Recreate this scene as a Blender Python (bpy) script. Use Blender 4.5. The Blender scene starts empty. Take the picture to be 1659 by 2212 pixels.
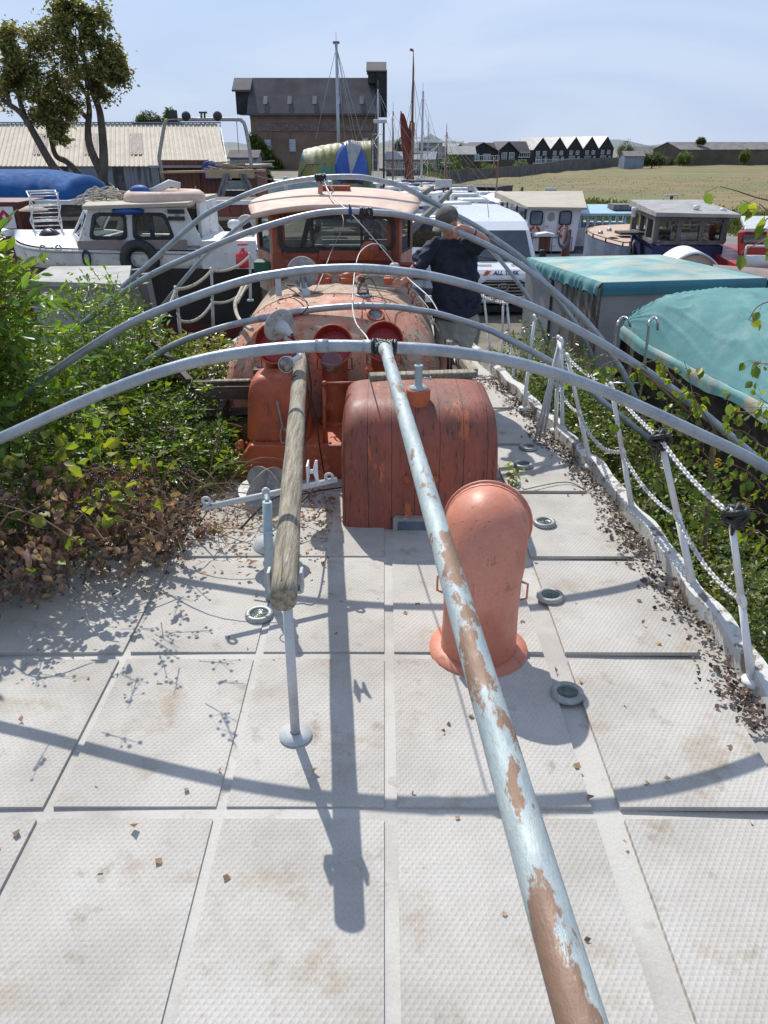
import bpy, math, random
import numpy as np
from mathutils import Vector, Matrix
random.seed(7)
S = bpy.context.scene
COL = S.collection
R = math.radians
# ---------------------------------------------------------------- camera, sky, sun, exposure
CAMZ, PITCH, FPX = 2.3, R(25.5), 1661.0
cam = bpy.data.objects.new('camera', bpy.data.cameras.new('camera'))
COL.objects.link(cam)
cam.location = (0, 0, CAMZ)
cam.rotation_euler = (math.pi / 2 - PITCH, 0, 0)
cam.data.sensor_fit = 'VERTICAL'
cam.data.sensor_height = 36
cam.data.lens = 36 * FPX / 2212
cam.data.clip_start = 0.03
cam.data.clip_end = 6000
S.camera = cam
SUN_EL, SUN_AZ = R(47), R(-20)      # azimuth measured from +Y towards +X
W = bpy.data.worlds.new('World')
S.world = W
W.use_nodes = True
nt = W.node_tree
bg = nt.nodes['Background']
sky = nt.nodes.new('ShaderNodeTexSky')
sky.sky_type = 'NISHITA'
sky.sun_disc = False
sky.sun_elevation = SUN_EL
sky.sun_rotation = SUN_AZ
sky.altitude = 0
sky.air_density = 1.0
sky.dust_density = 0.25
sky.ozone_density = 2.5
# thin cirrus streaks in the sky itself
tc = nt.nodes.new('ShaderNodeTexCoord')
mp = nt.nodes.new('ShaderNodeMapping')
mp.inputs['Rotation'].default_value = (0, 0, R(25))
mp.inputs['Scale'].default_value = (1.3, 1.3, 6.0)
nz = nt.nodes.new('ShaderNodeTexNoise')
nz.inputs['Scale'].default_value = 1.6
nz.inputs['Detail'].default_value = 6
nz.inputs['Distortion'].default_value = 0.7
rp = nt.nodes.new('ShaderNodeMapRange')
rp.inputs[1].default_value = 0.42
rp.inputs[2].default_value = 0.85
rp.inputs[3].default_value = 0.0
rp.inputs[4].default_value = 0.8
mxs = nt.nodes.new('ShaderNodeMix')
mxs.data_type = 'RGBA'
mxs.inputs[7].default_value = (4.4, 4.9, 5.7, 1)
nt.links.new(tc.outputs['Generated'], mp.inputs[0])
nt.links.new(mp.outputs[0], nz.inputs[0])
nt.links.new(nz.outputs[0], rp.inputs[0])
nt.links.new(rp.outputs[0], mxs.inputs[0])
# pale haze low in the sky
sxz = nt.nodes.new('ShaderNodeSeparateXYZ'); nt.links.new(tc.outputs['Generated'], sxz.inputs[0])
hr_ = nt.nodes.new('ShaderNodeMapRange'); hr_.interpolation_type = 'SMOOTHSTEP'
hr_.inputs[1].default_value = -.02; hr_.inputs[2].default_value = .42; hr_.inputs[3].default_value = .93; hr_.inputs[4].default_value = .62
nt.links.new(sxz.outputs[2], hr_.inputs[0])
mxh = nt.nodes.new('ShaderNodeMix'); mxh.data_type = 'RGBA'; mxh.inputs[7].default_value = (2.75, 3.4, 4.8, 1)
nt.links.new(hr_.outputs[0], mxh.inputs[0]); nt.links.new(sky.outputs[0], mxh.inputs[6])
nt.links.new(mxh.outputs[2], mxs.inputs[6])
nt.links.new(mxs.outputs[2], bg.inputs[0])
bg.inputs[1].default_value = 0.13
sl = bpy.data.lights.new('sun', 'SUN')
sl.energy = 3.7
sl.angle = R(0.5)
sl.color = (1.0, 0.95, 0.87)
so = bpy.data.objects.new('sun', sl)
COL.objects.link(so)
sd = Vector((math.sin(SUN_AZ) * math.cos(SUN_EL), math.cos(SUN_AZ) * math.cos(SUN_EL), math.sin(SUN_EL)))
so.rotation_euler = sd.to_track_quat('Z', 'Y').to_euler()
so.location = (0, 0, 30)
S.view_settings.view_transform = 'Standard'
S.view_settings.look = 'None'
S.view_settings.gamma = 1
S.view_settings.use_curve_mapping = False
S.view_settings.exposure = 0.4

# ---------------------------------------------------------------- measuring helpers
GZ = -1.65                      # level of the yard
cp, sp = math.cos(PITCH), math.sin(PITCH)
def _r(u, v):
    a = (u - 829.5) / FPX; b = (1106 - v) / FPX
    return a, cp + b * sp, -sp + b * cp
def P(u, v, D):                 # point at forward distance D
    a, y, z = _r(u, v)
    return Vector((a / y * D, D, CAMZ + z / y * D))
def G(u, v, z0):                # point at height z0
    a, y, z = _r(u, v)
    D = (z0 - CAMZ) * y / z
    return P(u, v, D)
def L(px, v, D):                # size of px pixels at distance D
    return px / FPX / _r(0, v)[1] * D

# ---------------------------------------------------------------- object bookkeeping
ORG = {}
def tag(o, label=None, cat=None, group=None, kind=None):
    if label: o['label'] = label
    if cat: o['category'] = cat
    if group: o['group'] = group
    if kind: o['kind'] = kind
    return o
def thing(name, label, cat, loc=(0, 0, 0), rz=0, group=None):
    o = bpy.data.objects.new(name, None)
    COL.objects.link(o)
    o.empty_display_size = 0.2
    o.location = loc
    o.rotation_euler = (0, 0, rz)
    ORG[o.name] = Vector(loc)
    return tag(o, label, cat, group)
def kids(o):
    return [c for c in bpy.data.objects if c.parent == o]
def dup(root, loc, rz=None, label=None, group=None, sc=None):
    r = root.copy(); COL.objects.link(r); r.location = loc
    if rz is not None: r.rotation_euler = (0, 0, rz)
    if sc is not None: r.scale = sc if hasattr(sc, '__len__') else (sc,) * 3
    if label: r['label'] = label
    if group: r['group'] = group
    for ch in kids(root):
        c = ch.copy(); COL.objects.link(c); c.parent = r
        for g in kids(ch):
            d = g.copy(); COL.objects.link(d); d.parent = c
    return r

class MB:
    def __init__(s):
        s.v = []; s.f = []; s.sm = []; s.mi = []; s.cur = 0
    def add(s, vs, fs, smooth=False):
        n = len(s.v)
        s.v += [tuple(p) for p in vs]
        s.f += [tuple(i + n for i in f) for f in fs]
        s.sm += [smooth] * len(fs)
        s.mi += [s.cur] * len(fs)
        return s
    def box(s, c, d, rz=0, M=None):
        x, y, z = d[0] / 2, d[1] / 2, d[2] / 2
        vs = [Vector(p) for p in ((-x, -y, -z), (x, -y, -z), (x, y, -z), (-x, y, -z), (-x, -y, z), (x, -y, z), (x, y, z), (-x, y, z))]
        if rz: M = Matrix.Rotation(rz, 3, 'Z')
        if M is not None: vs = [M @ p for p in vs]
        c = Vector(c)
        return s.add([p + c for p in vs], [(0, 3, 2, 1), (4, 5, 6, 7), (0, 1, 5, 4), (1, 2, 6, 5), (2, 3, 7, 6), (3, 0, 4, 7)])
    def hexa(s, p):             # eight corners: bottom ring then top ring
        return s.add(p, [(0, 3, 2, 1), (4, 5, 6, 7), (0, 1, 5, 4), (1, 2, 6, 5), (2, 3, 7, 6), (3, 0, 4, 7)])
    def beam(s, a, b, w, h, up=(0, 0, 1)):
        a = Vector(a); b = Vector(b); d = (b - a).normalized(); up = Vector(up)
        if abs(d.dot(up)) > .98: up = Vector((0, 1, 0))
        x = d.cross(up).normalized() * w / 2; z = x.normalized().cross(d).normalized() * h / 2
        return s.hexa([a - x - z, a + x - z, b + x - z, b - x - z, a - x + z, a + x + z, b + x + z, b - x + z])
    def tube(s, pts, r, n=8, cap=True, smooth=True, closed=False):
        pts = [Vector(p) for p in pts]; k = len(pts)
        rr = r if hasattr(r, '__len__') else [r] * k
        t0 = None; vs = []; prev = None
        for i, p in enumerate(pts):
            if closed: t = pts[(i + 1) % k] - pts[i - 1]
            else: t = pts[min(i + 1, k - 1)] - pts[max(i - 1, 0)]
            t = t.normalized() if t.length > 1e-9 else Vector((0, 0, 1))
            if prev is None:
                a = Vector((0, 0, 1)) if abs(t.z) < .9 else Vector((1, 0, 0))
                x = t.cross(a).normalized()
            else:
                x = prev - t * prev.dot(t)
                x = x.normalized() if x.length > 1e-6 else t.orthogonal().normalized()
            prev = x; y = t.cross(x)
            for j in range(n):
                an = 2 * math.pi * j / n
                vs.append(p + (x * math.cos(an) + y * math.sin(an)) * rr[i])
        fs = []
        for i in range(k if closed else k - 1):
            i2 = (i + 1) % k
            for j in range(n):
                j2 = (j + 1) % n
                fs.append((i * n + j, i * n + j2, i2 * n + j2, i2 * n + j))
        s.add(vs, fs, smooth)
        if cap and not closed:
            m = len(s.v) - k * n
            s.add([], []); s.f += [tuple(m + j for j in range(n))[::-1], tuple(m + (k - 1) * n + j for j in range(n))]
            s.sm += [False, False]; s.mi += [s.cur] * 2
        return s
    def lathe(s, prof, o=(0, 0, 0), ax=(0, 0, 1), n=24, smooth=True, a0=0, a1=2 * math.pi):
        ax = Vector(ax).normalized(); o = Vector(o)
        x = ax.orthogonal().normalized(); y = ax.cross(x)
        full = abs(a1 - a0 - 2 * math.pi) < 1e-6
        m = n if full else n + 1
        vs = []
        for (r, h) in prof:
            for j in range(m):
                an = a0 + (a1 - a0) * j / n
                vs.append(o + ax * h + (x * math.cos(an) + y * math.sin(an)) * max(r, 1e-5))
        fs = []
        for i in range(len(prof) - 1):
            for j in range(n):
                j2 = (j + 1) % m
                fs.append((i * m + j, i * m + j2, (i + 1) * m + j2, (i + 1) * m + j))
        return s.add(vs, fs, smooth)
    def ball(s, c, r, n=12, m=8, sc=(1, 1, 1)):
        vs = []; fs = []; c = Vector(c)
        for i in range(m + 1):
            th = math.pi * i / m
            for j in range(n):
                ph = 2 * math.pi * j / n
                vs.append(c + Vector((r * sc[0] * math.sin(th) * math.cos(ph), r * sc[1] * math.sin(th) * math.sin(ph), r * sc[2] * math.cos(th))))
        for i in range(m):
            for j in range(n):
                fs.append((i * n + j, (i + 1) * n + j, (i + 1) * n + (j + 1) % n, i * n + (j + 1) % n))
        return s.add(vs, fs, True)
    def torus(s, c, ax, Rr, r, n=24, m=8):
        ax = Vector(ax).normalized(); x = ax.orthogonal().normalized(); y = ax.cross(x); c = Vector(c)
        return s.tube([c + (x * math.cos(2 * math.pi * i / n) + y * math.sin(2 * math.pi * i / n)) * Rr for i in range(n)], r, m, closed=True)
    def prism(s, poly, ext, smooth=False):      # polygon of 3D points extruded by a vector
        ext = Vector(ext); n = len(poly); poly = [Vector(p) for p in poly]
        vs = poly + [p + ext for p in poly]
        fs = [tuple(range(n))[::-1], tuple(range(n, 2 * n))] + [(i, (i + 1) % n, n + (i + 1) % n, n + i) for i in range(n)]
        return s.add(vs, fs, smooth)
    def grid(s, fn, nu, nv, smooth=True, back=0):
        vs = [fn(i / nu, j / nv) for i in range(nu + 1) for j in range(nv + 1)]
        fs = [(i * (nv + 1) + j, (i + 1) * (nv + 1) + j, (i + 1) * (nv + 1) + j + 1, i * (nv + 1) + j + 1) for i in range(nu) for j in range(nv)]
        return s.add(vs, fs, smooth)
    def build(s, name, mat, parent=None, w=False, bevel=0, solid=0, sub=0, loc=None):
        vs = np.array([tuple(p) for p in s.v], dtype=float)
        off = np.zeros(3)
        if w and parent is not None: off = np.array(ORG[parent.name])
        o = None
        if parent is None and loc is None:
            loc = Vector(((vs[:, 0].min() + vs[:, 0].max()) / 2, (vs[:, 1].min() + vs[:, 1].max()) / 2, vs[:, 2].min()))
        if parent is None: off = np.array(loc)
        vs = vs - off
        me = bpy.data.meshes.new(name)
        me.from_pydata([tuple(p) for p in vs], [], s.f)
        me.polygons.foreach_set('use_smooth', s.sm)
        mats = mat if isinstance(mat, (list, tuple)) else [mat]
        for m in mats: me.materials.append(m)
        if len(mats) > 1: me.polygons.foreach_set('material_index', s.mi)
        me.update()
        o = bpy.data.objects.new(name, me)
        COL.objects.link(o)
        if parent is not None:
            o.parent = parent
            ORG[o.name] = ORG[parent.name]
        else:
            o.location = loc; ORG[o.name] = Vector(loc)
        if solid:
            m = o.modifiers.new('solid', 'SOLIDIFY'); m.thickness = solid; m.offset = 0
        if bevel:
            m = o.modifiers.new('bevel', 'BEVEL'); m.width = bevel; m.segments = 2; m.limit_method = 'ANGLE'; m.angle_limit = R(35)
            m.harden_normals = False
        if sub:
            m = o.modifiers.new('sub', 'SUBSURF'); m.levels = sub; m.render_levels = sub
        return o

def spline(pts, n=6, closed=False):
    pts = [Vector(p) for p in pts]; out = []
    k = len(pts)
    for i in range(k - 1):
        p0 = pts[max(i - 1, 0)]; p1 = pts[i]; p2 = pts[i + 1]; p3 = pts[min(i + 2, k - 1)]
        for j in range(n):
            t = j / n
            out.append(0.5 * ((2 * p1) + (p2 - p0) * t + (2 * p0 - 5 * p1 + 4 * p2 - p3) * t * t + (3 * p1 - p0 - 3 * p2 + p3) * t ** 3))
    out.append(pts[-1])
    return out
def sag(a, b, d, n=10):
    a = Vector(a); b = Vector(b)
    return [a.lerp(b, i / n) - Vector((0, 0, d * 4 * (i / n) * (1 - i / n))) for i in range(n + 1)]

# ---------------------------------------------------------------- materials
def rgb(c): return (c[0], c[1], c[2], 1)
MATS = {}
def mat(name, c1, c2=None, s=4, th=(.45, .6), c3=None, s3=14, th3=(.6, .68), rough=.6, metal=0, bump=.0, bs=40, str_=(1, 1, 1),
        spec=.5, trans=0, grain=.10, island=0, alpha=None, coat=0, lines=None, c4=None, s4=5, th4=(.58, .66), st4=(3, 3, .5)):
    m = bpy.data.materials.new(name); m.use_nodes = True; MATS[name] = m
    t = m.node_tree; N = t.nodes; K = t.links
    b = N['Principled BSDF']
    b.inputs['Roughness'].default_value = rough
    b.inputs['Metallic'].default_value = metal
    b.inputs['Specular IOR Level'].default_value = spec
    if coat: b.inputs['Coat Weight'].default_value = coat
    co = N.new('ShaderNodeTexCoord'); mpn = N.new('ShaderNodeMapping')
    mpn.inputs['Scale'].default_value = str_
    K.new(co.outputs['Object'], mpn.inputs[0])
    def noise(sc, det=6, ro=.6, src=mpn):
        n = N.new('ShaderNodeTexNoise'); n.inputs['Scale'].default_value = sc
        n.inputs['Detail'].default_value = det; n.inputs['Roughness'].default_value = ro
        K.new(src.outputs[0], n.inputs[0]); return n
    def ramp(src, lo, hi, a=0., bb=1.):
        r = N.new('ShaderNodeMapRange'); r.inputs[1].default_value = lo; r.inputs[2].default_value = hi
        r.inputs[3].default_value = a; r.inputs[4].default_value = bb; K.new(src, r.inputs[0]); return r
    def mix(f, a, bb, mode='MIX'):
        x = N.new('ShaderNodeMix'); x.data_type = 'RGBA'; x.blend_type = mode
        if isinstance(f, float): x.inputs[0].default_value = f
        else: K.new(f, x.inputs[0])
        for i, c in ((6, a), (7, bb)):
            if isinstance(c, (tuple, list)): x.inputs[i].default_value = rgb(c)
            else: K.new(c, x.inputs[i])
        return x.outputs[2]
    col = c1
    if c2 is not None:
        col = mix(ramp(noise(s).outputs[0], *th).outputs[0], c1, c2)
    if c3 is not None:
        col = mix(ramp(noise(s3, 8, .7).outputs[0], *th3).outputs[0], col, c3)
    if c4 is not None:
        m4 = N.new('ShaderNodeMapping'); m4.inputs['Scale'].default_value = st4; m4.inputs['Location'].default_value = (3.1, 1.7, .4); K.new(co.outputs['Object'], m4.inputs[0])
        col = mix(ramp(noise(s4, 9, .72, m4).outputs[0], *th4).outputs[0], col, c4)
    if island:
        g = N.new('ShaderNodeNewGeometry')
        hs = N.new('ShaderNodeHueSaturation')
        K.new(ramp(g.outputs['Random Per Island'], 0, 1, 1 - island, 1 + island).outputs[0], hs.inputs['Value'])
        w = N.new('ShaderNodeTexWhiteNoise'); w.noise_dimensions = '1D'; K.new(g.outputs['Random Per Island'], w.inputs['W'])
        K.new(ramp(w.outputs['Value'], 0, 1, .5 - island * .10, .5 + island * .06).outputs[0], hs.inputs['Hue'])
        if isinstance(col, (tuple, list)): hs.inputs['Color'].default_value = rgb(col)
        else: K.new(col, hs.inputs['Color'])
        col = hs.outputs[0]
    if grain:
        gn = noise(bs * 1.7, 4, .7)
        v = ramp(gn.outputs[0], .25, .75, 1 - grain, 1 + grain)
        mm = N.new('ShaderNodeVectorMath'); mm.operation = 'SCALE'
        if isinstance(col, (tuple, list)):
            mm.inputs[0].default_value = col[:3]
        else: K.new(col, mm.inputs[0])
        K.new(v.outputs[0], mm.inputs['Scale']); col = mm.outputs[0]
    if lines:                   # (axis, spacing, width, colour) dark joints between planks
        sx = N.new('ShaderNodeSeparateXYZ'); K.new(co.outputs['Object'], sx.inputs[0])
        dv = N.new('ShaderNodeMath'); dv.operation = 'DIVIDE'; K.new(sx.outputs[lines[0]], dv.inputs[0]); dv.inputs[1].default_value = lines[1]
        ad = N.new('ShaderNodeMath'); ad.operation = 'MULTIPLY_ADD'; K.new(noise(3).outputs[0], ad.inputs[0]); ad.inputs[1].default_value = .12; K.new(dv.outputs[0], ad.inputs[2])
        fr = N.new('ShaderNodeMath'); fr.operation = 'FRACT'; K.new(ad.outputs[0], fr.inputs[0])
        lt = N.new('ShaderNodeMath'); lt.operation = 'LESS_THAN'; K.new(fr.outputs[0], lt.inputs[0]); lt.inputs[1].default_value = lines[2]
        col = mix(lt.outputs[0], col, lines[3])
    if isinstance(col, (tuple, list)): b.inputs['Base Color'].default_value = rgb(col)
    else: K.new(col, b.inputs['Base Color'])
    if bump:
        bn = N.new('ShaderNodeBump'); bn.inputs['Strength'].default_value = bump; bn.inputs['Distance'].default_value = .01
        K.new(noise(bs, 6, .65).outputs[0], bn.inputs['Height']); K.new(bn.outputs[0], b.inputs['Normal'])
    rn = ramp(noise(s * 2 + 3).outputs[0], .3, .7, max(.02, rough - .12), min(1, rough + .12))
    K.new(rn.outputs[0], b.inputs['Roughness'])
    if trans:
        tr = N.new('ShaderNodeBsdfTranslucent')
        if isinstance(col, (tuple, list)): tr.inputs[0].default_value = rgb(col)
        else:
            gm = mix(1.0, col, (1.9, 1.75, .55), 'MULTIPLY'); K.new(gm, tr.inputs[0])
        ms = N.new('ShaderNodeMixShader'); ms.inputs[0].default_value = trans
        K.new(b.outputs[0], ms.inputs[1]); K.new(tr.outputs[0], ms.inputs[2])
        K.new(ms.outputs[0], N['Material Output'].inputs[0])
    return m
def glass(name, tint=(.75, .8, .8), t=.75, rough=.03):
    m = bpy.data.materials.new(name); m.use_nodes = True; N = m.node_tree.nodes; K = m.node_tree.links
    N.remove(N['Principled BSDF'])
    tr = N.new('ShaderNodeBsdfTransparent'); tr.inputs[0].default_value = rgb([c * t for c in tint])
    gl = N.new('ShaderNodeBsdfGlossy'); gl.inputs['Roughness'].default_value = rough; gl.inputs[0].default_value = (.9, .95, 1, 1)
    fr = N.new('ShaderNodeFresnel'); fr.inputs[0].default_value = 1.55
    ms = N.new('ShaderNodeMixShader')
    K.new(fr.outputs[0], ms.inputs[0]); K.new(tr.outputs[0], ms.inputs[1]); K.new(gl.outputs[0], ms.inputs[2])
    K.new(ms.outputs[0], N['Material Output'].inputs[0])
    return m
def brick(name, c1, c2, mort, sc, axes='XZ', bw=.5, rh=.25, ms=.02, rough=.85, dirt=None):
    m = bpy.data.materials.new(name); m.use_nodes = True; N = m.node_tree.nodes; K = m.node_tree.links
    b = N['Principled BSDF']; b.inputs['Roughness'].default_value = rough
    co = N.new('ShaderNodeTexCoord'); sx = N.new('ShaderNodeSeparateXYZ'); cx = N.new('ShaderNodeCombineXYZ')
    K.new(co.outputs['Object'], sx.inputs[0]); K.new(sx.outputs[axes[0]], cx.inputs[0]); K.new(sx.outputs[axes[1]], cx.inputs[1])
    br = N.new('ShaderNodeTexBrick'); br.inputs['Scale'].default_value = sc
    br.inputs['Color1'].default_value = rgb(c1); br.inputs['Color2'].default_value = rgb(c2); br.inputs['Mortar'].default_value = rgb(mort)
    br.inputs['Brick Width'].default_value = bw; br.inputs['Row Height'].default_value = rh; br.inputs['Mortar Size'].default_value = ms
    K.new(cx.outputs[0], br.inputs[0])
    n = N.new('ShaderNodeTexNoise'); n.inputs['Scale'].default_value = .35; n.inputs['Detail'].default_value = 8
    K.new(co.outputs['Object'], n.inputs[0])
    r = N.new('ShaderNodeMapRange'); r.inputs[1].default_value = .3; r.inputs[2].default_value = .7; r.inputs[3].default_value = .7; r.inputs[4].default_value = 1.3
    K.new(n.outputs[0], r.inputs[0])
    mm = N.new('ShaderNodeVectorMath'); mm.operation = 'SCALE'; K.new(br.outputs[0], mm.inputs[0]); K.new(r.outputs[0], mm.inputs['Scale'])
    K.new(mm.outputs[0], b.inputs['Base Color'])
    return m

M = {}
M['pipe'] = mat('galvanised_pipe', (.36, .40, .43), (.28, .32, .36), 9, rough=.45, metal=.45, bump=.15, bs=60, c3=(.42, .44, .44), s3=22, th3=(.62, .72), grain=.12)
M['ridge'] = mat('rusty_galvanised_pipe', (.37, .43, .43), (.29, .35, .37), 7, rough=.58, metal=.12, bump=.3, c3=(.22, .135, .09), s3=4.2, th3=(.535, .56), c4=(.42, .40, .34), s4=14, th4=(.62, .70), str_=(2, .8, 2))
M['red'] = mat('red_oxide_paint', (.34, .078, .040), (.22, .055, .034), 4, th=(.42, .58), c3=(.44, .12, .05), s3=5, th3=(.60, .63), c4=(.06, .025, .02), s4=6, th4=(.60, .68), rough=.66, bump=.25, bs=30)
M['hood'] = mat('weathered_red_planks', (.33, .088, .052), (.18, .060, .040), 3.2, th=(.38, .66), c3=(.46, .12, .045), s3=6, th3=(.60, .62), c4=(.05, .03, .024), s4=9, th4=(.54, .66), st4=(5, 1.5, 1.0), rough=.6, bump=.35, bs=18, str_=(1, .35, .35), lines=(0, .152, .028, (.035, .012, .01)))
M['orange'] = mat('orange_red_paint', (.47, .105, .038), (.33, .075, .034), 4, c3=(.56, .17, .08), s3=7, th3=(.61, .63), c4=(.12, .045, .03), s4=7, th4=(.57, .66), rough=.55, bump=.2)
M['bell'] = mat('cowl_inner_red', (.36, .022, .020), (.28, .025, .02), 3, rough=.35, bump=.1)
M['pink'] = mat('sun_bleached_red_paint', (.56, .26, .18), (.42, .16, .10), 4, th=(.44, .56), c3=(.40, .30, .21), s3=3, th3=(.47, .56), c4=(.16, .11, .075), s4=6, th4=(.55, .63), st4=(2, 2, .7), rough=.7, bump=.25)
M['cowlpink'] = mat('faded_salmon_cowl_paint', (.60, .24, .16), (.50, .17, .105), 2.2, c3=(.14, .075, .055), s3=6, th3=(.58, .72), c4=(.30, .10, .06), s4=8, th4=(.6, .68), rough=.55, bump=.12)
M['roofpink'] = mat('bleached_pink_roof_paint', (.64, .48, .39), (.56, .40, .32), 3, c3=(.25, .18, .14), s3=16, th3=(.66, .72), rough=.75, bump=.15)
M['trunk'] = mat('peeling_turtle_deck', (.47, .36, .26), (.34, .25, .175), 3.5, th=(.42, .58), c3=(.19, .13, .09), s3=12, th3=(.56, .62), c4=(.50, .25, .18), s4=3, th4=(.56, .62), st4=(1, 1, 1), rough=.8, bump=.35)
M['deck'] = mat('pale_nonskid_deck', (.49, .475, .44), (.39, .37, .34), 1.6, c3=(.26, .225, .18), s3=5, th3=(.58, .74), rough=.8, bump=.3, bs=55)
M['toerail'] = mat('flaking_white_toe_rail', (.55, .55, .52), (.20, .18, .155), 6, th=(.53, .57), c3=(.30, .29, .27), s3=22, th3=(.55, .65), rough=.8, bump=.35, bs=45)
M['white'] = mat('white_gloss_paint', (.72, .73, .72), (.64, .65, .64), 3, rough=.4, grain=.05)
M['whitedirty'] = mat('dirty_white_paint', (.66, .67, .66), (.55, .56, .54), 2, c3=(.16, .14, .12), s3=5, th3=(.56, .68), rough=.55, bump=.1)
M['whitegrey'] = mat('greyed_white_paint', (.50, .52, .53), (.40, .42, .43), 4, rough=.6, bump=.1)
M['blackhull'] = mat('black_hull_paint', (.018, .017, .018), (.03, .026, .026), 2, rough=.5, bump=.1)
M['antifoul'] = mat('red_antifouling', (.16, .03, .03), (.10, .03, .03), 3, rough=.8)
M['wood'] = mat('weathered_grey_timber', (.36, .32, .245), (.17, .145, .10), 7, th=(.38, .62), c3=(.45, .42, .36), s3=12, th3=(.56, .68), rough=.85, bump=.6, bs=22, str_=(9, .6, 9), grain=.3)
M['darkwood'] = mat('dark_wet_timber', (.055, .04, .035), (.10, .085, .07), 6, rough=.8, bump=.4, str_=(.4, 2, 2))
M['brown'] = mat('brown_stained_boards', (.17, .062, .035), (.12, .045, .028), 3, rough=.7, bump=.2, lines=(0, .16, .1, (.05, .02, .012)), str_=(3, 3, .4))
M['ply'] = mat('pale_plywood', (.45, .33, .20), (.38, .27, .16), 3, rough=.8)
M['black'] = mat('black_rubber', (.015, .015, .016), (.03, .03, .03), 6, rough=.6)
M['tape'] = mat('black_tape', (.012, .012, .014), rough=.35, bump=.6, bs=50)
M['bluecloth'] = mat('blue_rag', (.02, .07, .16), rough=.9, bump=.5)
M['rope'] = mat('pale_rope', (.50, .46, .38), (.36, .33, .27), 30, rough=.9, bump=.5, bs=90)
M['chain'] = mat('white_painted_chain', (.62, .62, .60), (.40, .37, .33), 25, th=(.55, .65), rough=.5)
M['teal'] = mat('teal_tarpaulin', (.115, .275, .275), (.10, .24, .25), 1.5, th=(.35, .6), c3=(.19, .33, .31), s3=2.2, th3=(.5, .8), rough=.8, spec=.2, bump=.12, bs=6)
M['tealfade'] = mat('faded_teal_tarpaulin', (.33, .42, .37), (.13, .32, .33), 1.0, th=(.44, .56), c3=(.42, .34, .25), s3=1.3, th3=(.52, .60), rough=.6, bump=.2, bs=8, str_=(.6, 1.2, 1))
M['tealshade'] = mat('shaded_teal_skirt', (.035, .20, .245), (.03, .17, .21), 2, rough=.55, bump=.3, bs=14)  # shade of the front skirt painted as a darker teal than the sides
M['greypanel'] = mat('grey_panel_paint', (.30, .31, .31), (.25, .26, .26), 2, c3=(.15, .14, .13), s3=5, th3=(.66, .75), rough=.6, bump=.1)
M['peel'] = mat('peeling_board', (.20, .19, .17), (.065, .05, .04), 4, th=(.44, .56), rough=.85, bump=.5, str_=(2, 2, .35))
M['bluetarp'] = mat('blue_tarpaulin', (.022, .10, .28), (.018, .075, .21), 1.4, rough=.85, spec=.15, bump=.2, bs=7)
M['navy'] = mat('navy_hull_paint', (.025, .035, .12), (.02, .028, .09), 2, rough=.5)
M['bluegrey'] = mat('chalky_blue_grey_paint', (.16, .20, .27), (.10, .13, .20), 2, c3=(.30, .31, .32), s3=4, th3=(.6, .7), rough=.7, bump=.1)
M['tan'] = mat('tan_deck_paint', (.50, .36, .27), (.44, .31, .23), 3, rough=.8, bump=.1)
M['greywood'] = mat('grey_wheelhouse_timber', (.17, .165, .16), (.11, .105, .10), 5, rough=.8, bump=.3, str_=(2, 2, .5))
M['roofgrey'] = mat('grey_felt_roof', (.34, .34, .33), (.26, .26, .25), 3, rough=.85, bump=.2)
M['glass'] = glass('window_glass')
M['glassdark'] = glass('dark_window_glass', (.35, .42, .45), .5)
M['darkin'] = mat('dark_interior', (.025, .028, .03), (.05, .05, .05), 4, rough=.8)
M['lightblue'] = mat('light_blue_paint', (.33, .50, .60), (.28, .44, .54), 3, rough=.5)
M['redboat'] = mat('bright_red_hull', (.40, .04, .03), (.32, .035, .03), 3, rough=.4)
M['orangebuoy'] = mat('orange_lifebuoy', (.50, .055, .02), (.42, .05, .02), 4, rough=.6)
M['steel'] = mat('stainless_steel', (.45, .46, .47), rough=.25, metal=.9, grain=.05)
M['alu'] = mat('aluminium_mast', (.42, .45, .48), (.36, .39, .42), 3, rough=.35, metal=.5, grain=.05)
M['wire'] = mat('thin_rigging_wire', (.30, .31, .33), rough=.4, metal=.4)
M['mastwood'] = mat('varnished_mast', (.24, .10, .045), (.18, .075, .035), 3, rough=.5, str_=(2, 2, .3))
M['sail'] = mat('red_ochre_sail', (.13, .028, .022), (.18, .045, .03), 1.2, th=(.4, .6), rough=.9, bump=.3, bs=8)
M['lichen'] = mat('lichen_grey_disc', (.42, .42, .41), (.33, .33, .32), 6, c3=(.20, .20, .19), s3=30, th3=(.52, .62), rough=.75, bump=.2)
M['galv'] = mat('old_galvanised_plate', (.36, .35, .33), (.26, .25, .23), 6, c3=(.50, .54, .58), s3=28, th3=(.56, .62), rough=.6, metal=.25, bump=.15)
M['paleblue'] = mat('pale_blue_grey_enamel', (.34, .43, .45), (.30, .39, .41), 4, rough=.45)
M['shirt'] = mat('navy_short_sleeve_shirt', (.014, .017, .034), (.020, .024, .045), 5, rough=.9, bump=.3, bs=25)
M['shorts'] = mat('grey_green_shorts', (.34, .33, .28), (.27, .26, .22), 5, rough=.9, bump=.3, bs=30)
M['skin'] = mat('sunburnt_skin', (.50, .26, .18), (.44, .21, .15), 8, rough=.5, grain=.06)
M['cap'] = mat('faded_olive_cap', (.085, .08, .068), (.12, .115, .10), 12, th=(.5, .6), rough=.9, bump=.3)
M['shingle'] = mat('leaf_litter', (.12, .08, .055), (.08, .055, .038), 12, rough=.95, bump=.3, bs=25, island=.25)
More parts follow.
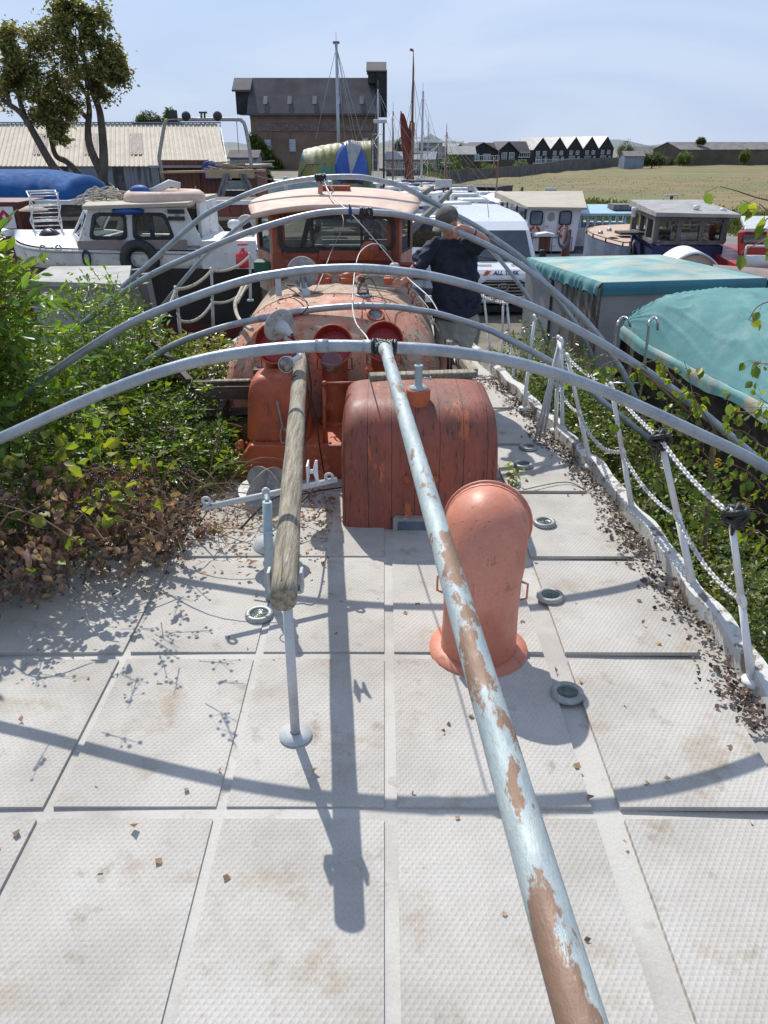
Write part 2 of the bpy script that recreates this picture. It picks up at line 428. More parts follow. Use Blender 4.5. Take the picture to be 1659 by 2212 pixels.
# foliage
M['leafelder'] = mat('elder_leaf', (.11, .20, .03), (.16, .25, .04), 3, rough=.42, trans=.33, island=.45, grain=0, spec=.4)
M['leafdark'] = mat('shrub_leaf', (.085, .145, .03), (.125, .185, .04), 2, rough=.45, trans=.28, island=.5, grain=0, spec=.4)
M['leaflime'] = mat('lime_bramble_leaf', (.19, .245, .035), (.10, .17, .03), 3, rough=.5, trans=.5, island=.35, grain=0)
M['leafyellow'] = mat('yellowing_leaf', (.26, .22, .03), (.16, .18, .03), 4, rough=.5, trans=.45, island=.35, grain=0)
M['leafdead'] = mat('dead_brown_leaf', (.26, .165, .11), (.38, .29, .21), 5, rough=.9, trans=.18, island=.5, grain=0)
M['leafpale'] = mat('glossy_ivy_leaf', (.14, .20, .05), (.22, .25, .10), 4, rough=.35, trans=.25, island=.5, grain=0)
M['leaftree'] = mat('tree_leaf', (.15, .175, .05), (.21, .21, .07), .8, rough=.5, trans=.30, island=.5, grain=0)
M['leaffar'] = mat('far_tree_leaf', (.055, .08, .03), (.08, .11, .035), .6, rough=.6, trans=.25, island=.4, grain=0)
M['berry'] = mat('blackberry', (.012, .006, .012), (.10, .01, .012), 9, th=(.56, .6), rough=.3, bump=.6, bs=200)
M['seed'] = mat('fluffy_seed_head', (.40, .34, .27), (.5, .45, .38), 20, rough=.95, trans=.3)
M['stem'] = mat('thin_brown_stem', (.16, .10, .06), (.24, .17, .09), 8, rough=.8)
M['bark'] = mat('grey_brown_bark', (.075, .06, .045), (.12, .10, .08), 5, rough=.95, bump=1.0, bs=14, str_=(1, 1, .35))
# setting
M['shedroof'] = mat('cement_sheet_roof', (.58, .51, .40), (.51, .45, .355), .6, rough=.85, c3=(.40, .37, .29), s3=1.5, th3=(.6, .75), bump=0)
M['rooflight'] = mat('dirty_rooflight_sheet', (.36, .30, .26), (.24, .20, .18), 2, th=(.4, .6), rough=.7, str_=(3, .4, .4))
M['tinblue'] = mat('blue_grey_tin', (.22, .27, .33), (.17, .21, .26), .8, rough=.6, c3=(.10, .06, .05), s3=1.0, th3=(.64, .7))
M['tinrust'] = mat('rusty_dark_tin', (.06, .045, .045), (.12, .11, .12), 1.5, rough=.7)
M['tinbare'] = mat('bare_streaked_tin', (.20, .22, .25), (.08, .075, .085), 1.2, th=(.45, .6), rough=.5, metal=.3, str_=(3, 1, .3))
M['slate'] = brick('warehouse_slate_roof', (.075, .070, .078), (.095, .088, .090), (.055, .052, .058), 1.6, 'XZ', .5, .22, .012)
M['brick'] = brick('warehouse_brick', (.21, .135, .095), (.16, .108, .078), (.16, .135, .115), 2.2, 'XZ', .5, .16, .012)
M['boards'] = mat('black_weatherboard', (.018, .018, .022), (.03, .03, .035), 1, rough=.8, lines=(2, .35, .12, (.008, .008, .01)))
M['warehousegrey'] = mat('grey_brown_clad_wall', (.12, .105, .075), (.085, .075, .055), .25, rough=.9, bump=0)
M['sheetdark'] = mat('dark_cement_roof', (.19, .18, .17), (.13, .125, .12), .5, rough=.9, lines=(0, 1.4, .05, (.09, .085, .08)))
M['glareroof'] = mat('slate_roof_painted_glare', (.20, .21, .22), (.16, .17, .18), 1, rough=.28)  # sun glare on the slates painted in as a paler grey
M['fence'] = mat('grey_timber_fence', (.13, .12, .115), (.09, .085, .08), .6, rough=.9, lines=(0, .9, .06, (.05, .045, .04)))
M['cream'] = mat('cream_render', (.42, .38, .30), (.36, .33, .27), 1, rough=.8)
M['ghost'] = mat('faded_white_wall_paint', (.20, .165, .15), (.14, .11, .095), 1.2, th=(.4, .6), rough=.9)
M['letter'] = mat('faded_black_sign_paint', (.11, .08, .068), (.17, .135, .12), 1.0, th=(.38, .62), rough=.9)
from mathutils import noise as mnoise
# ================================================================ SETTING
rng = np.random.default_rng(11)
def smooth(a, b, x):
    t = min(1, max(0, (x - a) / (b - a))); return t * t * (3 - 2 * t)
def gh(x, y):                                # height of the land
    yard = GZ
    side = smooth(0, 7, x - 4.5 - .02 * y) * smooth(24, 34, y)
    creek = -4.3
    # marsh bank line
    fy = 129 - 37 * smooth(7, 14, x) - 22 * smooth(14, 34, x) - 12 * smooth(34, 60, x)
    marsh = smooth(-10, 2, y - fy)
    z = yard * (1 - side) + creek * side
    if side > 0: z = z * (1 - marsh * side) + (-3.05) * marsh * side
    return z
xs = sorted(set([-3000, -1200, -500, -200] + list(range(-100, -20, 10)) + list(np.arange(-20, 70, 1.5)) + list(range(70, 260, 10)) + [400, 800, 3000]))
ys = sorted(set([-60, -20] + list(np.arange(0, 40, 2.)) + list(np.arange(40, 140, 3.)) + list(range(140, 340, 15)) + [500, 900, 2000, 5000]))
vs = [(x, y, gh(x, y)) for x in xs for y in ys]
ny = len(ys)
fs = [(i * ny + j, (i + 1) * ny + j, (i + 1) * ny + j + 1, i * ny + j + 1) for i in range(len(xs) - 1) for j in range(ny - 1)]
M['ground'] = mat('yard_ground', (.20, .175, .14), (.13, .115, .09), .6, c3=(.09, .10, .05), s3=1.5, th3=(.55, .65), rough=.95, bump=.4, bs=8)
o = MB().add(vs, fs, True).build('ground', M['ground'], loc=(0, 0, 0)); tag(o, kind='structure')
# tan marsh field lying on the land beyond the creek
def field_h(x, y):
    return gh(x, y) + .26 + .16 * math.sin(x * .21 + 1.3 * math.sin(y * .11)) * math.sin(y * .17) + .05 * math.sin(x * 1.3 + y * .9)
fx = list(np.arange(3, 70, 1.2)) + list(range(70, 300, 8)); fyy = list(np.arange(40, 140, 1.5)) + list(range(140, 330, 6))
vs = []; idx = {}
for i, x in enumerate(fx):
    for j, y in enumerate(fyy):
        idx[i, j] = len(vs); vs.append((x, y, field_h(x, y)))
fs = []
for i in range(len(fx) - 1):
    for j in range(len(fyy) - 1):
        if gh(fx[i], fyy[j]) > -3.35 and gh(fx[i], fyy[j]) < -2.9: fs.append((idx[i, j], idx[i + 1, j], idx[i + 1, j + 1], idx[i, j + 1]))
M['field'] = mat('dry_marsh_grass', (.21, .155, .062), (.135, .115, .042), .16, th=(.42, .58), c3=(.13, .15, .045), s3=.09, th3=(.50, .60), rough=.95, bump=1.0, bs=1.1, str_=(.5, 1.4, 1), grain=.25)
tag(MB().add(vs, fs, True).build('field', M['field'], loc=(0, 0, 0)), kind='structure')
# creek water and low tide mud
M['mud'] = mat('grey_creek_mud', (.20, .18, .15), (.15, .135, .11), .4, rough=.55, bump=.3, bs=3)
tag(MB().add([(2, 26, -4.1), (300, 26, -4.1), (300, 90, -4.1), (8, 140, -4.1)], [(0, 1, 2, 3)]).build('creek_water', M['mud'], loc=(0, 0, 0)), kind='structure')
# far low hills
M['hill'] = mat('hazy_wooded_hill', (.13, .17, .17), (.16, .19, .19), .02, rough=1, grain=.2)  # distance haze painted into the bluish hill colour
def hill(u, v):
    a = -900 + 1900 * u; h = 10 + 3 * math.sin(a * .006) + 4 * math.sin(a * .017 + 1) + 3 * math.sin(a * .06)
    return (a, 1500 + 260 * v, -3 + (h - 2) * math.sin(math.pi * min(1, v * 1.0)))
tag(MB().grid(hill, 220, 6).build('hills', M['hill'], loc=(0, 0, 0)), kind='structure')

# ---------------------------------------------------------------- leaves
def leafmesh(name, pts, size, material, parent=None, w=True, asp=.45, droop=.3, seed=1, dirs=None, detail=False, fold=.25, updir=.35):
    r = np.random.default_rng(seed); pts = np.asarray(pts, float); n = len(pts)
    if dirs is None:
        d = r.normal(size=(n, 3)); d[:, 2] = d[:, 2] * .6 - droop
    else: d = np.asarray(dirs, float) + r.normal(size=(n, 3)) * .35
    d /= np.linalg.norm(d, axis=1, keepdims=True) + 1e-9
    up = r.normal(size=(n, 3)) * .7; up[:, 2] += updir + .6
    x = np.cross(d, up); x /= np.linalg.norm(x, axis=1, keepdims=True) + 1e-9
    nn = np.cross(x, d)
    s = (size * r.uniform(.55, 1.25, n))[:, None]
    if detail:
        prof = [(0, 0, 0), (.30, .8, fold * .5), (.62, .92, fold * .35), (1, 0, -.12), (.62, -.92, fold * .35), (.30, -.8, fold * .5), (.35, 0, -fold * .3), (.68, 0, -fold * .4)]
        faces = [(0, 1, 6), (1, 2, 7, 6), (2, 3, 7), (3, 4, 7), (4, 5, 6, 7), (5, 0, 6)]
    else:
        prof = [(0, 0, 0), (.42, 1, fold), (1, 0, 0), (.42, -1, fold)]
        faces = [(0, 1, 2), (0, 2, 3)]
    k = len(prof)
    V = np.zeros((n, k, 3))
    for i, (a, b, c) in enumerate(prof):
        V[:, i] = pts + d * s * a + x * s * (b * asp * .5 if detail else b * asp * .5) + nn * s * c * asp
    V = V.reshape(-1, 3)
    off = np.array(ORG[parent.name]) if (parent is not None and w) else np.zeros(3)
    loc = Vector((0, 0, 0))
    if parent is None:
        loc = Vector(((V[:, 0].min() + V[:, 0].max()) / 2, (V[:, 1].min() + V[:, 1].max()) / 2, V[:, 2].min())); off = np.array(loc)
    V = V - off
    me = bpy.data.meshes.new(name)
    nf = len(faces)
    lt = np.array([len(f) for f in faces]); ls = lt.sum()
    flat = np.concatenate([np.array(f) for f in faces])
    li = (np.arange(n)[:, None] * k + flat[None, :]).ravel()
    st = np.concatenate([[0], np.cumsum(lt)[:-1]])
    lst = (np.arange(n)[:, None] * ls + st[None, :]).ravel()
    me.vertices.add(n * k); me.vertices.foreach_set('co', V.ravel())
    me.loops.add(n * ls); me.loops.foreach_set('vertex_index', li.astype(np.int32))
    me.polygons.add(n * nf); me.polygons.foreach_set('loop_start', lst.astype(np.int32)); me.polygons.foreach_set('loop_total', np.tile(lt, n).astype(np.int32))
    me.update(calc_edges=True); me.validate()
    me.materials.append(material)
    o = bpy.data.objects.new(name, me); COL.objects.link(o)
    if parent is not None: o.parent = parent; ORG[o.name] = ORG[parent.name]
    else: o.location = loc; ORG[o.name] = loc
    return o
def blobpts(c, r, nclus, per, seed, spread=.18, shell=.55, zmin=None):
    g = np.random.default_rng(seed); c = np.array(c, float); r = np.array(r, float)
    d = g.normal(size=(nclus, 3)); d /= np.linalg.norm(d, axis=1, keepdims=True)
    rad = shell + (1 - shell) * g.random(nclus) ** .6
    rad *= 1 + .22 * np.sin(d[:, 0] * 5 + seed) * np.sin(d[:, 1] * 4 + d[:, 2] * 5)
    cc = c + d * r * rad[:, None]
    p = np.repeat(cc, per, 0) + g.normal(size=(nclus * per, 3)) * spread
    if zmin is not None: p = p[p[:, 2] > zmin]
    return p
def tree(name, label, base, h, blobs, leafmat, leaf=.35, n=120, per=26, cat='tree', group=None, seed=1, trunk_r=.2, spread=.45, limbs=None):
    t = thing(name, label, cat, base, group=group); base = Vector(base)
    mb = MB()
    top = base + Vector((0, 0, h * .6))
    if limbs is None:
        mb.tube([base, base.lerp(top, .5) + Vector((.02 * h, 0, 0)), top], [trunk_r, trunk_r * .75, trunk_r * .3], 8)
        for c, r in blobs: mb.tube([base.lerp(top, .45), Vector(c)], [trunk_r * .5, trunk_r * .12], 6)
    else:
        for pts, r0, r1 in limbs:
            q = spline(pts, 5); mb.tube(q, [r0 + (r1 - r0) * i / (len(q) - 1) for i in range(len(q))], 8)
    mb.build('trunk', M['bark'], t, w=True)
    P_ = np.concatenate([blobpts(c, r, n, per, seed * 10 + i, spread) for i, (c, r) in enumerate(blobs)])
    if limbs is not None:
        keep = np.array([mnoise.noise(Vector((p[0] * 1.7, p[1] * 1.7, p[2] * 1.7 + seed))) < .06 for p in P_]); P_ = P_[keep]
        gg = np.random.default_rng(seed); sel = P_[gg.integers(0, len(P_), 260)]; tm = MB()
        for p in sel:
            c0 = min((b[0] for b in blobs), key=lambda c: (Vector(c) - Vector(p)).length); tm.tube([Vector(c0).lerp(Vector(p), .25), Vector(c0).lerp(Vector(p), .7) + Vector(gg.normal(size=3) * .06), p], [.022, .012, .005], 4, cap=False)
        tm.build('twigs', M['bark'], t, w=True)['kind'] = 'stuff'
    leafmesh('crown', P_, leaf, leafmat, t, asp=.55, seed=seed)
    return t

# ---------------------------------------------------------------- buildings
def window(t, x, z, w, h, y=0, fm=None, pm=None, bars=(1, 1), fw=.09):
    fm = fm or M['white']; pm = pm or M['glassfar']
    mb = MB(); d = .08
    mb.box((x, y - d / 2, z - h / 2 + fw / 2), (w, d, fw)); mb.box((x, y - d / 2, z + h / 2 - fw / 2), (w, d, fw))
    mb.box((x - w / 2 + fw / 2, y - d / 2, z), (fw, d, h - 2 * fw)); mb.box((x + w / 2 - fw / 2, y - d / 2, z), (fw, d, h - 2 * fw))
    for i in range(1, bars[0] + 1): mb.box((x - w / 2 + w * i / (bars[0] + 1), y - d * .45, z), (fw * .6, d * .8, h - 2 * fw))
    for i in range(1, bars[1] + 1): mb.box((x, y - d * .4, z - h / 2 + h * i / (bars[1] + 1)), (w - 2 * fw, d * .7, fw * .6))
    f = mb.build('window', fm, t)
    MB().box((x, y - .015, z), (w - fw * 1.6, .02, h - fw * 1.6)).build('pane', pm, f)
M['glassfar'] = mat('sky_painted_glass', (.16, .20, .25), (.10, .13, .17), 1.5, rough=.12, spec=.9)  # sky reflection painted into the opaque base colour
def house(name, label, loc, rz, w, d, e, r, wall, roof, ridge='y', wins=(), cat='house', group=None, oh=.35, balc=None, base=None, chim=None, rt=.18):
    t = thing(name, label, cat, loc, rz, group)
    mb = MB()
    if ridge == 'y':
        mb.prism([(0, 0, 0), (w, 0, 0), (w, 0, e), (w / 2, 0, r), (0, 0, e)], (0, d, 0))
        k = (r - e) / (w / 2)
        ro = MB()
        for sgn in (0, 1):
            x0, x1 = (-oh, w / 2) if sgn == 0 else (w + oh, w / 2)
            z0 = e - k * oh
            ro.hexa([(x0, -oh, z0 + .02), (x1, -oh, r + .02), (x1, d + oh, r + .02), (x0, d + oh, z0 + .02),
                     (x0, -oh, z0 + rt), (x1, -oh, r + rt), (x1, d + oh, r + rt), (x0, d + oh, z0 + rt)] if sgn == 0 else
                    [(x1, -oh, r + .02), (x0, -oh, z0 + .02), (x0, d + oh, z0 + .02), (x1, d + oh, r + .02),
                     (x1, -oh, r + rt), (x0, -oh, z0 + rt), (x0, d + oh, z0 + rt), (x1, d + oh, r + rt)])
    else:
        mb.prism([(0, 0, 0), (0, d, 0), (0, d, e), (0, d / 2, r), (0, 0, e)], (w, 0, 0))
        k = (r - e) / (d / 2); ro = MB(); z0 = e - k * oh
        ro.hexa([(-oh, -oh, z0 + .02), (w + oh, -oh, z0 + .02), (w + oh, d / 2, r + .02), (-oh, d / 2, r + .02),
                 (-oh, -oh, z0 + rt), (w + oh, -oh, z0 + rt), (w + oh, d / 2, r + rt), (-oh, d / 2, r + rt)])
        ro.hexa([(-oh, d / 2, r + .02), (w + oh, d / 2, r + .02), (w + oh, d + oh, z0 + .02), (-oh, d + oh, z0 + .02),
                 (-oh, d / 2, r + rt), (w + oh, d / 2, r + rt), (w + oh, d + oh, z0 + rt), (-oh, d + oh, z0 + rt)])
    mb.build('wall', wall, t)
    rf = ro.build('roof', roof, t)
    if base: MB().box((w / 2, -.06, base[0] / 2), (w + .1, .1, base[0])).build('ground_floor_facing', base[1], t)
    if chim:
        MB().box((chim[0], d * .5, r + chim[1] / 2 - .4), (.7, .7, chim[1])).build('chimney', M['brick'], rf)
    for q in wins: window(t, *q)
    if balc:
        x0, x1, z, dd = balc
        b = MB(); b.box(((x0 + x1) / 2, -dd / 2, z), (x1 - x0, dd, .14))
        b.build('balcony', M['white'], t); rl = MB()
        rl.box(((x0 + x1) / 2, -dd, z + 1.0), (x1 - x0, .08, .08))
        n = max(3, int((x1 - x0) / .45))
        for i in range(n + 1): rl.box((x0 + (x1 - x0) * i / n, -dd, z + .53), (.06, .06, .9))
        rl.build('railing', M['white'], t)
    return t

# -- big brick warehouse with the painted sign
wh = thing('brick_warehouse', 'tall dark brick warehouse with a faded painted sign and slate roof', 'warehouse', (P(540, 300, 150).x, 150, GZ))
WO = ORG[wh.name]
def W3(u, v, D=150): p = P(u, v, D); return p
xl, xr = W3(540, 250).x, W3(817, 250).x
ez = W3(600, 246).z; rz_ = P(600, 168, 155).z
mb = MB(); mb.box(((xl + xr) / 2, 155, (ez + GZ) / 2), (xr - xl, 10, ez - GZ))
# pilasters and corbel courses
npil = 8
for i in range(npil):
    x = xl + .35 + (xr - xl - .7) * i / (npil - 1); mb.box((x, 149.96, (ez - 1 + GZ) / 2), (.45, .08, ez - 1 - GZ))
for k in range(3): mb.box(((xl + xr) / 2, 149.95 - .06 * k, ez - .85 + .28 * k), (xr - xl + .1 * k, .1 + .12 * k, .16))
mb.build('wall', M['brick'], wh, w=True)
ro = MB(); e0 = ez + .05
def slopebox(x0, x1, y0, z0, y1, z1, th=.3):
    ro.hexa([(x0, y0, z0 - th), (x1, y0, z0 - th), (x1, y1, z1 - th), (x0, y1, z1 - th), (x0, y0, z0), (x1, y0, z0), (x1, y1, z1), (x0, y1, z1)])
slopebox(xl - .4, xr + .5, 149.2, e0, 155, rz_); slopebox(xl - .4, xr + .5, 160.8, e0, 155, rz_)
ro.build('roof', M['slate'], wh, w=True)
# boarded hoist bay projecting at the left end and the lucam tower at the right
a = P(509, 247, 151).x; b_ = xl - .3
mb = MB()
mb.box(((a + b_) / 2, 155, (ez + P(515, 196, 153).z) / 2), (b_ - a, 5.5, P(515, 196, 153).z - ez))
mb.build('hoist_bay', M['boards'], wh, w=True)
ro = MB(); hz = P(515, 195, 153).z
slopebox(P(501, 190, 152).x, xl + .1, 151.6, hz, 155, rz_); slopebox(P(501, 190, 152).x, xl + .1, 158.4, hz, 155, rz_)
ro.build('hoist_bay_roof', M['slate'], wh, w=True)
ta, tb = P(795, 150, 153).x, P(831, 150, 153).x
tz0 = P(810, 245, 153).z - .5; tz1 = P(810, 152, 153).z; tz2 = P(810, 133, 154.5).z
mb = MB(); mb.box(((P(812, 240, 152).x + P(836, 240, 152).x) / 2, 155, (tz0 + tz1) / 2), (P(836, 240, 152).x - P(812, 240, 152).x, 6, tz1 - tz0))
mb.box(((ta + tb) / 2, 155, (rz_ - 1 + tz1) / 2), (tb - ta, 5.6, tz1 - rz_ + 1))
mb.build('tower', M['boards'], wh, w=True)
ro = MB(); slopebox(ta - .3, tb + .3, 151.8, tz1 - .1, 155, tz2, .2); slopebox(ta - .3, tb + .3, 158.2, tz1 - .1, 155, tz2, .2)
ro.build('tower_roof', M['slate'], wh, w=True)
mb = MB(); s0 = P(555, 283, 150); s1 = P(803, 264, 150)
sgn = MB().box(((s0.x + s1.x) / 2, 149.82, (s0.z + s1.z) / 2), (s1.x - s0.x, .06, s1.z - s0.z)).build('painted_sign_band', M['ghost'], wh, w=True)
def text(body, loc, size, rot, material, parent, name='lettering', ext=.01, sx=1, shear=0, al='CENTER', w=True, bold=0):
    c = bpy.data.curves.new(name, 'FONT'); c.body = body; c.size = size; c.extrude = ext; c.align_x = al; c.align_y = 'CENTER'; c.shear = shear; c.offset = bold
    o = bpy.data.objects.new(name, c); COL.objects.link(o)
    dg = bpy.context.evaluated_depsgraph_get(); me = bpy.data.meshes.new_from_object(o.evaluated_get(dg))
    bpy.data.objects.remove(o); me.name = name
    mt = Matrix.Translation(Vector(loc) - (ORG[parent.name] if (w and parent) else Vector((0, 0, 0)))) @ Matrix.Rotation(rot[2], 4, 'Z') @ Matrix.Rotation(rot[0], 4, 'X') @ Matrix.Diagonal((sx, 1, 1, 1))
    me.transform(mt); me.materials.clear(); me.materials.append(material)
    q = bpy.data.objects.new(name, me); COL.objects.link(q)
    if parent: q.parent = parent; ORG[q.name] = ORG[parent.name]
    return q
text('UNITED FERTILISER CO LTD', ((s0.x + s1.x) / 2, 149.77, (s0.z + s1.z) / 2), 1.55, (math.pi / 2, 0, 0), M['letter'], sgn, sx=1.0, bold=.03)
def absparts(t, lst, D, wpx, hpx, bars=(2, 3), fm='white', arch=False):
    for u, v in lst:
        p = P(u, v, D); x = p.x - WO.x; z = p.z - WO.z
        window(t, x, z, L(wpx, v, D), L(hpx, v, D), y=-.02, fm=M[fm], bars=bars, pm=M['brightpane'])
M['brightpane'] = mat('sky_painted_pane', (.45, .52, .60), (.35, .42, .50), 2, rough=.1)  # brighter sky reflection painted into the warehouse panes
absparts(wh, [(579, 315), (632, 314), (789, 312)], 150, 13, 24, (2, 3), 'whitegrey')
M['glassdim'] = mat('dull_rooflight_glass', (.13, .14, .16), (.10, .11, .13), 2, rough=.4)
for u in (574, 626, 680, 731, 781):          # rooflights with paler slates below
    p = P(u, 228, 150); z = P(u, 226, 151.3).z; k = (rz_ - e0) / 5.8
    def ry(z): return 149.2 + (z - e0) / k
    mb = MB(); wv = L(9, 226, 151) / 2; x = P(u, 226, 151.3).x
    mb.hexa([(x - wv, ry(z) - .12, z), (x + wv, ry(z) - .12, z), (x + wv, ry(z + 1.3) - .12, z + 1.3), (x - wv, ry(z + 1.3) - .12, z + 1.3), (x - wv, ry(z) - .2, z + .05), (x + wv, ry(z) - .2, z + .05), (x + wv, ry(z + 1.3) - .2, z + 1.35), (x - wv, ry(z + 1.3) - .2, z + 1.35)])
    mb.build('rooflight', M['glassdim'], wh, w=True)
iv = []
g = np.random.default_rng(5)
for i in range(9000):
    u = g.uniform(540, 612); f = (u - 540) / 72
    vtop = 292 + 75 * f ** 1.3 + g.normal() * 5
    v = g.uniform(vtop, 400); p = P(u, v, 149.7 - g.random() * .5); iv.append(p)
tag(leafmesh('ivy', iv, .5, M['leafdark'], None, asp=.8, seed=3), 'dark green ivy climbing the left corner of the brick warehouse', 'ivy')

# -- long shed with ribbed cement roof
sh = thing('corrugated_shed', 'long low shed with pale ribbed roof and patched tin walls', 'shed', (P(0, 400, 75).x, 75, GZ))
ys0, ys1 = 75., 84.; ze = P(200, 359, 75).z; zr = P(200, 268, 84).z
xL, xR = P(-120, 350, 75).x, P(492, 350, 75).x; xRr = P(476, 266, 84).x
pitch = .42
def roofn(u, v):
    x = xL + (xR - xL) * u; x2 = x - 2.4 * v
    ph = (x - xL) / pitch; ph -= math.floor(ph); rib = .09 if ph < .32 else 0
    return (x2, ys0 - .3 + (ys1 - ys0 + .3) * v, ze + (zr - ze) * v + rib)
nrib = int((xR - xL) / pitch) * 6
MB().grid(roofn, nrib, 4, smooth=False).build('roof', M['shedroof'], sh, w=True)
mb = MB(); mb.box(((xL + xRr) / 2, ys1, zr + .12), (xRr - xL, .6, .12)).build('ridge_capping', M['tinblue'], sh, w=True)
for (u0, v0, u1, v1) in ((225, 348, 205, 285), (338, 306, 315, 308), (505, 0, 0, 0)):
    pass
for uc in (85, 190, 285):
    va, vb = 286, 336
    f0 = (ze + (zr - ze) * .22); f1 = (ze + (zr - ze) * .72)
    xb = P(uc - (285 - uc) * .05, vb, 77).x; wv = L(27, vb, 78)
    def rl(u, v, xb=xb, wv=wv):
        y = ys0 + (ys1 - ys0) * (.22 + .5 * v); z = ze + (zr - ze) * (.22 + .5 * v) * 1.0
        ph = (u * 6) % 1
        return (xb + .5 + wv * (u - .5) - 1.2 * v, y - .1, z + .13 + (.06 if ph < .35 else 0))
    MB().grid(rl, 24, 3, smooth=False).build('rooflight_sheet', M['rooflight'], sh, w=True)
def tinwall(u0, u1, m, amp=.03, pit=.12):
    a = P(u0, 380, 75).x; b = P(u1, 380, 75).x; n = int((b - a) / pit * 4)
    def f(u, v): x = a + (b - a) * u; return (x, ys0 + .05 + amp * math.sin(2 * math.pi * x / pit), GZ + (ze - GZ) * v)
    MB().grid(f, n, 2).build('wall_sheet', M[m], sh, w=True)
tinwall(-120, 129, 'tinblue'); tinwall(129, 150, 'tinrust'); tinwall(150, 244, 'tinblue'); tinwall(244, 268, 'tinrust'); tinwall(268, 345, 'tinbare', .05, .3); tinwall(345, 490, 'tinblue')
xg = P(488, 350, ys1 + 9).x; MB().prism([(xR, ys0 + .1, GZ), (xg, ys1 + 9, GZ), (xg, ys1 + 9, ze), (xRr, ys1, zr), (xR, ys0 + .1, ze)], (-.1, 0, 0)).build('gable_wall', M['tinblue'], sh, w=True)

# -- waterside houses
FB = -3.05
def hs(name, label, u, D, w, d, rz, ev, rv, wall, roof, ridge='y', wins=(), group='waterside houses', **k):
    p = P(u, 350, D); e = P(u, ev, D).z - FB; r = P(u, rv, D).z - FB
    ww = [(x * w, z * e, a * w, b, 0) for x, z, a, b in wins]
    return house(name, label, (p.x, p.y, FB), R(rz), w, d, e, r, M[wall], M[roof], ridge, ww, group=group, **k)
W4 = ((.3, .72, .22, 1.2), (.72, .72, .22, 1.2), (.3, .25, .3, 1.6), (.72, .25, .25, 1.6))
lab = ['first black gabled house of the five in a row, leftmost', 'second black gabled house from the left in the row of five', 'middle black gabled house in the row of five', 'fourth black gabled house from the left in the row of five', 'last black gabled house at the right end of the row']
Dk = 235; uk = 1150.
for k in range(5):
    p = P(uk, 350, Dk); wv = 6.3
    e = P(uk, 324 - .6 * k, Dk).z - FB; r = P(uk + 22, 298 - .7 * k, Dk + 1).z - FB
    house('gabled_house', lab[k], (p.x, p.y, FB), R(32), wv - .05, 9, e, r, M['boards'], M['glareroof'], 'y',
          [(x * wv, z * e, a * wv, b, 0) for x, z, a, b in ((.28, .80, .2, 1.1), (.68, .80, .2, 1.1), (.35, .40, .36, 1.7), (.78, .40, .12, 1.5))], group='row of five black gabled houses', oh=.15, balc=(0.05, wv - .1, e * .2, 1.2))
    q = Vector((math.cos(R(32)), math.sin(R(32)), 0)) * wv
    nx = p + q; Dk = nx.y
    uk = 829.5 + nx.x / nx.y * _r(0, 350)[1] * FPX
hs('gabled_house', 'dark house with white balcony left of the smaller black house', 1003, 178, 8.2, 7, 18, 330, 309, 'boards', 'slate', 'y', ((.3, .75, .2, 1.5), (.62, .75, .2, 1.5), (.3, .3, .18, .9), (.62, .3, .18, .9)), balc=(.6, 7.4, 2.4, 1.3), base=(2.2, M['warehousegrey']))
hs('house_wing', 'dark wing with plain slate roof right of the balcony house', 1031, 181, 4.2, 6, 12, 331, 310, 'boards', 'slate', 'x')
hs('gabled_house', 'smaller dark gabled house between the balcony house and the row', 1072, 190, 5.3, 7, 18, 329, 307, 'boards', 'slate', 'y', ((.35, .75, .25, 1.9), (.7, .75, .25, 1.9), (.5, .3, .3, 1.2)), base=(2.4, M['warehousegrey']))
hs('house_wing', 'white balconied wing beside the smaller dark gabled house', 1098, 193, 4.8, 6, 12, 329, 307, 'boards', 'slate', 'x', ((.5, .4, .8, 1.8),), balc=(.2, 4.6, 2.9, 1.2))
hs('slate_house', 'low grey slate roofed house behind the wooden mast', 968, 170, 5.2, 9, 30, 335, 312, 'boards', 'roofgrey', 'y')
hs('garden_house', 'ivy covered house with pale hipped roof beside the tower house', 960, 158, 5.5, 5, 0, 333, 318, 'warehousegrey', 'roofgrey', 'x', oh=.4)
# tower house with a pyramid roof and two balcony floors
tw = thing('tower_house', 'cream tower house with a pyramid roof and white balconies', 'house', (P(907, 350, 155).x, 155, FB))
o0 = ORG[tw.name]; tw_w = L(48, 330, 155); tw_e = P(0, 308, 155).z - FB; tw_r = P(0, 296, 156).z - FB + .6
MB().box((tw_w / 2, 3, tw_e / 2), (tw_w, 6, tw_e)).build('wall', M['cream'], tw)
MB().add([(-.6, -.6, tw_e), (tw_w + .6, -.6, tw_e), (tw_w + .6, 6.6, tw_e), (-.6, 6.6, tw_e), (tw_w / 2, 3, tw_r)], [(0, 1, 4), (1, 2, 4), (2, 3, 4), (3, 0, 4), (0, 3, 2, 1)]).build('roof', M['glareroof'], tw)
for z in (tw_e * .55, tw_e * .22):
    b = MB(); b.box((tw_w / 2, -.6, z), (tw_w + .3, 1.2, .12)); b.build('balcony', M['white'], tw)
    b = MB(); b.box((tw_w / 2, -1.2, z + .9), (tw_w + .3, .07, .07))
    for i in range(13): b.box((-.1 + (tw_w + .2) * i / 12, -1.2, z + .5), (.05, .05, .8))
    b.build('railing', M['white'], tw)
    for x in (.25, .5, .75): window(tw, x * tw_w, z + 1.1, .8, 1.7)
hs('terrace_house', 'long low terrace with pale roof behind the barge mast', 832, 150, 8.6, 7, -8, 345, 330, 'cream', 'glareroof', 'x', ((.15, .7, .1, 1.), (.4, .7, .1, 1.), (.65, .7, .1, 1.), (.85, .7, .1, 1.)), balc=(0, 8, .6, 1))
hs('terrace_house', 'narrow grey house between the terrace and the tower house', 884, 152, 3.4, 6, 0, 332, 323, 'cream', 'slate', 'x', ((.5, .7, .3, 1.1),))
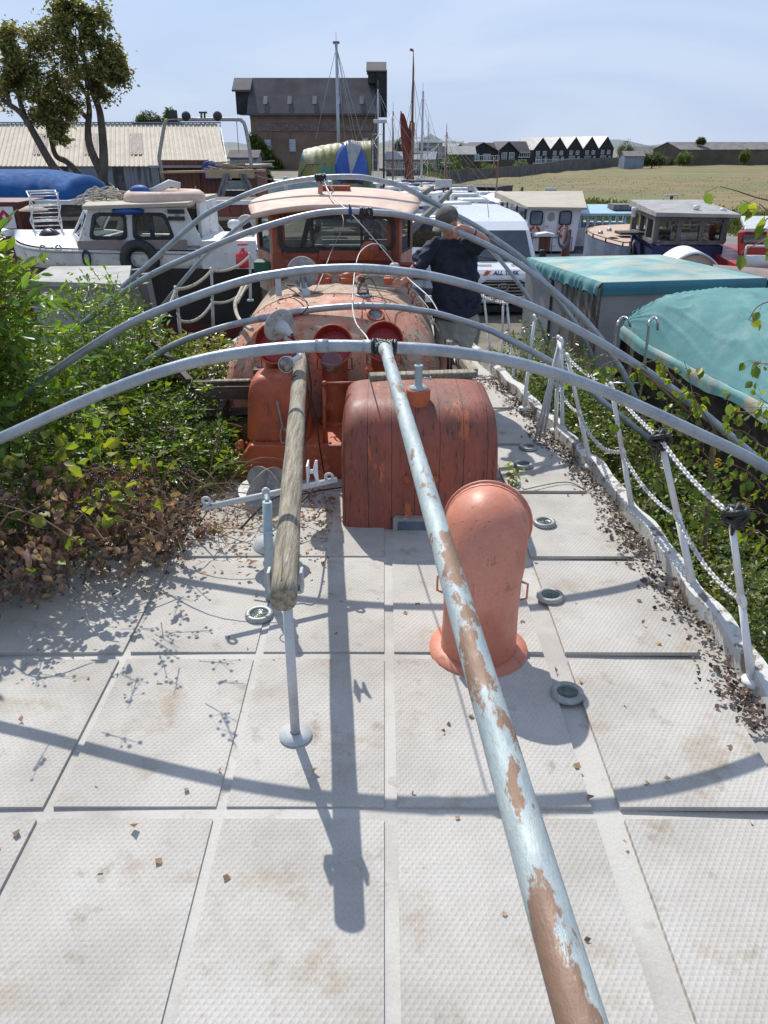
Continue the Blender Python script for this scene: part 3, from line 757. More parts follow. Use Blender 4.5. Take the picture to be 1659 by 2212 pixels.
hs('far_house', 'small far house with blue grey roof left of the warehouse ivy', 497, 120, 3.8, 5, 0, 341, 327, 'tinblue', 'slate', 'x', ((.5, .7, .3, .9),))
# long barn at the right
bn = P(1432, 340, 240)
house('long_barn', 'long grey brown barn with dark sheet roof across the field', (bn.x + 3, bn.y - 5, FB), R(16), 90, 13, P(0, 324, 236).z - FB, P(0, 308, 242).z - FB, M['warehousegrey'], M['sheetdark'], 'x', cat='barn', oh=.2)
house('small_barn', 'low barn with brown roof left of the long barn', (P(1372, 340, 262).x, 262, FB), R(10), 13, 9, P(0, 335, 262).z - FB, P(0, 318, 262).z - FB, M['warehousegrey'], M['sheetdark'], 'x', cat='barn', oh=.2)
house('farm_shed', 'little blue grey shed by the bushes left of the barns', (P(1350, 340, 200).x, 200, FB), R(0), 4.6, 5, P(0, 338, 200).z - FB, P(0, 328, 200).z - FB, M['tinblue'], M['sheetdark'], 'x', cat='shed', oh=.2)
# timber fence / sea wall under the houses
fpts = [(835, 396, 118), (940, 390, 124), (1060, 383, 140), (1150, 377, 165), (1230, 372, 190), (1337, 366, 218), (1480, 357, 245), (1659, 353, 262)]
fl = [P(*q) for q in fpts]; fh = [2.3, 2.0, 2.0, 2.0, 2.6, 2.6, 1.6, 1.4]
def fen(u, v):
    k = u * (len(fl) - 1); i = min(int(k), len(fl) - 2); f = k - i; p = fl[i].lerp(fl[i + 1], f)
    return (p.x, p.y, -3.4 + (fh[i] * (1 - f) + fh[i + 1] * f + .3) * v)
tag(MB().grid(fen, 70, 1, smooth=False).build('timber_fence', M['fence'], solid=.15), 'long grey timber fence along the far edge of the field', 'fence')

# ---------------------------------------------------------------- far trees and shrubs
def fartree(label, u, v0, v1, D, wpx, seed, m='leaffar', n=110, name='tree', cat='tree', group='far trees', zb=None):
    top = P(u, v0, D); zb_ = gh(top.x, top.y) if zb is None else zb
    bot = P(u, v1, D).z; w = L(wpx, v0, D); h = top.z - bot
    return tree(name, label, (top.x, top.y, min(zb_, bot)), top.z - min(zb_, bot),
        [((top.x, top.y, bot + h * .5), (w / 2, w / 2, h / 2)), ((top.x + w * .22, top.y, bot + h * .35), (w * .35, w * .35, h * .35)), ((top.x - w * .25, top.y, bot + h * .4), (w * .3, w * .3, h * .35))],
        M[m], leaf=max(.25, w * .055), n=n, per=16, seed=seed, spread=w * .05, group=group, cat=cat, trunk_r=w * .03)
fartree('round green tree behind the shed ridge, left of the conifer', 322, 243, 285, 100, 62, 21)
fartree('tall pointed pale tree rising behind the terrace', 866, 295, 340, 190, 26, 23)
fartree('green tree between the low slate house and the balcony house', 990, 305, 350, 215, 40, 24)
fartree('dark bush hiding the garden house walls', 975, 335, 385, 150, 46, 25, m='leafdark')
fartree('dark bush below the tower house', 920, 348, 388, 140, 34, 26, m='leafdark')
fartree('bushes in front of the balcony house', 1048, 352, 384, 158, 50, 27, m='leafdark')
fartree('dark bush by the white balconied wing', 1128, 345, 378, 180, 34, 28, m='leafdark')
fartree('green bush at the left end of the balcony house', 1012, 362, 384, 150, 22, 29)
fartree('rounded dark tree at the right end of the gabled row', 1355, 303, 345, 260, 34, 30)
fartree('dark bushes at the foot of the gabled row', 1352, 330, 366, 232, 40, 31, m='leafdark')
fartree('sloping green bush against the long barn end', 1412, 330, 356, 205, 56, 32)
fartree('dark creeper tree against the barn wall', 1480, 326, 356, 226, 30, 33, m='leafdark')
fartree('small tree showing above the barn roof', 1516, 296, 312, 240, 18, 34)
fartree('green tree behind the gap in the houses', 1068, 313, 350, 215, 30, 35)
fartree('narrow shrub against the barn wall near the right edge', 1612, 320, 352, 232, 20, 36, m='leafdark')
fartree('yellow green bush at the right corner of the brown cabin', 565, 368, 400, 34, 26, 37, zb=GZ, name='bush', cat='bush', group=None)
for k, (u, D, wd) in enumerate(((1385, 420, 40), (1412, 430, 34), (1440, 440, 40), (1300, 520, 60))):
    pass
# conifer
cf = P(366, 232, 100); t = thing('conifer', 'dark spiky conifer rising behind the shed ridge', 'tree', (cf.x, 100, GZ))
MB().tube([(cf.x, 100, GZ), cf], [.25, .03], 6).build('trunk', M['bark'], t, w=True)
pp = []; dd = []; g = np.random.default_rng(8)
for i in range(2600):
    f = g.random() ** .7; z = cf.z - f * 4.5; rr = .15 + f * 1.9; a = g.random() * 6.28
    q = g.random() ** .5 * rr * (.7 + .5 * (math.sin(a * 3 + z * 4) > 0)); pp.append((cf.x + q * math.cos(a), 100 + q * math.sin(a), z - q * .2)); dd.append((math.cos(a), math.sin(a), -.1))
leafmesh('crown', pp, .5, M['leafdark'], t, asp=.3, dirs=dd, seed=9)

# ---------------------------------------------------------------- the near tree with two stems
def limb(ps, D=34): return [P(u, v, D + dd) for u, v, dd in ps]
lim = [(limb([(232, 440, 0), (222, 395, 0), (224, 355, 0), (222, 300, .2), (215, 240, .3), (200, 200, .3), (190, 160, 0), (175, 90, 0)]), .25, .05),
       (limb([(218, 372, 0), (195, 320, 0), (190, 280, .2), (193, 240, .3), (188, 200, .2), (185, 150, 0), (170, 60, .2)]), .18, .04),
       (limb([(192, 258, .2), (178, 245, .2), (170, 236, .5), (150, 215, .6)]), .11, .03),
       (limb([(188, 205, .2), (172, 180, .3), (160, 150, .4)]), .1, .03)]
lim2 = [(limb([(195, 480, -.6), (180, 425, -.6), (140, 385, -.5), (115, 360, -.4), (80, 300, -.3), (60, 265, -.3), (40, 240, -.2), (5, 215, 0)]), .24, .08),
        (limb([(190, 470, 0), (182, 400, 0), (170, 375, 0), (145, 350, .1), (120, 335, .1), (108, 290, .1), (98, 255, 0), (85, 200, 0), (75, 140, 0)]), .16, .05),
        (limb([(20, 225, 0), (10, 150, 0), (18, 110, 0)]), .1, .03), (limb([(58, 262, 0), (40, 200, .2), (55, 130, .3), (100, 60, .2)]), .12, .03)]
def crown(blobs, D=34):
    o = []
    for u, v, ru, rv in blobs:
        p = P(u, v, D); o.append(((p.x, p.y, p.z), (L(ru, v, D), L(ru, v, D) * .9, L(rv, v, D))))
    return o
tree('tree', 'tree with two straight leafless lower stems before the shed', P(226, 440, 34).xy.to_3d() + Vector((0, 0, GZ)), 9, crown([(165, 55, 55, 45), (195, 95, 45, 45), (205, 155, 48, 40), (240, 130, 28, 34), (130, 90, 45, 45), (165, 160, 50, 42), (250, 165, 20, 20), (150, 20, 32, 18), (200, 40, 30, 24), (215, 195, 22, 14)]), M['leaftree'], leaf=.17, n=135, per=17, seed=41, spread=.17, limbs=lim + [(limb([(232, 440, 0), (232, 440, 0), (233, 452, 0)]), .26, .28), (limb([(228, 415, 0), (236, 405, 0), (240, 398, 0)]), .16, .14)])
tree('tree', 'leaning tree with two curved stems at the left edge', P(188, 450, 34).xy.to_3d() + Vector((0, 0, GZ)), 8, crown([(15, 95, 22, 38), (70, 190, 50, 45), (15, 185, 30, 40), (110, 200, 45, 40), (70, 110, 35, 40), (95, 240, 25, 20), (30, 150, 28, 30), (150, 230, 20, 14), (130, 285, 9, 12), (258, 1, 1, 1)][:9]), M['leaftree'], leaf=.17, n=115, per=17, seed=47, spread=.17, limbs=lim2)
# reeds on the bank
rp = []; g = np.random.default_rng(77)
for i in range(30000):
    x = g.uniform(6, 60); fy = 129 - 37 * smooth(7, 14, x) - 22 * smooth(14, 34, x) - 12 * smooth(34, 60, x)
    y = fy - 5 + g.normal() * 3.2; rp.append((x, y, gh(x, y) - .1))
M['reed'] = mat('green_grey_reed', (.10, .13, .05), (.20, .18, .08), .15, rough=.9, island=.4, trans=.2, grain=0)
dd = np.zeros((len(rp), 3)); dd[:, 2] = 1
tag(leafmesh('reeds', rp, .55, M['reed'], None, asp=.5, dirs=dd, seed=5), kind='stuff')
gp = []
for i in range(3500):
    x = g.uniform(8, 75); y = g.uniform(58, 150); 
    if -3.3 < gh(x, y) < -2.9: gp.append((x, y, field_h(x, y) - .05))
M['tuft'] = mat('dry_grass_tuft', (.20, .15, .065), (.15, .115, .045), .12, th=(.4, .6), rough=.95, island=.35, trans=.2, grain=0)
dd = np.zeros((len(gp), 3)); dd[:, 2] = 1
tag(leafmesh('grass', gp, .15, M['tuft'], None, asp=.9, dirs=dd, seed=6), kind='stuff')
# ================================================================ THE OLD BOAT WE STAND ON
bt = thing('moored_boat', 'old boat with pale deck, red hatches, turtle deck and pink wheelhouse', 'boat', (-.4, 5, GZ))
SB = [(-2.6, .8), (-1, 1.35), (1, 1.68), (3, 1.75), (4.6, 1.69), (5.6, 1.62), (6.5, 1.5), (7.1, 1.42), (9, 1.15), (11, .75), (12.5, .2), (13, -.35)]
def xs_(y):
    return float(np.interp(y, [a for a, b in SB], [b for a, b in SB]))
YS = list(np.arange(-2.6, 13.01, .4))
def deckf(u, v):
    y = -2.6 + 15.6 * u; xr_ = xs_(y); xl_ = -.8 - xr_; x = xl_ + (xr_ - xl_) * v
    return (x, y, .02 - .04 * (2 * v - 1) ** 2)
MB().grid(deckf, 60, 12).build('deck', M['deck'], bt, w=True)
def hullf(side):
    def f(u, v):
        y = -2.6 + 15.6 * u; xr_ = xs_(y) + .01; k = v
        off = .18 * math.sin(k * 2.0) - .75 * k * k
        x = xr_ + off if side > 0 else -.8 - xr_ - off
        return (x, y, -.02 - 1.9 * v)
    return f
M['hullgrey'] = mat('old_boat_side_paint', (.20, .20, .19), (.12, .11, .10), 4, rough=.8, bump=.2)
for s in (1, -1): MB().grid(hullf(s), 60, 8).build('hull_side', M['hullgrey'], bt, w=True)
for s in (1, -1):
    def tr(u, v, s=s):
        y = -2.6 + 15.4 * u; x = xs_(y); x = x if s > 0 else -.8 - x
        q = [(-.035, -.03), (-.035, .10), (.035, .115), (.035, -.03)][min(3, int(round(v * 3)))]
        wob = .012 * math.sin(y * 9) * math.sin(y * 3.1)
        return (x + s * q[0] + wob, y, q[1] + wob)
    MB().grid(tr, 160, 3, smooth=False).build('toe_rail', M['toerail'], bt, w=True)
# raised non-skid panels along the deck with plain margins between them
M['panel'] = mat('ribbed_nonskid_panel', (.48, .46, .425), (.38, .36, .325), 1.8, th=(.4, .65), c3=(.26, .22, .17), s3=6, th3=(.58, .74), c4=(.34, .28, .21), s4=3, th4=(.55, .7), st4=(1, 1, 1), rough=.85, bump=.0, bs=55)
def diamond_bump(m, sc=62):
    t = m.node_tree; N = t.nodes; K = t.links; b = N['Principled BSDF']
    co = N.new('ShaderNodeTexCoord'); w1 = N.new('ShaderNodeTexWave'); w2 = N.new('ShaderNodeTexWave')
    for w_, rot in ((w1, .6), (w2, -.6)):
        mp_ = N.new('ShaderNodeMapping'); mp_.inputs['Rotation'].default_value = (0, 0, rot); K.new(co.outputs['Object'], mp_.inputs[0])
        w_.inputs['Scale'].default_value = sc / 4; K.new(mp_.outputs[0], w_.inputs[0])
    mx = N.new('ShaderNodeMath'); mx.operation = 'MAXIMUM'; K.new(w1.outputs[1], mx.inputs[0]); K.new(w2.outputs[1], mx.inputs[1])
    bn = N.new('ShaderNodeBump'); bn.inputs['Strength'].default_value = .5; bn.inputs['Distance'].default_value = .004
    K.new(mx.outputs[0], bn.inputs['Height']); K.new(bn.outputs[0], b.inputs['Normal'])
diamond_bump(M['panel'])
mb = MB()
y = -1.8
while y < 8.5:
    yb = y + .93
    for (x0f, x1f) in ((.92, 0), (None, 0)):
        if x0f is not None:
            a0, a1 = xs_(y) - .17, xs_(yb) - .17
            mb.hexa([(.90, y, .004), (a0, y, .004), (a1, yb, .004), (.90, yb, .004), (.90, y, .026), (a0, y, .024), (a1, yb, .024), (.90, yb, .026)])
        else:
            a0, a1 = -.8 - xs_(y) + .17, -.8 - xs_(yb) + .17
            mb.hexa([(a0, y, .004), (-1.3, y, .004), (-1.3, yb, .004), (a1, yb, .004), (a0, y, .024), (-1.3, y, .026), (-1.3, yb, .026), (a1, yb, .024)])
            mb.box((-.95, (y + yb) / 2, .014), (.62, .93, .028)); mb.box((-.30, (y + yb) / 2, .014), (.60, .93, .028))
            if y < 3.3: mb.box((.42, (y + yb) / 2, .014), (.74, .93, .028))
    y += .99
mb.build('nonskid_panels', M['panel'], bt, w=True)
M['lens'] = mat('green_deck_glass', (.12, .17, .14), (.08, .12, .10), 30, rough=.25, spec=.9)
M['brassgrey'] = mat('dull_grey_ring', (.36, .38, .36), (.26, .27, .25), 12, rough=.5, metal=.3)
for (u, v) in ((1141, 968), (1130, 1006), (1176, 1131), (1188, 1290), (1225, 1500), (560, 1330)):
    p = G(u, v, .03); mb = MB(); mb.lathe([(.0, .012), (.045, .012), (.048, .016)], p, n=20)
    q = MB().lathe([(.048, .004), (.048, .02), (.06, .024), (.074, .018), (.076, 0)], p, n=28).build('deck_light', M['brassgrey'], bt, w=True)
    mb.build('lens', M['lens'], q, w=True)
    c = MB()
    for k in range(4): c.torus(p + Vector((0, 0, .016)), (0, 0, 1), .01 + .009 * k, .0016, 20, 4)
    c.build('prism_ring', M['lens'], q, w=True)

# ---- turtle deck (riveted) and its front dome
XC, AW, TH = -.43, .97, 1.15
def sec(u, y, k=1.0, kz=1.0):
    th = math.pi * u; c = math.cos(th); s = math.sin(th)
    x = -AW * k * (abs(c) ** .72) * (1 if c > 0 else -1); z = TH * kz * (abs(s) ** .62)
    return (XC + x, y, z * (1 - .0) + .0)
MB().grid(lambda u, v: sec(u, 8.15 - 1.35 * v, 1 - .01 * v, 1.02 - .03 * v), 40, 10).build('turtle_deck', M['trunk'], bt, w=True)
def frontf(u, v):
    a = v * math.pi / 2; return sec(u, 6.8 - .82 * math.sin(a) ** 1.3, .99 * (1 - .12 * v * v), .99 * (1 - .62 * v ** 2.2))
fr = MB().grid(frontf, 40, 14).build('front_dome', M['pink'], bt, w=True)
MB().prism([frontf(i / 24, 1) for i in range(25)], (0, .05, 0)).build('front_plate', M['pink'], bt, w=True)
rv = MB()
for v in (.03, .10, .45, .53):
    for i in range(3, 38):
        p = Vector(frontf(i / 40., v)); rv.ball(p, .0085, 6, 4)
for i in (8, 15, 22, 29):
    for k in range(10): rv.ball(frontf(i / 40. + (.007 if k % 2 else 0), .05 + k * .09), .0085, 6, 4)
tag(rv.build('rivets', M['pink'], fr, w=True), kind='stuff')
MB().grid(lambda u, v: tuple(Vector(sec(u, 6.86 - .04 * v, 1.0, 1.0)) + Vector((0, 0, .008))), 40, 1).build('lap_strip', M['pink'], fr, w=True)

# ---- wheelhouse
def T(u, v, D): return P(u, v, D)
zb, zw0, zw1, zt = 1.02, 1.32, 1.70, 1.74
FX0, FX1, FY = -1.10, .15, 8.0
BX0, BX1, BY = -1.32, .28, 8.55
EY = 9.35
w_ = MB()
w_.box(((FX0 + FX1) / 2, FY + .02, (zb + zw0) / 2 - .05), (FX1 - FX0, .04, zw0 - zb + .1))
w_.box(((FX0 + FX1) / 2, FY + .02, (zw1 + zt) / 2), (FX1 - FX0, .04, zt - zw1))
w_.box((FX0 + .06, FY + .02, (zw0 + zw1) / 2), (.12, .04, zw1 - zw0)); w_.box((FX1 - .06, FY + .02, (zw0 + zw1) / 2), (.12, .04, zw1 - zw0))
w_.build('front_wall', M['red'], bt, w=True, bevel=.004)
for (ax, bx, dx) in ((FX0, BX0, -.0), (FX1, BX1, .0)):
    sd_ = MB()
    sd_.beam((ax, FY + .03, (zb - .1 + zw0) / 2), (bx, BY, (zb - .1 + zw0) / 2), .035, zw0 - zb + .1)
    sd_.beam((ax, FY + .03, (zt + zw1) / 2), (bx, BY, (zt + zw1) / 2), .035, zt - zw1)
    a = Vector((ax, FY + .03, 0)); b = Vector((bx, BY, 0))
    for f in (.06, .9):
        q = a.lerp(b, f); sd_.box((q.x, q.y, (zw0 + zw1) / 2), (.045, .07, zw1 - zw0))
    sd_.beam((bx, BY, (zb - .1 + zw0) / 2), (bx, EY, (zb - .1 + zw0) / 2), .035, zw0 - zb + .1)
    sd_.beam((bx, BY, (zt + zw1) / 2), (bx, EY, (zt + zw1) / 2), .035, zt - zw1)
    for yy in (BY + .05, EY - .05): sd_.box((bx, yy, (zw0 + zw1) / 2), (.04, .1, zw1 - zw0))
    sd_.build('side_wall', M['pink'], bt, w=True)

bk = MB(); bk.box(((BX0 + BX1) / 2, EY, zb + .05), (BX1 - BX0, .04, .5)); bk.box(((BX0 + BX1) / 2, EY, zt - .04), (BX1 - BX0, .04, .1))
for x in (BX0 + .08, -.75, -.2, BX1 - .08): bk.box((x, EY, 1.5), (.06, .035, .45))
bk.build('rear_wall', M['whitegrey'], bt, w=True)
fl = MB(); fl.box(((BX0 + BX1) / 2, 8.75, .6), (1.5, 1.1, .04)); fl.build('wheelhouse_floor', M['darkin'], bt, w=True)
def rrect(x0, x1, z0, z1, r, n=5):
    o = []
    for cx, cz, a in ((x1 - r, z1 - r, 0), (x0 + r, z1 - r, 90), (x0 + r, z0 + r, 180), (x1 - r, z0 + r, 270)):
        for i in range(n + 1):
            t = R(a + 90 * i / n); o.append((cx + r * math.cos(t), cz + r * math.sin(t)))
    return o
def frame_ring(mb, outer, inner, y0, y1):
    n = len(outer)
    for ya, flip in ((y0, 0),):
        vs = [(x, y0, z) for x, z in outer] + [(x, y0, z) for x, z in inner] + [(x, y1, z) for x, z in outer] + [(x, y1, z) for x, z in inner]
        fs = []
        for i in range(n):
            j = (i + 1) % n
            fs += [(i, j, n + j, n + i), (2 * n + i, 3 * n + i, 3 * n + j, 2 * n + j), (i, 2 * n + i, 2 * n + j, j), (n + i, n + j, 3 * n + j, 3 * n + i)]
        mb.add(vs, fs)
wx0, wx1 = P(603, 500, 8).x, P(851, 500, 8).x
wz0, wz1 = P(700, 542, 8).z, P(700, 466, 8).z
# front window panel: red sheet with a rounded opening, black rubber surround
pm = MB(); frame_ring(pm, rrect(FX0 + .1, FX1 - .1, zw0 - .02, zw1 + .02, .004), rrect(wx0, wx1, wz0, wz1, .09), FY - .012, FY + .02); pm.build('window_panel', M['red'], bt, w=True)
fm = MB(); frame_ring(fm, rrect(wx0 - .012, wx1 + .012, wz0 - .012, wz1 + .012, .10), rrect(wx0 + .03, wx1 - .03, wz0 + .03, wz1 - .03, .07), FY - .03, FY + .03)
for u in (675, 781):
    x = P(u, 500, 8).x; fm.box((x, FY, (wz0 + wz1) / 2), (.024, .035, wz1 - wz0 - .05))
wf = fm.build('front_window', M['black'], bt, w=True)
MB().box(((wx0 + wx1) / 2, FY + .004, (wz0 + wz1) / 2), (wx1 - wx0 - .05, .006, wz1 - wz0 - .05)).build('pane', M['glass'], wf, w=True)
for (ax, bx) in ((FX0, BX0), (FX1, BX1)):
    a = Vector((ax, FY + .03, 1.51)); b = Vector((bx, BY, 1.51)); a2 = a.lerp(b, .14); b2 = a.lerp(b, .84)
    g_ = MB(); g_.beam(a2, b2, .01, .37); f_ = MB()
    for dz in (-.18, .18): f_.beam(a2 + Vector((0, 0, dz)), b2 + Vector((0, 0, dz)), .03, .03)
    for q in (a2, b2): f_.beam(q - Vector((0, 0, .195)), q + Vector((0, 0, .195)), .03, .03)
    k = f_.build('side_window', M['black'], bt, w=True); g_.build('pane', M['glass'], k, w=True)
# ledge under the front window
MB().beam((P(690, 552, 7.92).x, 7.93, P(690, 552, 7.92).z), (P(845, 552, 7.92).x, 7.93, P(845, 552, 7.92).z), .10, .09).build('window_ledge', M['red'], bt, w=True, bevel=.006)
# roof
def rooff(u, v, dz=0):
    x0, x1 = -1.37, .36; y = 7.86 + 1.62 * v
    inset = .10 * (1 - smooth(0, .35, v)); x = (x0 + inset) + (x1 - x0 - 2 * inset) * u
    z = 1.765 + .085 * smooth(0, .55, v) - .085 * abs(2 * u - 1) ** 2.2
    return (x, y, z + dz)
MB().grid(rooff, 24, 14).build('wheelhouse_roof', M['roofpink'], bt, w=True, solid=.045)
rb = MB(); p0, p1 = P(690, 419, 8.75), P(757, 419, 8.75); rb.box(((p0.x + p1.x) / 2, 8.75, 1.885), (p1.x - p0.x, .16, .07)); rb.build('roof_grab_box', M['red'], bt, w=True, bevel=.008)
pp = MB(); e = P(691, 384, 8.55); pp.tube([(e.x, 8.5, 1.80), (e.x + .005, 8.52, 1.99)], .024, 10); pp.build('roof_post', M['pink'], bt, w=True)
# interior things seen through the glass
it = MB()
for z in (1.28, 1.42): it.box((-.45, 9.0, z), (.7, .25, .025))
it.box((-.8, 9.0, 1.3), (.03, .2, .5)); it.box((-.1, 9.0, 1.3), (.03, .2, .5)); it.build('shelf_unit', M['whitegrey'], bt, w=True)
mb = MB(); mb.ball((-.35, 9.1, 1.66), .07, 14, 8, (5.2, 1.6, .9)); mb.build('stowed_white_tarpaulin', M['white'], bt, w=True)
it = MB(); it.beam((-.95, 8.6, 1.05), (-.80, 8.9, 1.62), .05, .03); it.beam((-.88, 8.6, 1.05), (-.72, 8.9, 1.5), .05, .03); it.build('inner_props', M['darkwood'], bt, w=True)
# round pink horn on the front, navigation light boards
hn = MB(); c = P(798, 542, 7.75); hn.lathe([(0, .0), (.085, .0), (.09, .012), (.088, .03), (.03, .06), (.02, .2)], c, (0, 1, .1), 24); hn.build('round_horn', M['orange'], bt, w=True)
nb = MB(); c = P(569, 577, 8.2); nb.box(c, (.16, .22, .13)); M['navgreen'] = mat('green_light_board', (.012, .09, .06), rough=.5); nb.build('green_light_board', M['navgreen'], bt, w=True, bevel=.004)
nb = MB(); c = P(869, 585, 7.95); nb.box(c, (.20, .2, .14)); M['navred'] = mat('red_light_board', (.22, .015, .02), rough=.5); nb.build('red_light_board', M['navred'], bt, w=True, bevel=.004)
# trunk-top fittings
tz = 1.13
fx = MB(); fx.beam(P(615, 641, 6.95), P(746, 628, 7.05), .05, .03); fx.build('loose_batten', M['darkwood'], bt, w=True)
fx = MB(); a = P(603, 640, 6.9); b = P(600, 598, 6.95); fx.beam(a, b, .05, .02, up=(0, 1, 0)); fx.build('white_upright', M['whitegrey'], bt, w=True)
# bollard horns
for (u, v) in ((690, 603), (760, 600), (852, 618)):
    p = P(u, v + 8, 7.35); p.z = TH * 1.0 - .01
    mb = MB(); mb.box(p + Vector((0, 0, .03)), (.20, .12, .06)); 
    if u == 852:
        q = mb.build('bollard', M['orange'], bt, w=True, bevel=.01)
        MB().lathe([(.03, 0), (.028, .07), (.045, .085), (.045, .11), (.03, .125), (0, .13)], p + Vector((0, 0, .06)), n=16).build('white_cap', M['whitegrey'], q, w=True)
    else:
        mb.tube([p + Vector((-.12, 0, .05)), p + Vector((0, 0, .075)), p + Vector((.12, 0, .05))], [.03, .045, .03], 10); mb.build('bollard', M['orange'], bt, w=True, bevel=.01)
# porthole on the dome
c = Vector(frontf(.585, .38)); nrm = Vector((.15, -.55, .8)).normalized()
q = MB().lathe([(.05, 0), (.055, .02), (.07, .022), (.075, 0)], c, nrm, 24).build('porthole_ring', M['orange'], bt, w=True)
MB().lathe([(0, .012), (.05, .012)], c, nrm, 20).build('pane', M['glassfar'], q, w=True)
# eye bolts with rings along the starboard shoulder
for (u, v) in ((893, 633), (905, 655), (884, 612)):
    c = P(u, v + 4, 7.0 + (650 - v) * .006); mb = MB(); mb.torus(c, (.3, 1, .2), .022, .006, 16, 6); mb.tube([c - Vector((0, 0, .02)), c - Vector((.01, 0, .08))], .01, 6); mb.build('eye_bolt', M['orange'], bt, w=True)

# ---- cowl ventilators
def cowl(base, zc, rm, rs, yaw, pit, body, inner, name='cowl_vent', label=None, handle=True):
    base = Vector(base); d = Vector((math.sin(yaw), -math.cos(yaw), 0)); f = (d * math.cos(pit) + Vector((0, 0, 1)) * math.sin(pit)).normalized()
    mc = base + Vector((0, 0, zc - base.z)) + d * rm * 1.05
    bend = Vector((base.x, base.y, zc - rm * .95))
    path = [base, base.lerp(bend, .6), bend, bend + Vector((0, 0, rm * .45)) + d * rm * .12, mc - f * rm * .55, mc - f * rm * .22, mc]
    rad = [rs * 1.03, rs, rs * 1.02, min(rs * 1.2, rm * .93), max(rm * .88, min(rs * 1.2, rm * .95)), rm * .97, rm]
    n = 5; sp = spline(path, n); rr = []
    for i in range(len(path) - 1):
        for j in range(n): rr.append(rad[i] + (rad[i + 1] - rad[i]) * (j / n))
    rr.append(rad[-1])
    mb = MB(); mb.tube(sp, rr, 28, cap=False); mb.torus(mc, f, rm, rm * .045, 36, 8)
    mb.lathe([(rs * 1.35, 0), (rs * 1.35, .02), (rs * 1.03, .03)], base, n=28)
    o = mb.build(name, body, bt, w=True)
    if label: o['label'] = label
    k = int(len(sp) * .62)
    ib = MB(); ib.tube(sp[k:], [max(.01, r - .006) for r in rr[k:]], 28, cap=False)
    ib.lathe([(0, 0), (rr[k], 0)], sp[k], (sp[k + 1] - sp[k]), 20); ib.build('inner_bell', inner, o, w=True)
    if handle:
        side = Vector((math.cos(yaw), math.sin(yaw), 0))
        for s in (1, -1):
            h0 = bend + side * s * rs * 1.02 + Vector((0, 0, .01)); hb = MB()
            hb.tube([h0, h0 + side * s * .03 + Vector((0, 0, -.01)), h0 + side * s * .03 + Vector((0, 0, -.09)), h0 + Vector((0, 0, -.10))], .006, 6); hb.build('handle', body, o, w=True)
    return o
for (u, v, r) in ((594, 741, 44), (719, 745, 43), (829, 737, 42)):
    D = 5.72; c = P(u, v, D); rm = L(r, v, D); yb = D + rm * 1.05
    cowl((P(u, v, D).x, yb, .30), c.z, rm, rm * .68, 0, R(22), M['orange'], M['bell'])
cr = P(1026, 1124, 3.42); rm = L(91, 1080, 3.5)
cowl((cr.x + .02, 3.18, .02), cr.z, rm, rm * .86, math.pi - .18, R(-4), M['cowlpink'], M['bell'], label='large salmon cowl turned away from the viewer')

# ---- orange base of the small hood, with sloping port end
ob = MB(); yf, yb_ = 5.34, 6.25; zt_ = .30
pl = [(P(488, 1052, yf).x, 0), (P(541, 966, yf).x, zt_), (.22, zt_), (.22, 0)]
ob.prism([(x, yf, z) for x, z in pl], (0, yb_ - yf, 0)); ob.build('hatch_base', M['orange'], bt, w=True, bevel=.012)
ob = MB(); 
for i in range(8): ob.ball((-1.02 + .155 * i, yf + .035, zt_ + .003), .012, 8, 5)
for (u, v, r) in ((517, 962, .035), (512, 978, .028), (500, 1028, .03), (521, 955, .02)):
    ob.ball(P(u, v, 5.42), r, 10, 6)
ob.build('studs', M['orange'], bt, w=True)
def hood(name, x0, x1, y0, y1, z0, z1, m, ex=5, taper=.06, yex=2.4, bx=28):
    xc, a = (x0 + x1) / 2, (x1 - x0) / 2
    def f(u, v):
        # u across, v from front bottom over the top to the back bottom
        th = math.pi * v; cy = math.cos(th); sz = math.sin(th)
        yy = (abs(cy) ** (2 / yex)) * (1 if cy > 0 else -1); zz = abs(sz) ** (2 / yex)
        ph = 2 * u - 1; e = (1 - abs(ph) ** ex)
        return None
    # stacked rounded-rectangle rings rising to a rounded crown
    rings = []; N = 14
    for i in range(N + 1):
        t = i / N; z = z0 + (z1 - z0) * (t if t < .001 else (1 - (1 - t) ** 1.6))
        h = (z - z0) / (z1 - z0)
        s = (1 - max(0, h) ** 9) ** (1 / 2.6) if h < 1 else 0
        rings.append((z, max(s, 0), h))
    vs = []; n = 40
    for z, s, h in rings:
        for j in range(n):
            an = 2 * math.pi * j / n; c, q = math.cos(an), math.sin(an)
            ex_ = 2 / 5.0
            X = (abs(c) ** ex_) * (1 if c > 0 else -1); Y = (abs(q) ** ex_) * (1 if q > 0 else -1)
            k = (1 - taper * h)
            vs.append((xc + a * X * (.12 + .88 * s if s > 0 else .0) * k, (y0 + y1) / 2 + (y1 - y0) / 2 * Y * (.12 + .88 * s if s > 0 else 0) * k, z))
    fs = []
    for i in range(len(rings) - 1):
        for j in range(n):
            fs.append((i * n + j, i * n + (j + 1) % n, (i + 1) * n + (j + 1) % n, (i + 1) * n + j))
    return MB().add(vs, fs, True).build(name, m, bt, w=True)
sh_ = hood('small_hood', P(534, 950, 5.5).x, P(672, 950, 5.5).x, 5.42, 5.86, .305, .79, M['orange'], taper=.16)
sh_['label'] = 'small rounded orange hood with patchy paint'
q = MB(); a = P(598, 866, 5.40); b = P(611, 925, 5.38); q.tube([a, b], .007, 6); q.tube(spline([P(610, 920, 5.37), P(606, 935, 5.36), P(608, 955, 5.36), P(616, 955, 5.35), P(619, 935, 5.36), P(613, 925, 5.37)], 4), .006, 6)
q.build('hook_latch', M['galv'], sh_, w=True)
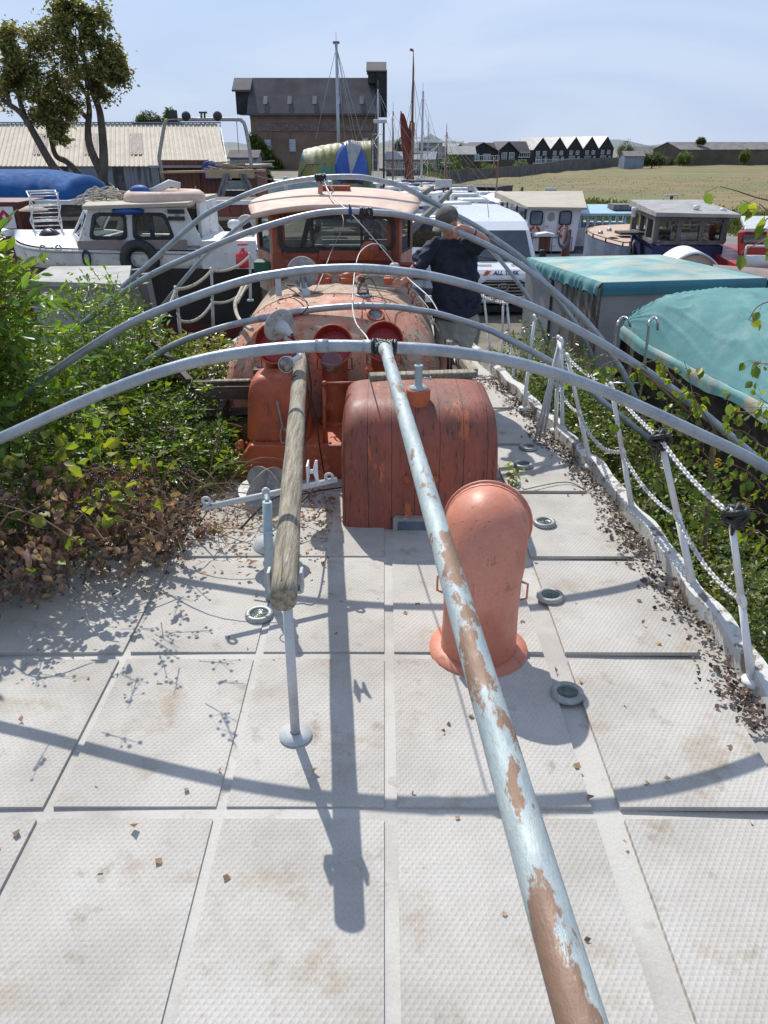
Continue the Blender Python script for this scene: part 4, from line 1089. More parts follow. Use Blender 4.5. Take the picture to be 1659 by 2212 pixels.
# ---- big planked companion hood
bx0, bx1, by0, by1, bz = -.275, .735, 4.52, 5.30, .815
def big(u, v):
    # u: across; v: 0 front bottom -> 1 back top; a breadbin profile
    ph = 2 * u - 1
    sh = (1 - abs(ph) ** 4.2) ** (1 / 2.4) if abs(ph) < 1 else 0
    if v < .45: y = by0 + .03 * (v / .45); z = (bz - .30) * (v / .45)
    elif v < .85:
        t = (v - .45) / .40 * math.pi / 2; y = by0 + .03 + .30 * (1 - math.cos(t)); z = bz - .30 + .30 * math.sin(t)
    else:
        t = (v - .85) / .15; y = by0 + .33 + (by1 - by0 - .33) * t; z = bz
    return Vector((bx0 + (bx1 - bx0) * (.5 + .5 * math.sin(ph * math.pi / 2) * 1.0), y + (1 - sh) * .10, z * sh if False else z - (1 - sh) * .32 * min(1, z / .55)))
mb = MB(); mb.grid(big, 48, 40)
# side and back walls
for ux in (0, 1):
    pts = [big(ux, k / 40) for k in range(41)]
    poly = pts + [Vector((pts[0].x, by1, pts[-1].z)), Vector((pts[0].x, by1, 0))]
    mb.add([tuple(p) for p in poly], [tuple(range(len(poly)))])
mb.add([(bx0, by1, 0), (bx1, by1, 0), (bx1, by1, .55), (bx0, by1, .55)], [(0, 1, 2, 3)])
bh = mb.build('companion_hood', M['hood'], bt, w=True); bh['label'] = 'large planked red hood with rounded shoulders'
# cap and pipe on the hood
cc = P(903, 880, 4.78); 
q = MB().lathe([(.076, -.20), (.078, .035), (.074, .045), (0, .047)], (cc.x, 4.80, cc.z + .075), n=28).build('vent_cap_body', M['orange'], bh, w=True)
top = Vector((cc.x, 4.80, cc.z + .122))
MB().lathe([(.062, 0), (.062, .006), (.03, .012), (.024, .025), (.022, .06), (.026, .08), (.024, .13), (.029, .14), (.029, .15), (.017, .152), (.016, .10)], top, n=20).tube([top + Vector((.01, -.01, .07)), top + Vector((.075, -.02, .07))], .006, 8).tube([top + Vector((.072, -.02, .07)), top + Vector((.082, -.02, .07))], .011, 10).build('vent_cock', M['paleblue'], bh, w=True)
st = MB()
for (u, v) in ((879, 1037), (939, 1037)):
    c = P(u, v, 4.53); MB().lathe([(.0, -.035), (.016, -.035), (.018, -.01), (.028, -.008), (.028, .02)], c, (0, 1, 0), 10).build('bolt', M['orange'], bh, w=True)

c = P(905, 1140, 4.5); pr = MB(); frame_ring(pr, [(c.x + a, c.z + b) for a, b in rrect(-.17, .17, -.075, .075, .02)], [(c.x + a, c.z + b) for a, b in rrect(-.14, .14, -.05, .05, .015)], 4.49, 4.53)
q = pr.build('small_window_frame', M['galv'], bh, w=True); MB().box((c.x, 4.512, c.z), (.29, .006, .11)).build('pane', M['glassfar'], q, w=True)
# timber coaming bars and side rails round the well
cb = MB(); a = P(797, 815, 5.30); b = P(1027, 807, 5.42); cb.beam(a, b, .10, .05); cb.build('coaming_bar', M['wood'], bt, w=True, bevel=.01)
cb = MB(); cb.beam(P(1022, 806, 5.45), P(968, 737, 7.1), .07, .06); cb.beam(P(975, 748, 6.4) + Vector((.05, 0, -.2)), P(1008, 800, 5.5) + Vector((.05, 0, -.25)), .03, .3); cb.build('coaming_rail', M['wood'], bt, w=True)
dk = MB(); dk.box((.16, 6.2, .3), (.9, 1.5, .02)); dk.box((.60, 6.25, .32), (.03, 1.6, .55)); dk.build('well_boards', M['darkwood'], bt, w=True)
cb = MB()
for v, h in ((828, .035), (850, .09), (890, .05), (905, .03)):
    a = P(400, v, 5.95); b = P(545, v - 2, 5.95); cb.beam(a, b, .06, h)
cb.beam(P(560, 806, 5.9), P(572, 765, 6.9), .09, .05); cb.beam(P(330, 735, 6.9), P(410, 825, 5.9), .05, .05)
cb.box((-1.28, 6.2, .2), (.04, .9, .5)); cb.build('port_coaming_slats', M['darkwood'], bt, w=True)
cb = MB(); a = P(455, 823, 5.93); b = P(540, 821, 5.93); cb.beam(a, b, .05, .012); cb.build('worn_slat_edge', M['wood'], bt, w=True)
# red grab rail
gr = MB(); a = P(701, 960, 5.40); b = P(701, 829, 5.42); c = P(800, 826, 5.45)
gr.tube([a, b], .013, 10).tube([b, c], .012, 10).ball(b, .023, 12, 8).ball(a, .03, 10, 6, (1, .6, .6)); gr.build('grab_rail', M['orange'], bt, w=True)
gr = MB(); c = P(797, 800, 5.6); gr.tube([c - Vector((0, 0, .1)), c + Vector((0, 0, .02))], .018, 8).lathe([(.028, 0), (.028, .015), (.012, .02), (.012, .05)], c, n=8); gr.build('petcock', M['orange'], bt, w=True)

# ---- stanchions, chain and rope
def stanchion(p0, p1, name='stanchion', r=.016, eye=.036, mat_='white', mid=True):
    p0 = Vector(p0); p1 = Vector(p1); d = p1 - p0
    mb = MB(); mb.tube([p0, p0 + d * .48], [r * 1.25, r], 10).tube([p0 + d * .54, p0 + d * .96], [r, r * .9], 10)
    for f in ((.51, 1.0) if mid else (1.0,)):
        c = p0 + d * f; mb.torus(c, (.95, .1, .25), eye * .72, eye * .34, 20, 8)
    mb.lathe([(.05, 0), (.05, .02), (r * 1.2, .03)], p0, n=14)
    return mb.build(name, M[mat_], bt, w=True)
ST = []
def stp(tu, tv, bu, bv, D, tz_=.88):
    yb = D; top = G(tu, tv, tz_); bot = G(bu, bv, .03); return bot, top
for q in ((1155, 687, 1131, 884), (1207, 733, 1200, 932), (1226, 772, 1277, 1010), (1321, 836, 1368, 1115)):
    b, t_ = stp(*q, 0); ST.append((b, t_)); stanchion(b, t_)
t5 = G(1427, 948, .88); m5 = G(1455, 1121, .45); b5 = m5 + (m5 - t5) * .98; b5.z = .03; b5.x = xs_(b5.y) + .02; ST.append((b5, t5)); stanchion(b5, t5, r=.018)
b6 = Vector((1.72, 2.9, .03)); t6 = G(1600, 1118, .86); t6 = Vector((1.50, 3.0, .86)); ST.append((b6, t6)); stanchion(b6, t6)
for p_ in (t5, G(1590, 1112, .86)):
    mb = MB(); g_ = random.Random(3)
    for k in range(9): mb.torus(p_ + Vector((g_.uniform(-.02, .02), g_.uniform(-.02, .02), g_.uniform(-.02, .02))), (g_.uniform(-1, 1), g_.uniform(-1, 1), g_.uniform(-1, 1)), .036, .014, 14, 6)
    mb.tube([p_, p_ + Vector((-.01, -.02, -.09))], [.02, .006], 6); mb.build('tape_wrap', M['tape'], bt, w=True)
for (tu, tv, bu, bv) in ((1095, 655, 1112, 835), (1087, 655, 1083, 800), (1045, 640, 1062, 780)):
    a = G(bu, bv, .0); t_ = a + Vector((-.02, .0, .88)); t_ = P(tu, tv, a.y); stanchion(a, t_, r=.013, eye=.028)
ST[1][1]
b1b, t1b = G(1215, 945, .0), P(1213, 737, G(1215, 945, 0).y); stanchion(b1b, t1b)
def chain(pts, name, link=.034, r=.0052, m='chain', parent=bt, label=None):
    mb = MB(); pts = [Vector(p) for p in pts]
    cum = [0]
    for i in range(1, len(pts)): cum.append(cum[-1] + (pts[i] - pts[i - 1]).length)
    n = int(cum[-1] / (link * .72))
    for k in range(n):
        s = cum[-1] * (k + .5) / n; i = max(j for j in range(len(cum)) if cum[j] <= s); i = min(i, len(pts) - 2)
        f = (s - cum[i]) / max(1e-6, cum[i + 1] - cum[i]); c = pts[i].lerp(pts[i + 1], f); t = (pts[i + 1] - pts[i]).normalized()
        side = t.cross(Vector((0, 0, 1))).normalized(); nn = side if k % 2 else t.cross(side).normalized()
        mb.tube([c + t * math.cos(a) * link * .5 + nn * math.sin(a) * link * .32 for a in [2 * math.pi * j / 10 for j in range(10)]], r, 5, closed=True)
    return mb.build(name, M[m], parent, w=True)
def eyes(i, f): b, t_ = ST[i]; return b + (t_ - b) * f
up = sag(eyes(2, 1), eyes(3, 1), .03)[:-1] + sag(eyes(3, 1), eyes(4, 1), .02)[:-1] + sag(eyes(4, 1), eyes(5, 1), .03)
lo = sag(eyes(1, .55), eyes(2, .51), .05)[:-1] + sag(eyes(2, .51), eyes(3, .51), .10)[:-1] + sag(eyes(3, .51), eyes(4, .51), .06)[:-1] + sag(eyes(4, .51), eyes(5, .51), .06)
chain(up, 'upper_chain'); chain(lo, 'lower_chain')
chain([eyes(1, 1.0), eyes(1, .8) + Vector((.06, -.1, 0)), eyes(2, 1.0)], 'turnbuckle_chain')
tb = MB(); tb.tube([eyes(1, .99), eyes(1, .9).lerp(eyes(2, .99), .35)], .014, 8); tb.tube([eyes(1, .55) + Vector((.03, 0, .12)), eyes(1, .55) + Vector((.05, -.05, -.02))], .013, 8); tb.build('turnbuckle', M['white'], bt, w=True)
tb = MB()
for s in range(3): tb.tube([eyes(1, .95), eyes(1, .95) + Vector((-.05 - .05 * s, -.05 * s, -.85))], .012, 6)
tb.build('stay_rod', M['whitegrey'], bt, w=True)
for a, b_, k in ((P(1045, 640, 8.0), P(1095, 655, 7.6), 1),): chain(sag(P(1010, 620, 8.6), P(1090, 655, 7.7), .03), 'stern_chain', .04, .006)
# port rail
PT = [(P(380, 625, 9.0), P(391, 740, 9.0)), (P(457, 584, 10.4), P(461, 720, 10.4)), (P(322, 702, 7.3), P(331, 800, 7.3)), (P(540, 552, 11.8), P(541, 650, 11.8))]
for t_, b in PT: stanchion(b, t_, r=.018, eye=.042, mat_='whitegrey')
def twisted(pts, r, name, parent=bt, m='rope'):
    mb = MB(); pts = spline(pts, 8); 
    for s in (0, 1):
        q = []
        L_ = 0
        for i, p in enumerate(pts):
            if i: L_ += (pts[i] - pts[i - 1]).length
            t = (pts[min(i + 1, len(pts) - 1)] - pts[max(i - 1, 0)]).normalized(); x = t.cross(Vector((0, 0, 1))).normalized(); y = t.cross(x)
            a = L_ * 55 + s * math.pi; q.append(p + (x * math.cos(a) + y * math.sin(a)) * r * .5)
        mb.tube(q, r * .62, 6)
    return mb.build(name, M[m], parent, w=True)
def dense(a, b, d, n=40): return sag(a, b, d, n)
twisted(dense(PT[1][0], PT[0][0], .06), .018, 'upper_rope'); twisted(dense(PT[0][0], PT[2][0], .08), .018, 'upper_rope')
twisted(dense(PT[1][0].lerp(PT[1][1], .5), PT[0][0].lerp(PT[0][1], .58), .1), .018, 'lower_rope'); twisted(dense(PT[3][0], PT[1][0], .08), .018, 'upper_rope')
twisted(dense(PT[3][0].lerp(PT[3][1], .6), PT[1][0].lerp(PT[1][1], .5), .1), .018, 'lower_rope')
# hose draped down the port shoulder of the turtle deck
hs_ = MB(); hs_.tube(spline([P(527, 612, 7.6), P(517, 635, 7.3), P(508, 655, 7.1), P(512, 680, 6.9), P(526, 700, 6.5), P(545, 712, 6.2)], 6), .017, 8); hs_.tube(spline([P(535, 612, 7.6), P(520, 640, 7.2), P(512, 655, 7.1)], 6), .012, 8); hs_.build('draped_hose', M['rope'], bt, w=True)

# ---- dirt and litter along the toe rail
pts = []; g = np.random.default_rng(17)
for i in range(2600):
    y = g.uniform(2.6, 8.2); dens = .5 + .5 * math.sin(y * 2.1 + 1) * math.sin(y * 5.3)
    if g.random() > .25 + .75 * max(0, dens): continue
    x = xs_(y) - .05 - abs(g.normal()) * .06 * (1 + dens); pts.append((x, y, .03 + g.random() * .012))
tag(leafmesh('leaf_litter', pts, .030, M['shingle'], None, asp=.9, seed=2, updir=2), kind='stuff')
pts = []
for i in range(1500):
    x = g.uniform(-2.2, -.35); y = 4.9 + g.normal() * .45 - .2 * (x + 1.2)
    pts.append((x, y, .035 + g.random() * .03))
for i in range(90): pts.append((g.uniform(-1.9, 1.5), g.uniform(1.6, 5.2), .033))
tag(leafmesh('dry_leaf_litter', pts, .035, M['leafdead'], None, asp=.8, seed=3, updir=1.5), kind='stuff')
# ================================================================ HOOPS, POLES AND LOOSE GEAR
HR = .027
def hoop(label, pts, D, wraps=(), r=HR, collars=(), mat_='pipe', drift=0):
    w = [P(u, v, D) for u, v in pts]
    for s in (0, -1):            # both feet run on down to the ground
        a, b = (w[0], w[1]) if s == 0 else (w[-1], w[-2])
        d = (a - b).normalized(); q1 = a + d * .35 + Vector((0, 0, -.12)); x1 = q1.x + d.x * .45; q2 = Vector((x1, D, q1.z - .75)); q3 = Vector((x1 + d.x * .12, D, GZ - .05))
        ext = [q1, q2, q3] if q1.z > GZ + .9 else [Vector((a.x + d.x * .3, D, GZ - .05))]
        w = ext[::-1] + w if s == 0 else w + ext
    t = thing('tunnel_hoop', label, 'hoop', (w[0].x * .5 + w[-1].x * .5, D, min(w[0].z, w[-1].z)), group='bent galvanised hoops over the boat')
    q = spline(w, 6); MB().tube(q, r, 14).build('pipe', M[mat_], t, w=True)
    for (u, v) in wraps:
        c = P(u, v, D); i = min(range(len(q)), key=lambda k: (q[k] - c).length); a = q[max(0, i - 1)]; b = q[min(len(q) - 1, i + 1)]; d = (b - a).normalized()
        mb = MB(); g = random.Random(u)
        for k in range(9):
            s = (k - 4) * .012; mb.torus(q[i] + d * s + Vector((0, 0, g.uniform(-.002, .002))), (d.x, d.y + g.uniform(-.3, .3), d.z + g.uniform(-.2, .2)), r + .004, .008, 18, 6)
        mb.tube([q[i], q[i] + Vector((.01, -.03, -.05))], [.014, .004], 6)
        mb.build('tape_wrap', M['tape'], t, w=True)
    for (u, v) in collars:
        c = P(u, v, D); i = min(range(len(q)), key=lambda k: (q[k] - c).length); a = q[max(0, i - 1)]; b = q[min(len(q) - 1, i + 1)]; d = (b - a).normalized()
        MB().tube([q[i] - d * .03, q[i] + d * .03], r + .003, 14).build('sleeve', M[mat_], t, w=True)
    return t
hA = hoop('nearest thick galvanised hoop crossing the whole picture', [(-140, 1008), (0, 947), (50, 925), (150, 880), (250, 838), (350, 802), (450, 775), (550, 758), (650, 749), (740, 747), (830, 750), (950, 757), (1080, 776), (1190, 804), (1296, 841), (1400, 886), (1512, 938), (1591, 975), (1659, 1013), (1800, 1105)], 3.45, [(838, 750)], collars=[(702, 748), (795, 748)])
hB = hoop('second nearest hoop, ending in the elder leaves at left', [(45, 862), (100, 815), (200, 747), (300, 690), (432, 637), (536, 604), (600, 592), (667, 583), (771, 579), (864, 586), (950, 600), (1050, 627), (1150, 664), (1227, 702), (1290, 736), (1357, 777), (1466, 851), (1597, 958), (1700, 1050)], 4.95)
hC = hoop('lowest hoop, running just above the three red cowls', [(250, 830), (333, 770), (380, 743), (432, 723), (500, 702), (567, 688), (625, 676), (700, 666), (780, 661), (850, 663), (900, 670), (950, 679), (1050, 710), (1100, 734), (1184, 778), (1246, 817), (1296, 863), (1410, 956), (1507, 1055), (1560, 1110)], 6.4, collars=[(567, 688), (780, 661)])
hD = hoop('hoop the man in the cap is gripping', [(140, 735), (208, 677), (312, 602), (432, 545), (500, 516), (562, 493), (667, 464), (745, 456), (810, 459), (864, 464), (940, 482), (979, 496), (1031, 520), (1070, 539), (1122, 571), (1175, 611), (1242, 670), (1290, 722), (1320, 766), (1350, 812)], 6.9, [(790, 458)])
hE = hoop('highest hoop, passing just above the wheelhouse roof', [(140, 745), (190, 688), (250, 632), (330, 563), (432, 472), (500, 435), (562, 409), (620, 394), (692, 384), (770, 382), (810, 388), (864, 401), (922, 430), (975, 459), (1031, 490), (1070, 516), (1122, 553), (1156, 586), (1190, 628), (1227, 677), (1255, 720)], 8.52, [(692, 384)])
hF = hoop('thin farther hoop passing behind the wheelhouse', [(310, 715), (351, 661), (432, 564), (495, 507), (557, 460), (620, 430), (680, 416), (735, 411), (800, 411), (860, 418), (900, 428), (940, 442), (985, 468), (1036, 515), (1080, 562), (1125, 619), (1150, 660)], 9.7, r=.024)
# blue rag tie on the gripped hoop
c = P(757, 457, 6.9); mb = MB(); [mb.torus(c + Vector((.004 * k, 0, 0)), (1, .1 * k, .1), HR + .004, .008, 14, 6) for k in (-1, 0, 1)]
mb.tube([c, c + Vector((.01, -.03, -.07))], [.014, .006], 6).tube([c + Vector((0, 0, .02)), c + Vector((-.01, -.01, .06))], [.012, .003], 6)
mb.build('blue_tie', M['bluecloth'], hD, w=True)
# ridge pole
a = P(832, 752, 3.42); b = P(945, 1140, 1.62); d = (b - a); e = a + d * 1.75
rp_ = thing('ridge_pole', 'rust patched galvanised pole running from the near hoop towards the viewer', 'pole', (b.x, b.y, b.z))
k = []; rr = []
for i in range(40):
    f = i / 39 * 1.75; k.append(a + d * f); rr.append(.0265 if f > .06 else .0265 + .009 * (1 - f / .06))
MB().tube(k, rr, 24).build('pipe', M['ridge'], rp_, w=True)
mb = MB()
for s in range(5): mb.torus(a + Vector((.006 * s - .012, .0, .004 * s - .01)), (.6, .4 * (s - 2) * .5, .6), .036, .008, 16, 6)
mb.build('tape_lashing', M['tape'], rp_, w=True)
# timber spar
A = P(657, 683, 7.4); B = P(624, 1140, 2.95); C_ = B + (B - A) * .13
sp_ = thing('timber_spar', 'weathered round timber spar lying lengthwise above the deck', 'spar', (B.x, B.y, B.z))
n = 60; pts = [A.lerp(C_, i / n) + Vector((0, 0, .02 * math.sin(i / n * 3.1))) for i in range(n + 1)]
mb = MB(); mb.tube(pts, [.050 + .0015 * math.sin(i * .7) for i in range(n + 1)], 24).build('timber', M['wood'], sp_, w=True)
ck = MB(); ck.beam(A.lerp(C_, .25) + Vector((-.012, 0, .0505)), C_ + Vector((-.012, .05, .0525)), .003, .004); ck.build('drying_crack', M['darkwood'], sp_, w=True)
cl = P(662, 1030, 3.55) ; cl = Vector((cl.x, cl.y, cl.z))
mb = MB(); sx = Vector((1, 0, 0)); o_ = pts[int(n * .83)]; o_ = Vector((o_.x + .05, cl.y, o_.z - .0))
mb.box(o_ + Vector((.006, 0, 0)), (.008, .09, .09)); mb.tube([o_, o_ + Vector((.04, 0, 0))], .012, 8); mb.tube([o_ + Vector((.05, .0, .06)), o_ + Vector((.042, 0, 0)), o_ + Vector((.055, 0, -.07))], [.006, .014, .006], 8)
mb.build('cleat', M['white'], sp_, w=True)
cr_ = thing('spar_crutch', 'white steel crutch holding up the near end of the timber spar', 'support', (B.x, 2.75, .03))
bb = A.lerp(C_, .965); mb = MB(); mb.tube([(bb.x, bb.y, .03), (bb.x, bb.y, bb.z - .055)], .02, 12).lathe([(.07, 0), (.07, .012), (.022, .02)], (bb.x, bb.y, .03), n=20); mb.build('post', M['whitegrey'], cr_, w=True)
for s in (1, -1): MB().box((bb.x + s * .062, bb.y, bb.z - .02), (.012, .05, .09)).build('lug', M['whitegrey'], cr_, w=True, bevel=.003)
MB().box((bb.x, bb.y, bb.z - .062), (.12, .05, .012)).build('cradle', M['whitegrey'], cr_, w=True)

def cord(pts, r, label, m, cat='cord', name='cord', group=None):
    o = MB().tube(spline(pts, 8), r, 6).build(name, M[m]); return tag(o, label, cat, group)
cord([P(636, 826, 5.0), P(632, 815, 5.05), P(645, 812, 5.1), P(658, 824, 5.05), P(668, 850, 5.0), P(682, 900, 5.05), P(690, 960, 5.15), P(698, 1010, 5.25), P(705, 1040, 5.2)], .005, 'black cord looped over the timber spar beside the small hood', 'black')
cord([P(660, 760, 5.4), P(668, 800, 5.3), P(672, 850, 5.25), P(660, 930, 5.2), P(662, 1000, 5.0), P(675, 1040, 4.9), P(672, 1060, 4.8), P(650, 1085, 4.7)], .006, 'dark cord hanging down the right side of the spar', 'black')
cord([P(520, 1142, 3.9), P(560, 1100, 3.95), P(600, 1072, 4.0), P(640, 1070, 4.05), P(690, 1060, 4.6), P(740, 1052, 4.9)], .006, 'dark hose curving over the white crossbar', 'black', 'hose', 'hose')
cord([P(800, 745, 3.5), P(790, 725, 4.2), P(768, 695, 5.2), P(761, 655, 6.3), P(764, 610, 6.6), P(768, 575, 6.9), P(778, 545, 7.1), P(800, 528, 7.3), P(822, 529, 7.5), P(835, 540, 7.7)], .0045, 'thin white cable looping up from the near hoop to the round horn', 'white', 'cable', 'cable')
cord([P(700, 385, 8.5), P(712, 420, 8.2), P(757, 460, 6.9), P(820, 530, 7.0), P(872, 592, 7.0), P(925, 640, 6.6), P(946, 672, 6.4)], .005, 'white guy line from the highest hoop down to the right', 'white', 'rope', 'guy_line')
cord([P(698, 388, 8.5), P(722, 438, 8.0), P(742, 480, 7.6), P(715, 545, 7.5), P(690, 610, 7.0), P(655, 665, 6.6)], .003, 'thin grey wire slanting down in front of the wheelhouse window', 'wire', 'wire', 'guy_wire')
cord([P(702, 385, 8.5), P(730, 425, 8.7), P(745, 440, 8.6), P(790, 480, 8.2)], .008, 'white rope end tied at the roof post', 'rope', 'rope', 'rope')
cord([P(650, 628, 6.7), P(640, 618, 6.8), P(625, 616, 6.9), P(618, 618, 6.9), P(650, 640, 6.6), P(665, 660, 6.3), P(650, 678, 6.2)], .007, 'black cable curving from the white upright to the lamp', 'black', 'cable', 'cable')
cord([P(785, 610, 6.8), P(788, 603, 6.8), P(802, 602, 6.8), P(815, 625, 6.7), P(832, 650, 6.5), P(845, 668, 6.4)], .006, 'black cable arching from the glass bell lamp', 'black', 'cable', 'cable')
cord([P(852, 625, 7.2), P(800, 620, 7.1), P(772, 610, 7.1), P(775, 597, 7.3), P(810, 595, 7.4), P(870, 600, 7.3)], .012, 'pale rope loop lying round the white capped bollard', 'rope', 'rope', 'rope')
cord([P(905, 640, 6.9), P(925, 665, 6.6), P(935, 690, 6.4), P(948, 715, 6.3)], .004, 'thin line running from the eye bolts to the lowest hoop', 'rope', 'line', 'cord')
cord([P(1230, 1135, 4.75), P(1290, 1090, 4.95), P(1250, 1050, 5.2), P(1210, 1042, 5.25), P(1130, 1058, 5.1)], .004, 'dry stem trailing across the starboard deck', 'stem', 'stem', 'dry_stem')

# round lamp heads with disc shields
def lamp(label, c, r, face, post, m='lichen', name='round_shield_lamp'):
    c = Vector(c); face = Vector(face).normalized(); post = Vector(post)
    t = thing(name, label, 'lamp', post)
    MB().lathe([(0, .02), (r * .5, .016), (r * .92, .004), (r, -.006), (r * .97, -.014), (r * .5, 0), (0, .004)], c, face, 40).build('disc', M[m], t, w=True)
    MB().lathe([(r * .42, .0), (r * .40, .03), (r * .2, .10), (r * .12, .13)], c + face * .015, face, 20).build('housing', M['whitegrey'], t, w=True)
    MB().tube([c + face * .10, c + face * .06 + Vector((0, 0, -.06)), post], .014, 8).build('bracket', M['whitegrey'], t, w=True)
    return t
la = lamp('upright pale disc lamp in front of the wheelhouse window', P(654, 588, 7.0), L(34, 588, 7.0), (.05, 1, .1), P(660, 655, 6.8))
mb = MB(); c = P(659, 640, 6.8); mb.lathe([(.045, -.03), (.05, 0), (.045, .05), (.02, .07)], c, (0, 0, 1), 18).build('lamp_base', M['whitegrey'], la, w=True)
mb = MB(); 
for s in (-1, 1): mb.tube([P(654 + s * 5, 600, 6.93), P(659 + s * 6, 645, 6.8)], .010, 8)
mb.build('fork', M['steel'], la, w=True)
mb = MB(); c = P(655, 588, 6.985); mb.box(c + Vector((-.0, -.02, .03)), (.045, .004, .09)); mb.build('stain_plate', M['lichen'], la, w=True)
lb = lamp('tilted grey disc lamp overlapping the left red cowl', P(603, 703, 5.35), L(38, 703, 5.35), (.55, -.55, -.25), P(640, 745, 5.35))
mb = MB(); c1 = P(619, 787, 5.15)
lc = thing('round_lamp', 'small white round lamp with ribbed lens beside the spar', 'lamp', P(645, 790, 5.2))
f = Vector((-.08, -1, .12)).normalized(); MB().lathe([(.052, .0), (.056, -.01), (.056, .012), (.052, .012)], c1, f, 28).lathe([(.054, -.005), (.05, -.06), (.03, -.10), (.0, -.105)], c1, f, 24).tube([c1 - f * .09, P(650, 768, 5.3)], .02, 8).build('housing', M['white'], lc, w=True)
M['lens2'] = mat('ribbed_lamp_lens', (.30, .25, .22), (.12, .12, .14), 22, rough=.08, spec=1.0, metal=.5)
MB().lathe([(0, .014), (.03, .012), (.052, .004)], c1, f, 28).build('lens', M['lens2'], lc, w=True)
M['clearplastic'] = glass('scratched_plastic', (.85, .87, .88), .82, .15)
c = P(716, 782, 5.2); o = MB().lathe([(0, .012), (.04, .01), (.07, .0), (.078, -.004), (.078, 0), (.04, .014), (0, .016)], c, (.1, -1, .3), 28).build('clear_plastic_disc', M['clearplastic']); tag(o, 'clear scratched plastic disc hanging behind the near hoop', 'disc')
bl = thing('glass_bell_lamp', 'clear glass bell lamp standing on the turtle deck', 'lamp', P(784, 640, 6.8))
c = P(784, 636, 6.8)
MB().lathe([(.055, 0), (.052, .03), (.038, .08), (.02, .10), (.012, .105)], c, (0, 0, 1), 24).build('glass_bell', M['clearplastic'], bl, w=True)
MB().lathe([(.075, -.01), (.078, 0), (.055, .006), (.05, 0)], c, (0, 0, 1), 24).build('flange', M['paleblue'], bl, w=True)
MB().lathe([(.018, .10), (.02, .14), (.01, .15), (0, .15)], c, (0, 0, 1), 12).build('cap', M['darkwood'], bl, w=True)

# white crossbar with ring ends on its post
cb_ = thing('crossbar', 'white steel crossbar with a ring at each end on a short post', 'bar', G(566, 1250, .03))
a = P(436, 1098, 3.72); b = P(727, 1036, 4.05)
MB().tube([a, b], .0165, 12).build('bar', M['whitegrey'], cb_, w=True)
for (u, v, D) in ((446, 1082, 3.73), (711, 1030, 4.03)):
    MB().torus(P(u, v, D), (.1, 1, .2), .021, .0085, 20, 8).build('ring', M['whitegrey'], cb_, w=True)
c = a.lerp(b, .46); MB().lathe([(.022, -.03), (.022, .03), (.012, .032), (.012, .04), (0, .04)], c, (0, 0, 1), 16).build('pivot', M['whitegrey'], cb_, w=True)
mb = MB(); c2 = P(577, 1084, 3.66); f2 = G(566, 1260, .03); mb.tube([c2, (c2.x - .02, c2.y - .02, .03)], .025, 14).lathe([(.045, 0), (.05, .006), (.045, .012)], (c2.x - .01, c2.y - .01, c2.z - .16), (0, 0, 1), 18)
mb.tube([c, c2], .012, 8); mb.build('post', M['paleblue'], cb_, w=True)
# radar reflector of three crossed plates
rr_ = thing('radar_reflector', 'round galvanised radar reflector of crossed plates under the crossbar', 'radar reflector', G(585, 1150, .03))
c = P(574, 1062, 4.25); Rr = .165
qd = Vector((1, 1, 1)).rotation_difference((Vector((0, 0, CAMZ)) - c).normalized()) ; qr = Matrix.Rotation(.45, 3, (Vector((0, 0, CAMZ)) - c).normalized())
for ax, m_ in ((qr @ (qd @ Vector((1, 0, 0))), 'galv'), (qr @ (qd @ Vector((0, 1, 0))), 'galv'), (qr @ (qd @ Vector((0, 0, 1))), 'galv')):
    MB().lathe([(0, .0012), (Rr, .0012), (Rr, -.0012), (0, -.0012)], c, ax, 48, smooth=False).build('plate', M[m_], rr_, w=True)
MB().box(c + Vector((0, -.01, .12)), (.03, .03, .02)).build('clip', M['galv'], rr_, w=True)
MB().lathe([(.12, 0), (.10, .05), (.02, .07)], (c.x + .01, c.y + .02, .03), n=24).build('foot', M['whitegrey'], rr_, w=True)
from mathutils import noise as mnoise
# ================================================================ NEIGHBOURS: CONTAINERS, BOATS, VAN
def hexP(mb, q, th=None):
    return mb.hexa(q)
# ---- teal covered grey box
z1 = .51
c1 = P(1300, 637, 10.5); z1 = c1.z
def onz(u, v, z): return G(u, v, z)
nl = onz(1302, 610, z1 + .13); nr = onz(1655, 600, z1 + .13); fl_ = onz(1140, 556, z1 + .13); fr_ = onz(1425, 550, z1 + .13)
bx = thing('covered_box', 'big grey box with a teal tarpaulin lid and peeling side', 'storage box', (3.8, 12.4, GZ))
def plane4(a, b, c, d):
    return lambda u, v: (a.lerp(b, u)).lerp(d.lerp(c, u), v)
top = plane4(nl, nr, fr_, fl_)
def tf(u, v):
    p = top(u, v); e = min(u, 1 - u, v, 1 - v)
    p.z += .13 * min(1, e * 5) * (1 - math.hypot((u - .42) / .55, (v - .42) / .6)) if math.hypot((u - .42) / .55, (v - .42) / .6) < 1 else 0
    p.z += .02 * math.sin(u * 23 + 6 * v) * math.sin(v * 9) * min(1, e * 8)
    return p
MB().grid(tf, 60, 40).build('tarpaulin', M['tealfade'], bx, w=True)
def skirt(a, b, n, depth, amp, out):
    def f(u, v):
        p = a.lerp(b, u); fr = .5 + .5 * math.sin(u * n + 2 * math.sin(u * n * .31)); q = Vector((p.x, p.y, p.z - depth * v * (1 - .25 * fr * (amp > .01))))
        q += out * (.05 * min(1, v * 4) + amp * fr * v); return q
    return f
MB().grid(skirt(nl, nr, 30, .165, .004, Vector((0, -1, 0))), 80, 4).build('front_skirt', M['tealshade'], bx, w=True)
MB().grid(skirt(fl_, nl, 80, .20, .04, Vector((-1, -.1, 0))), 160, 5).build('side_skirt', M['teal'], bx, w=True)
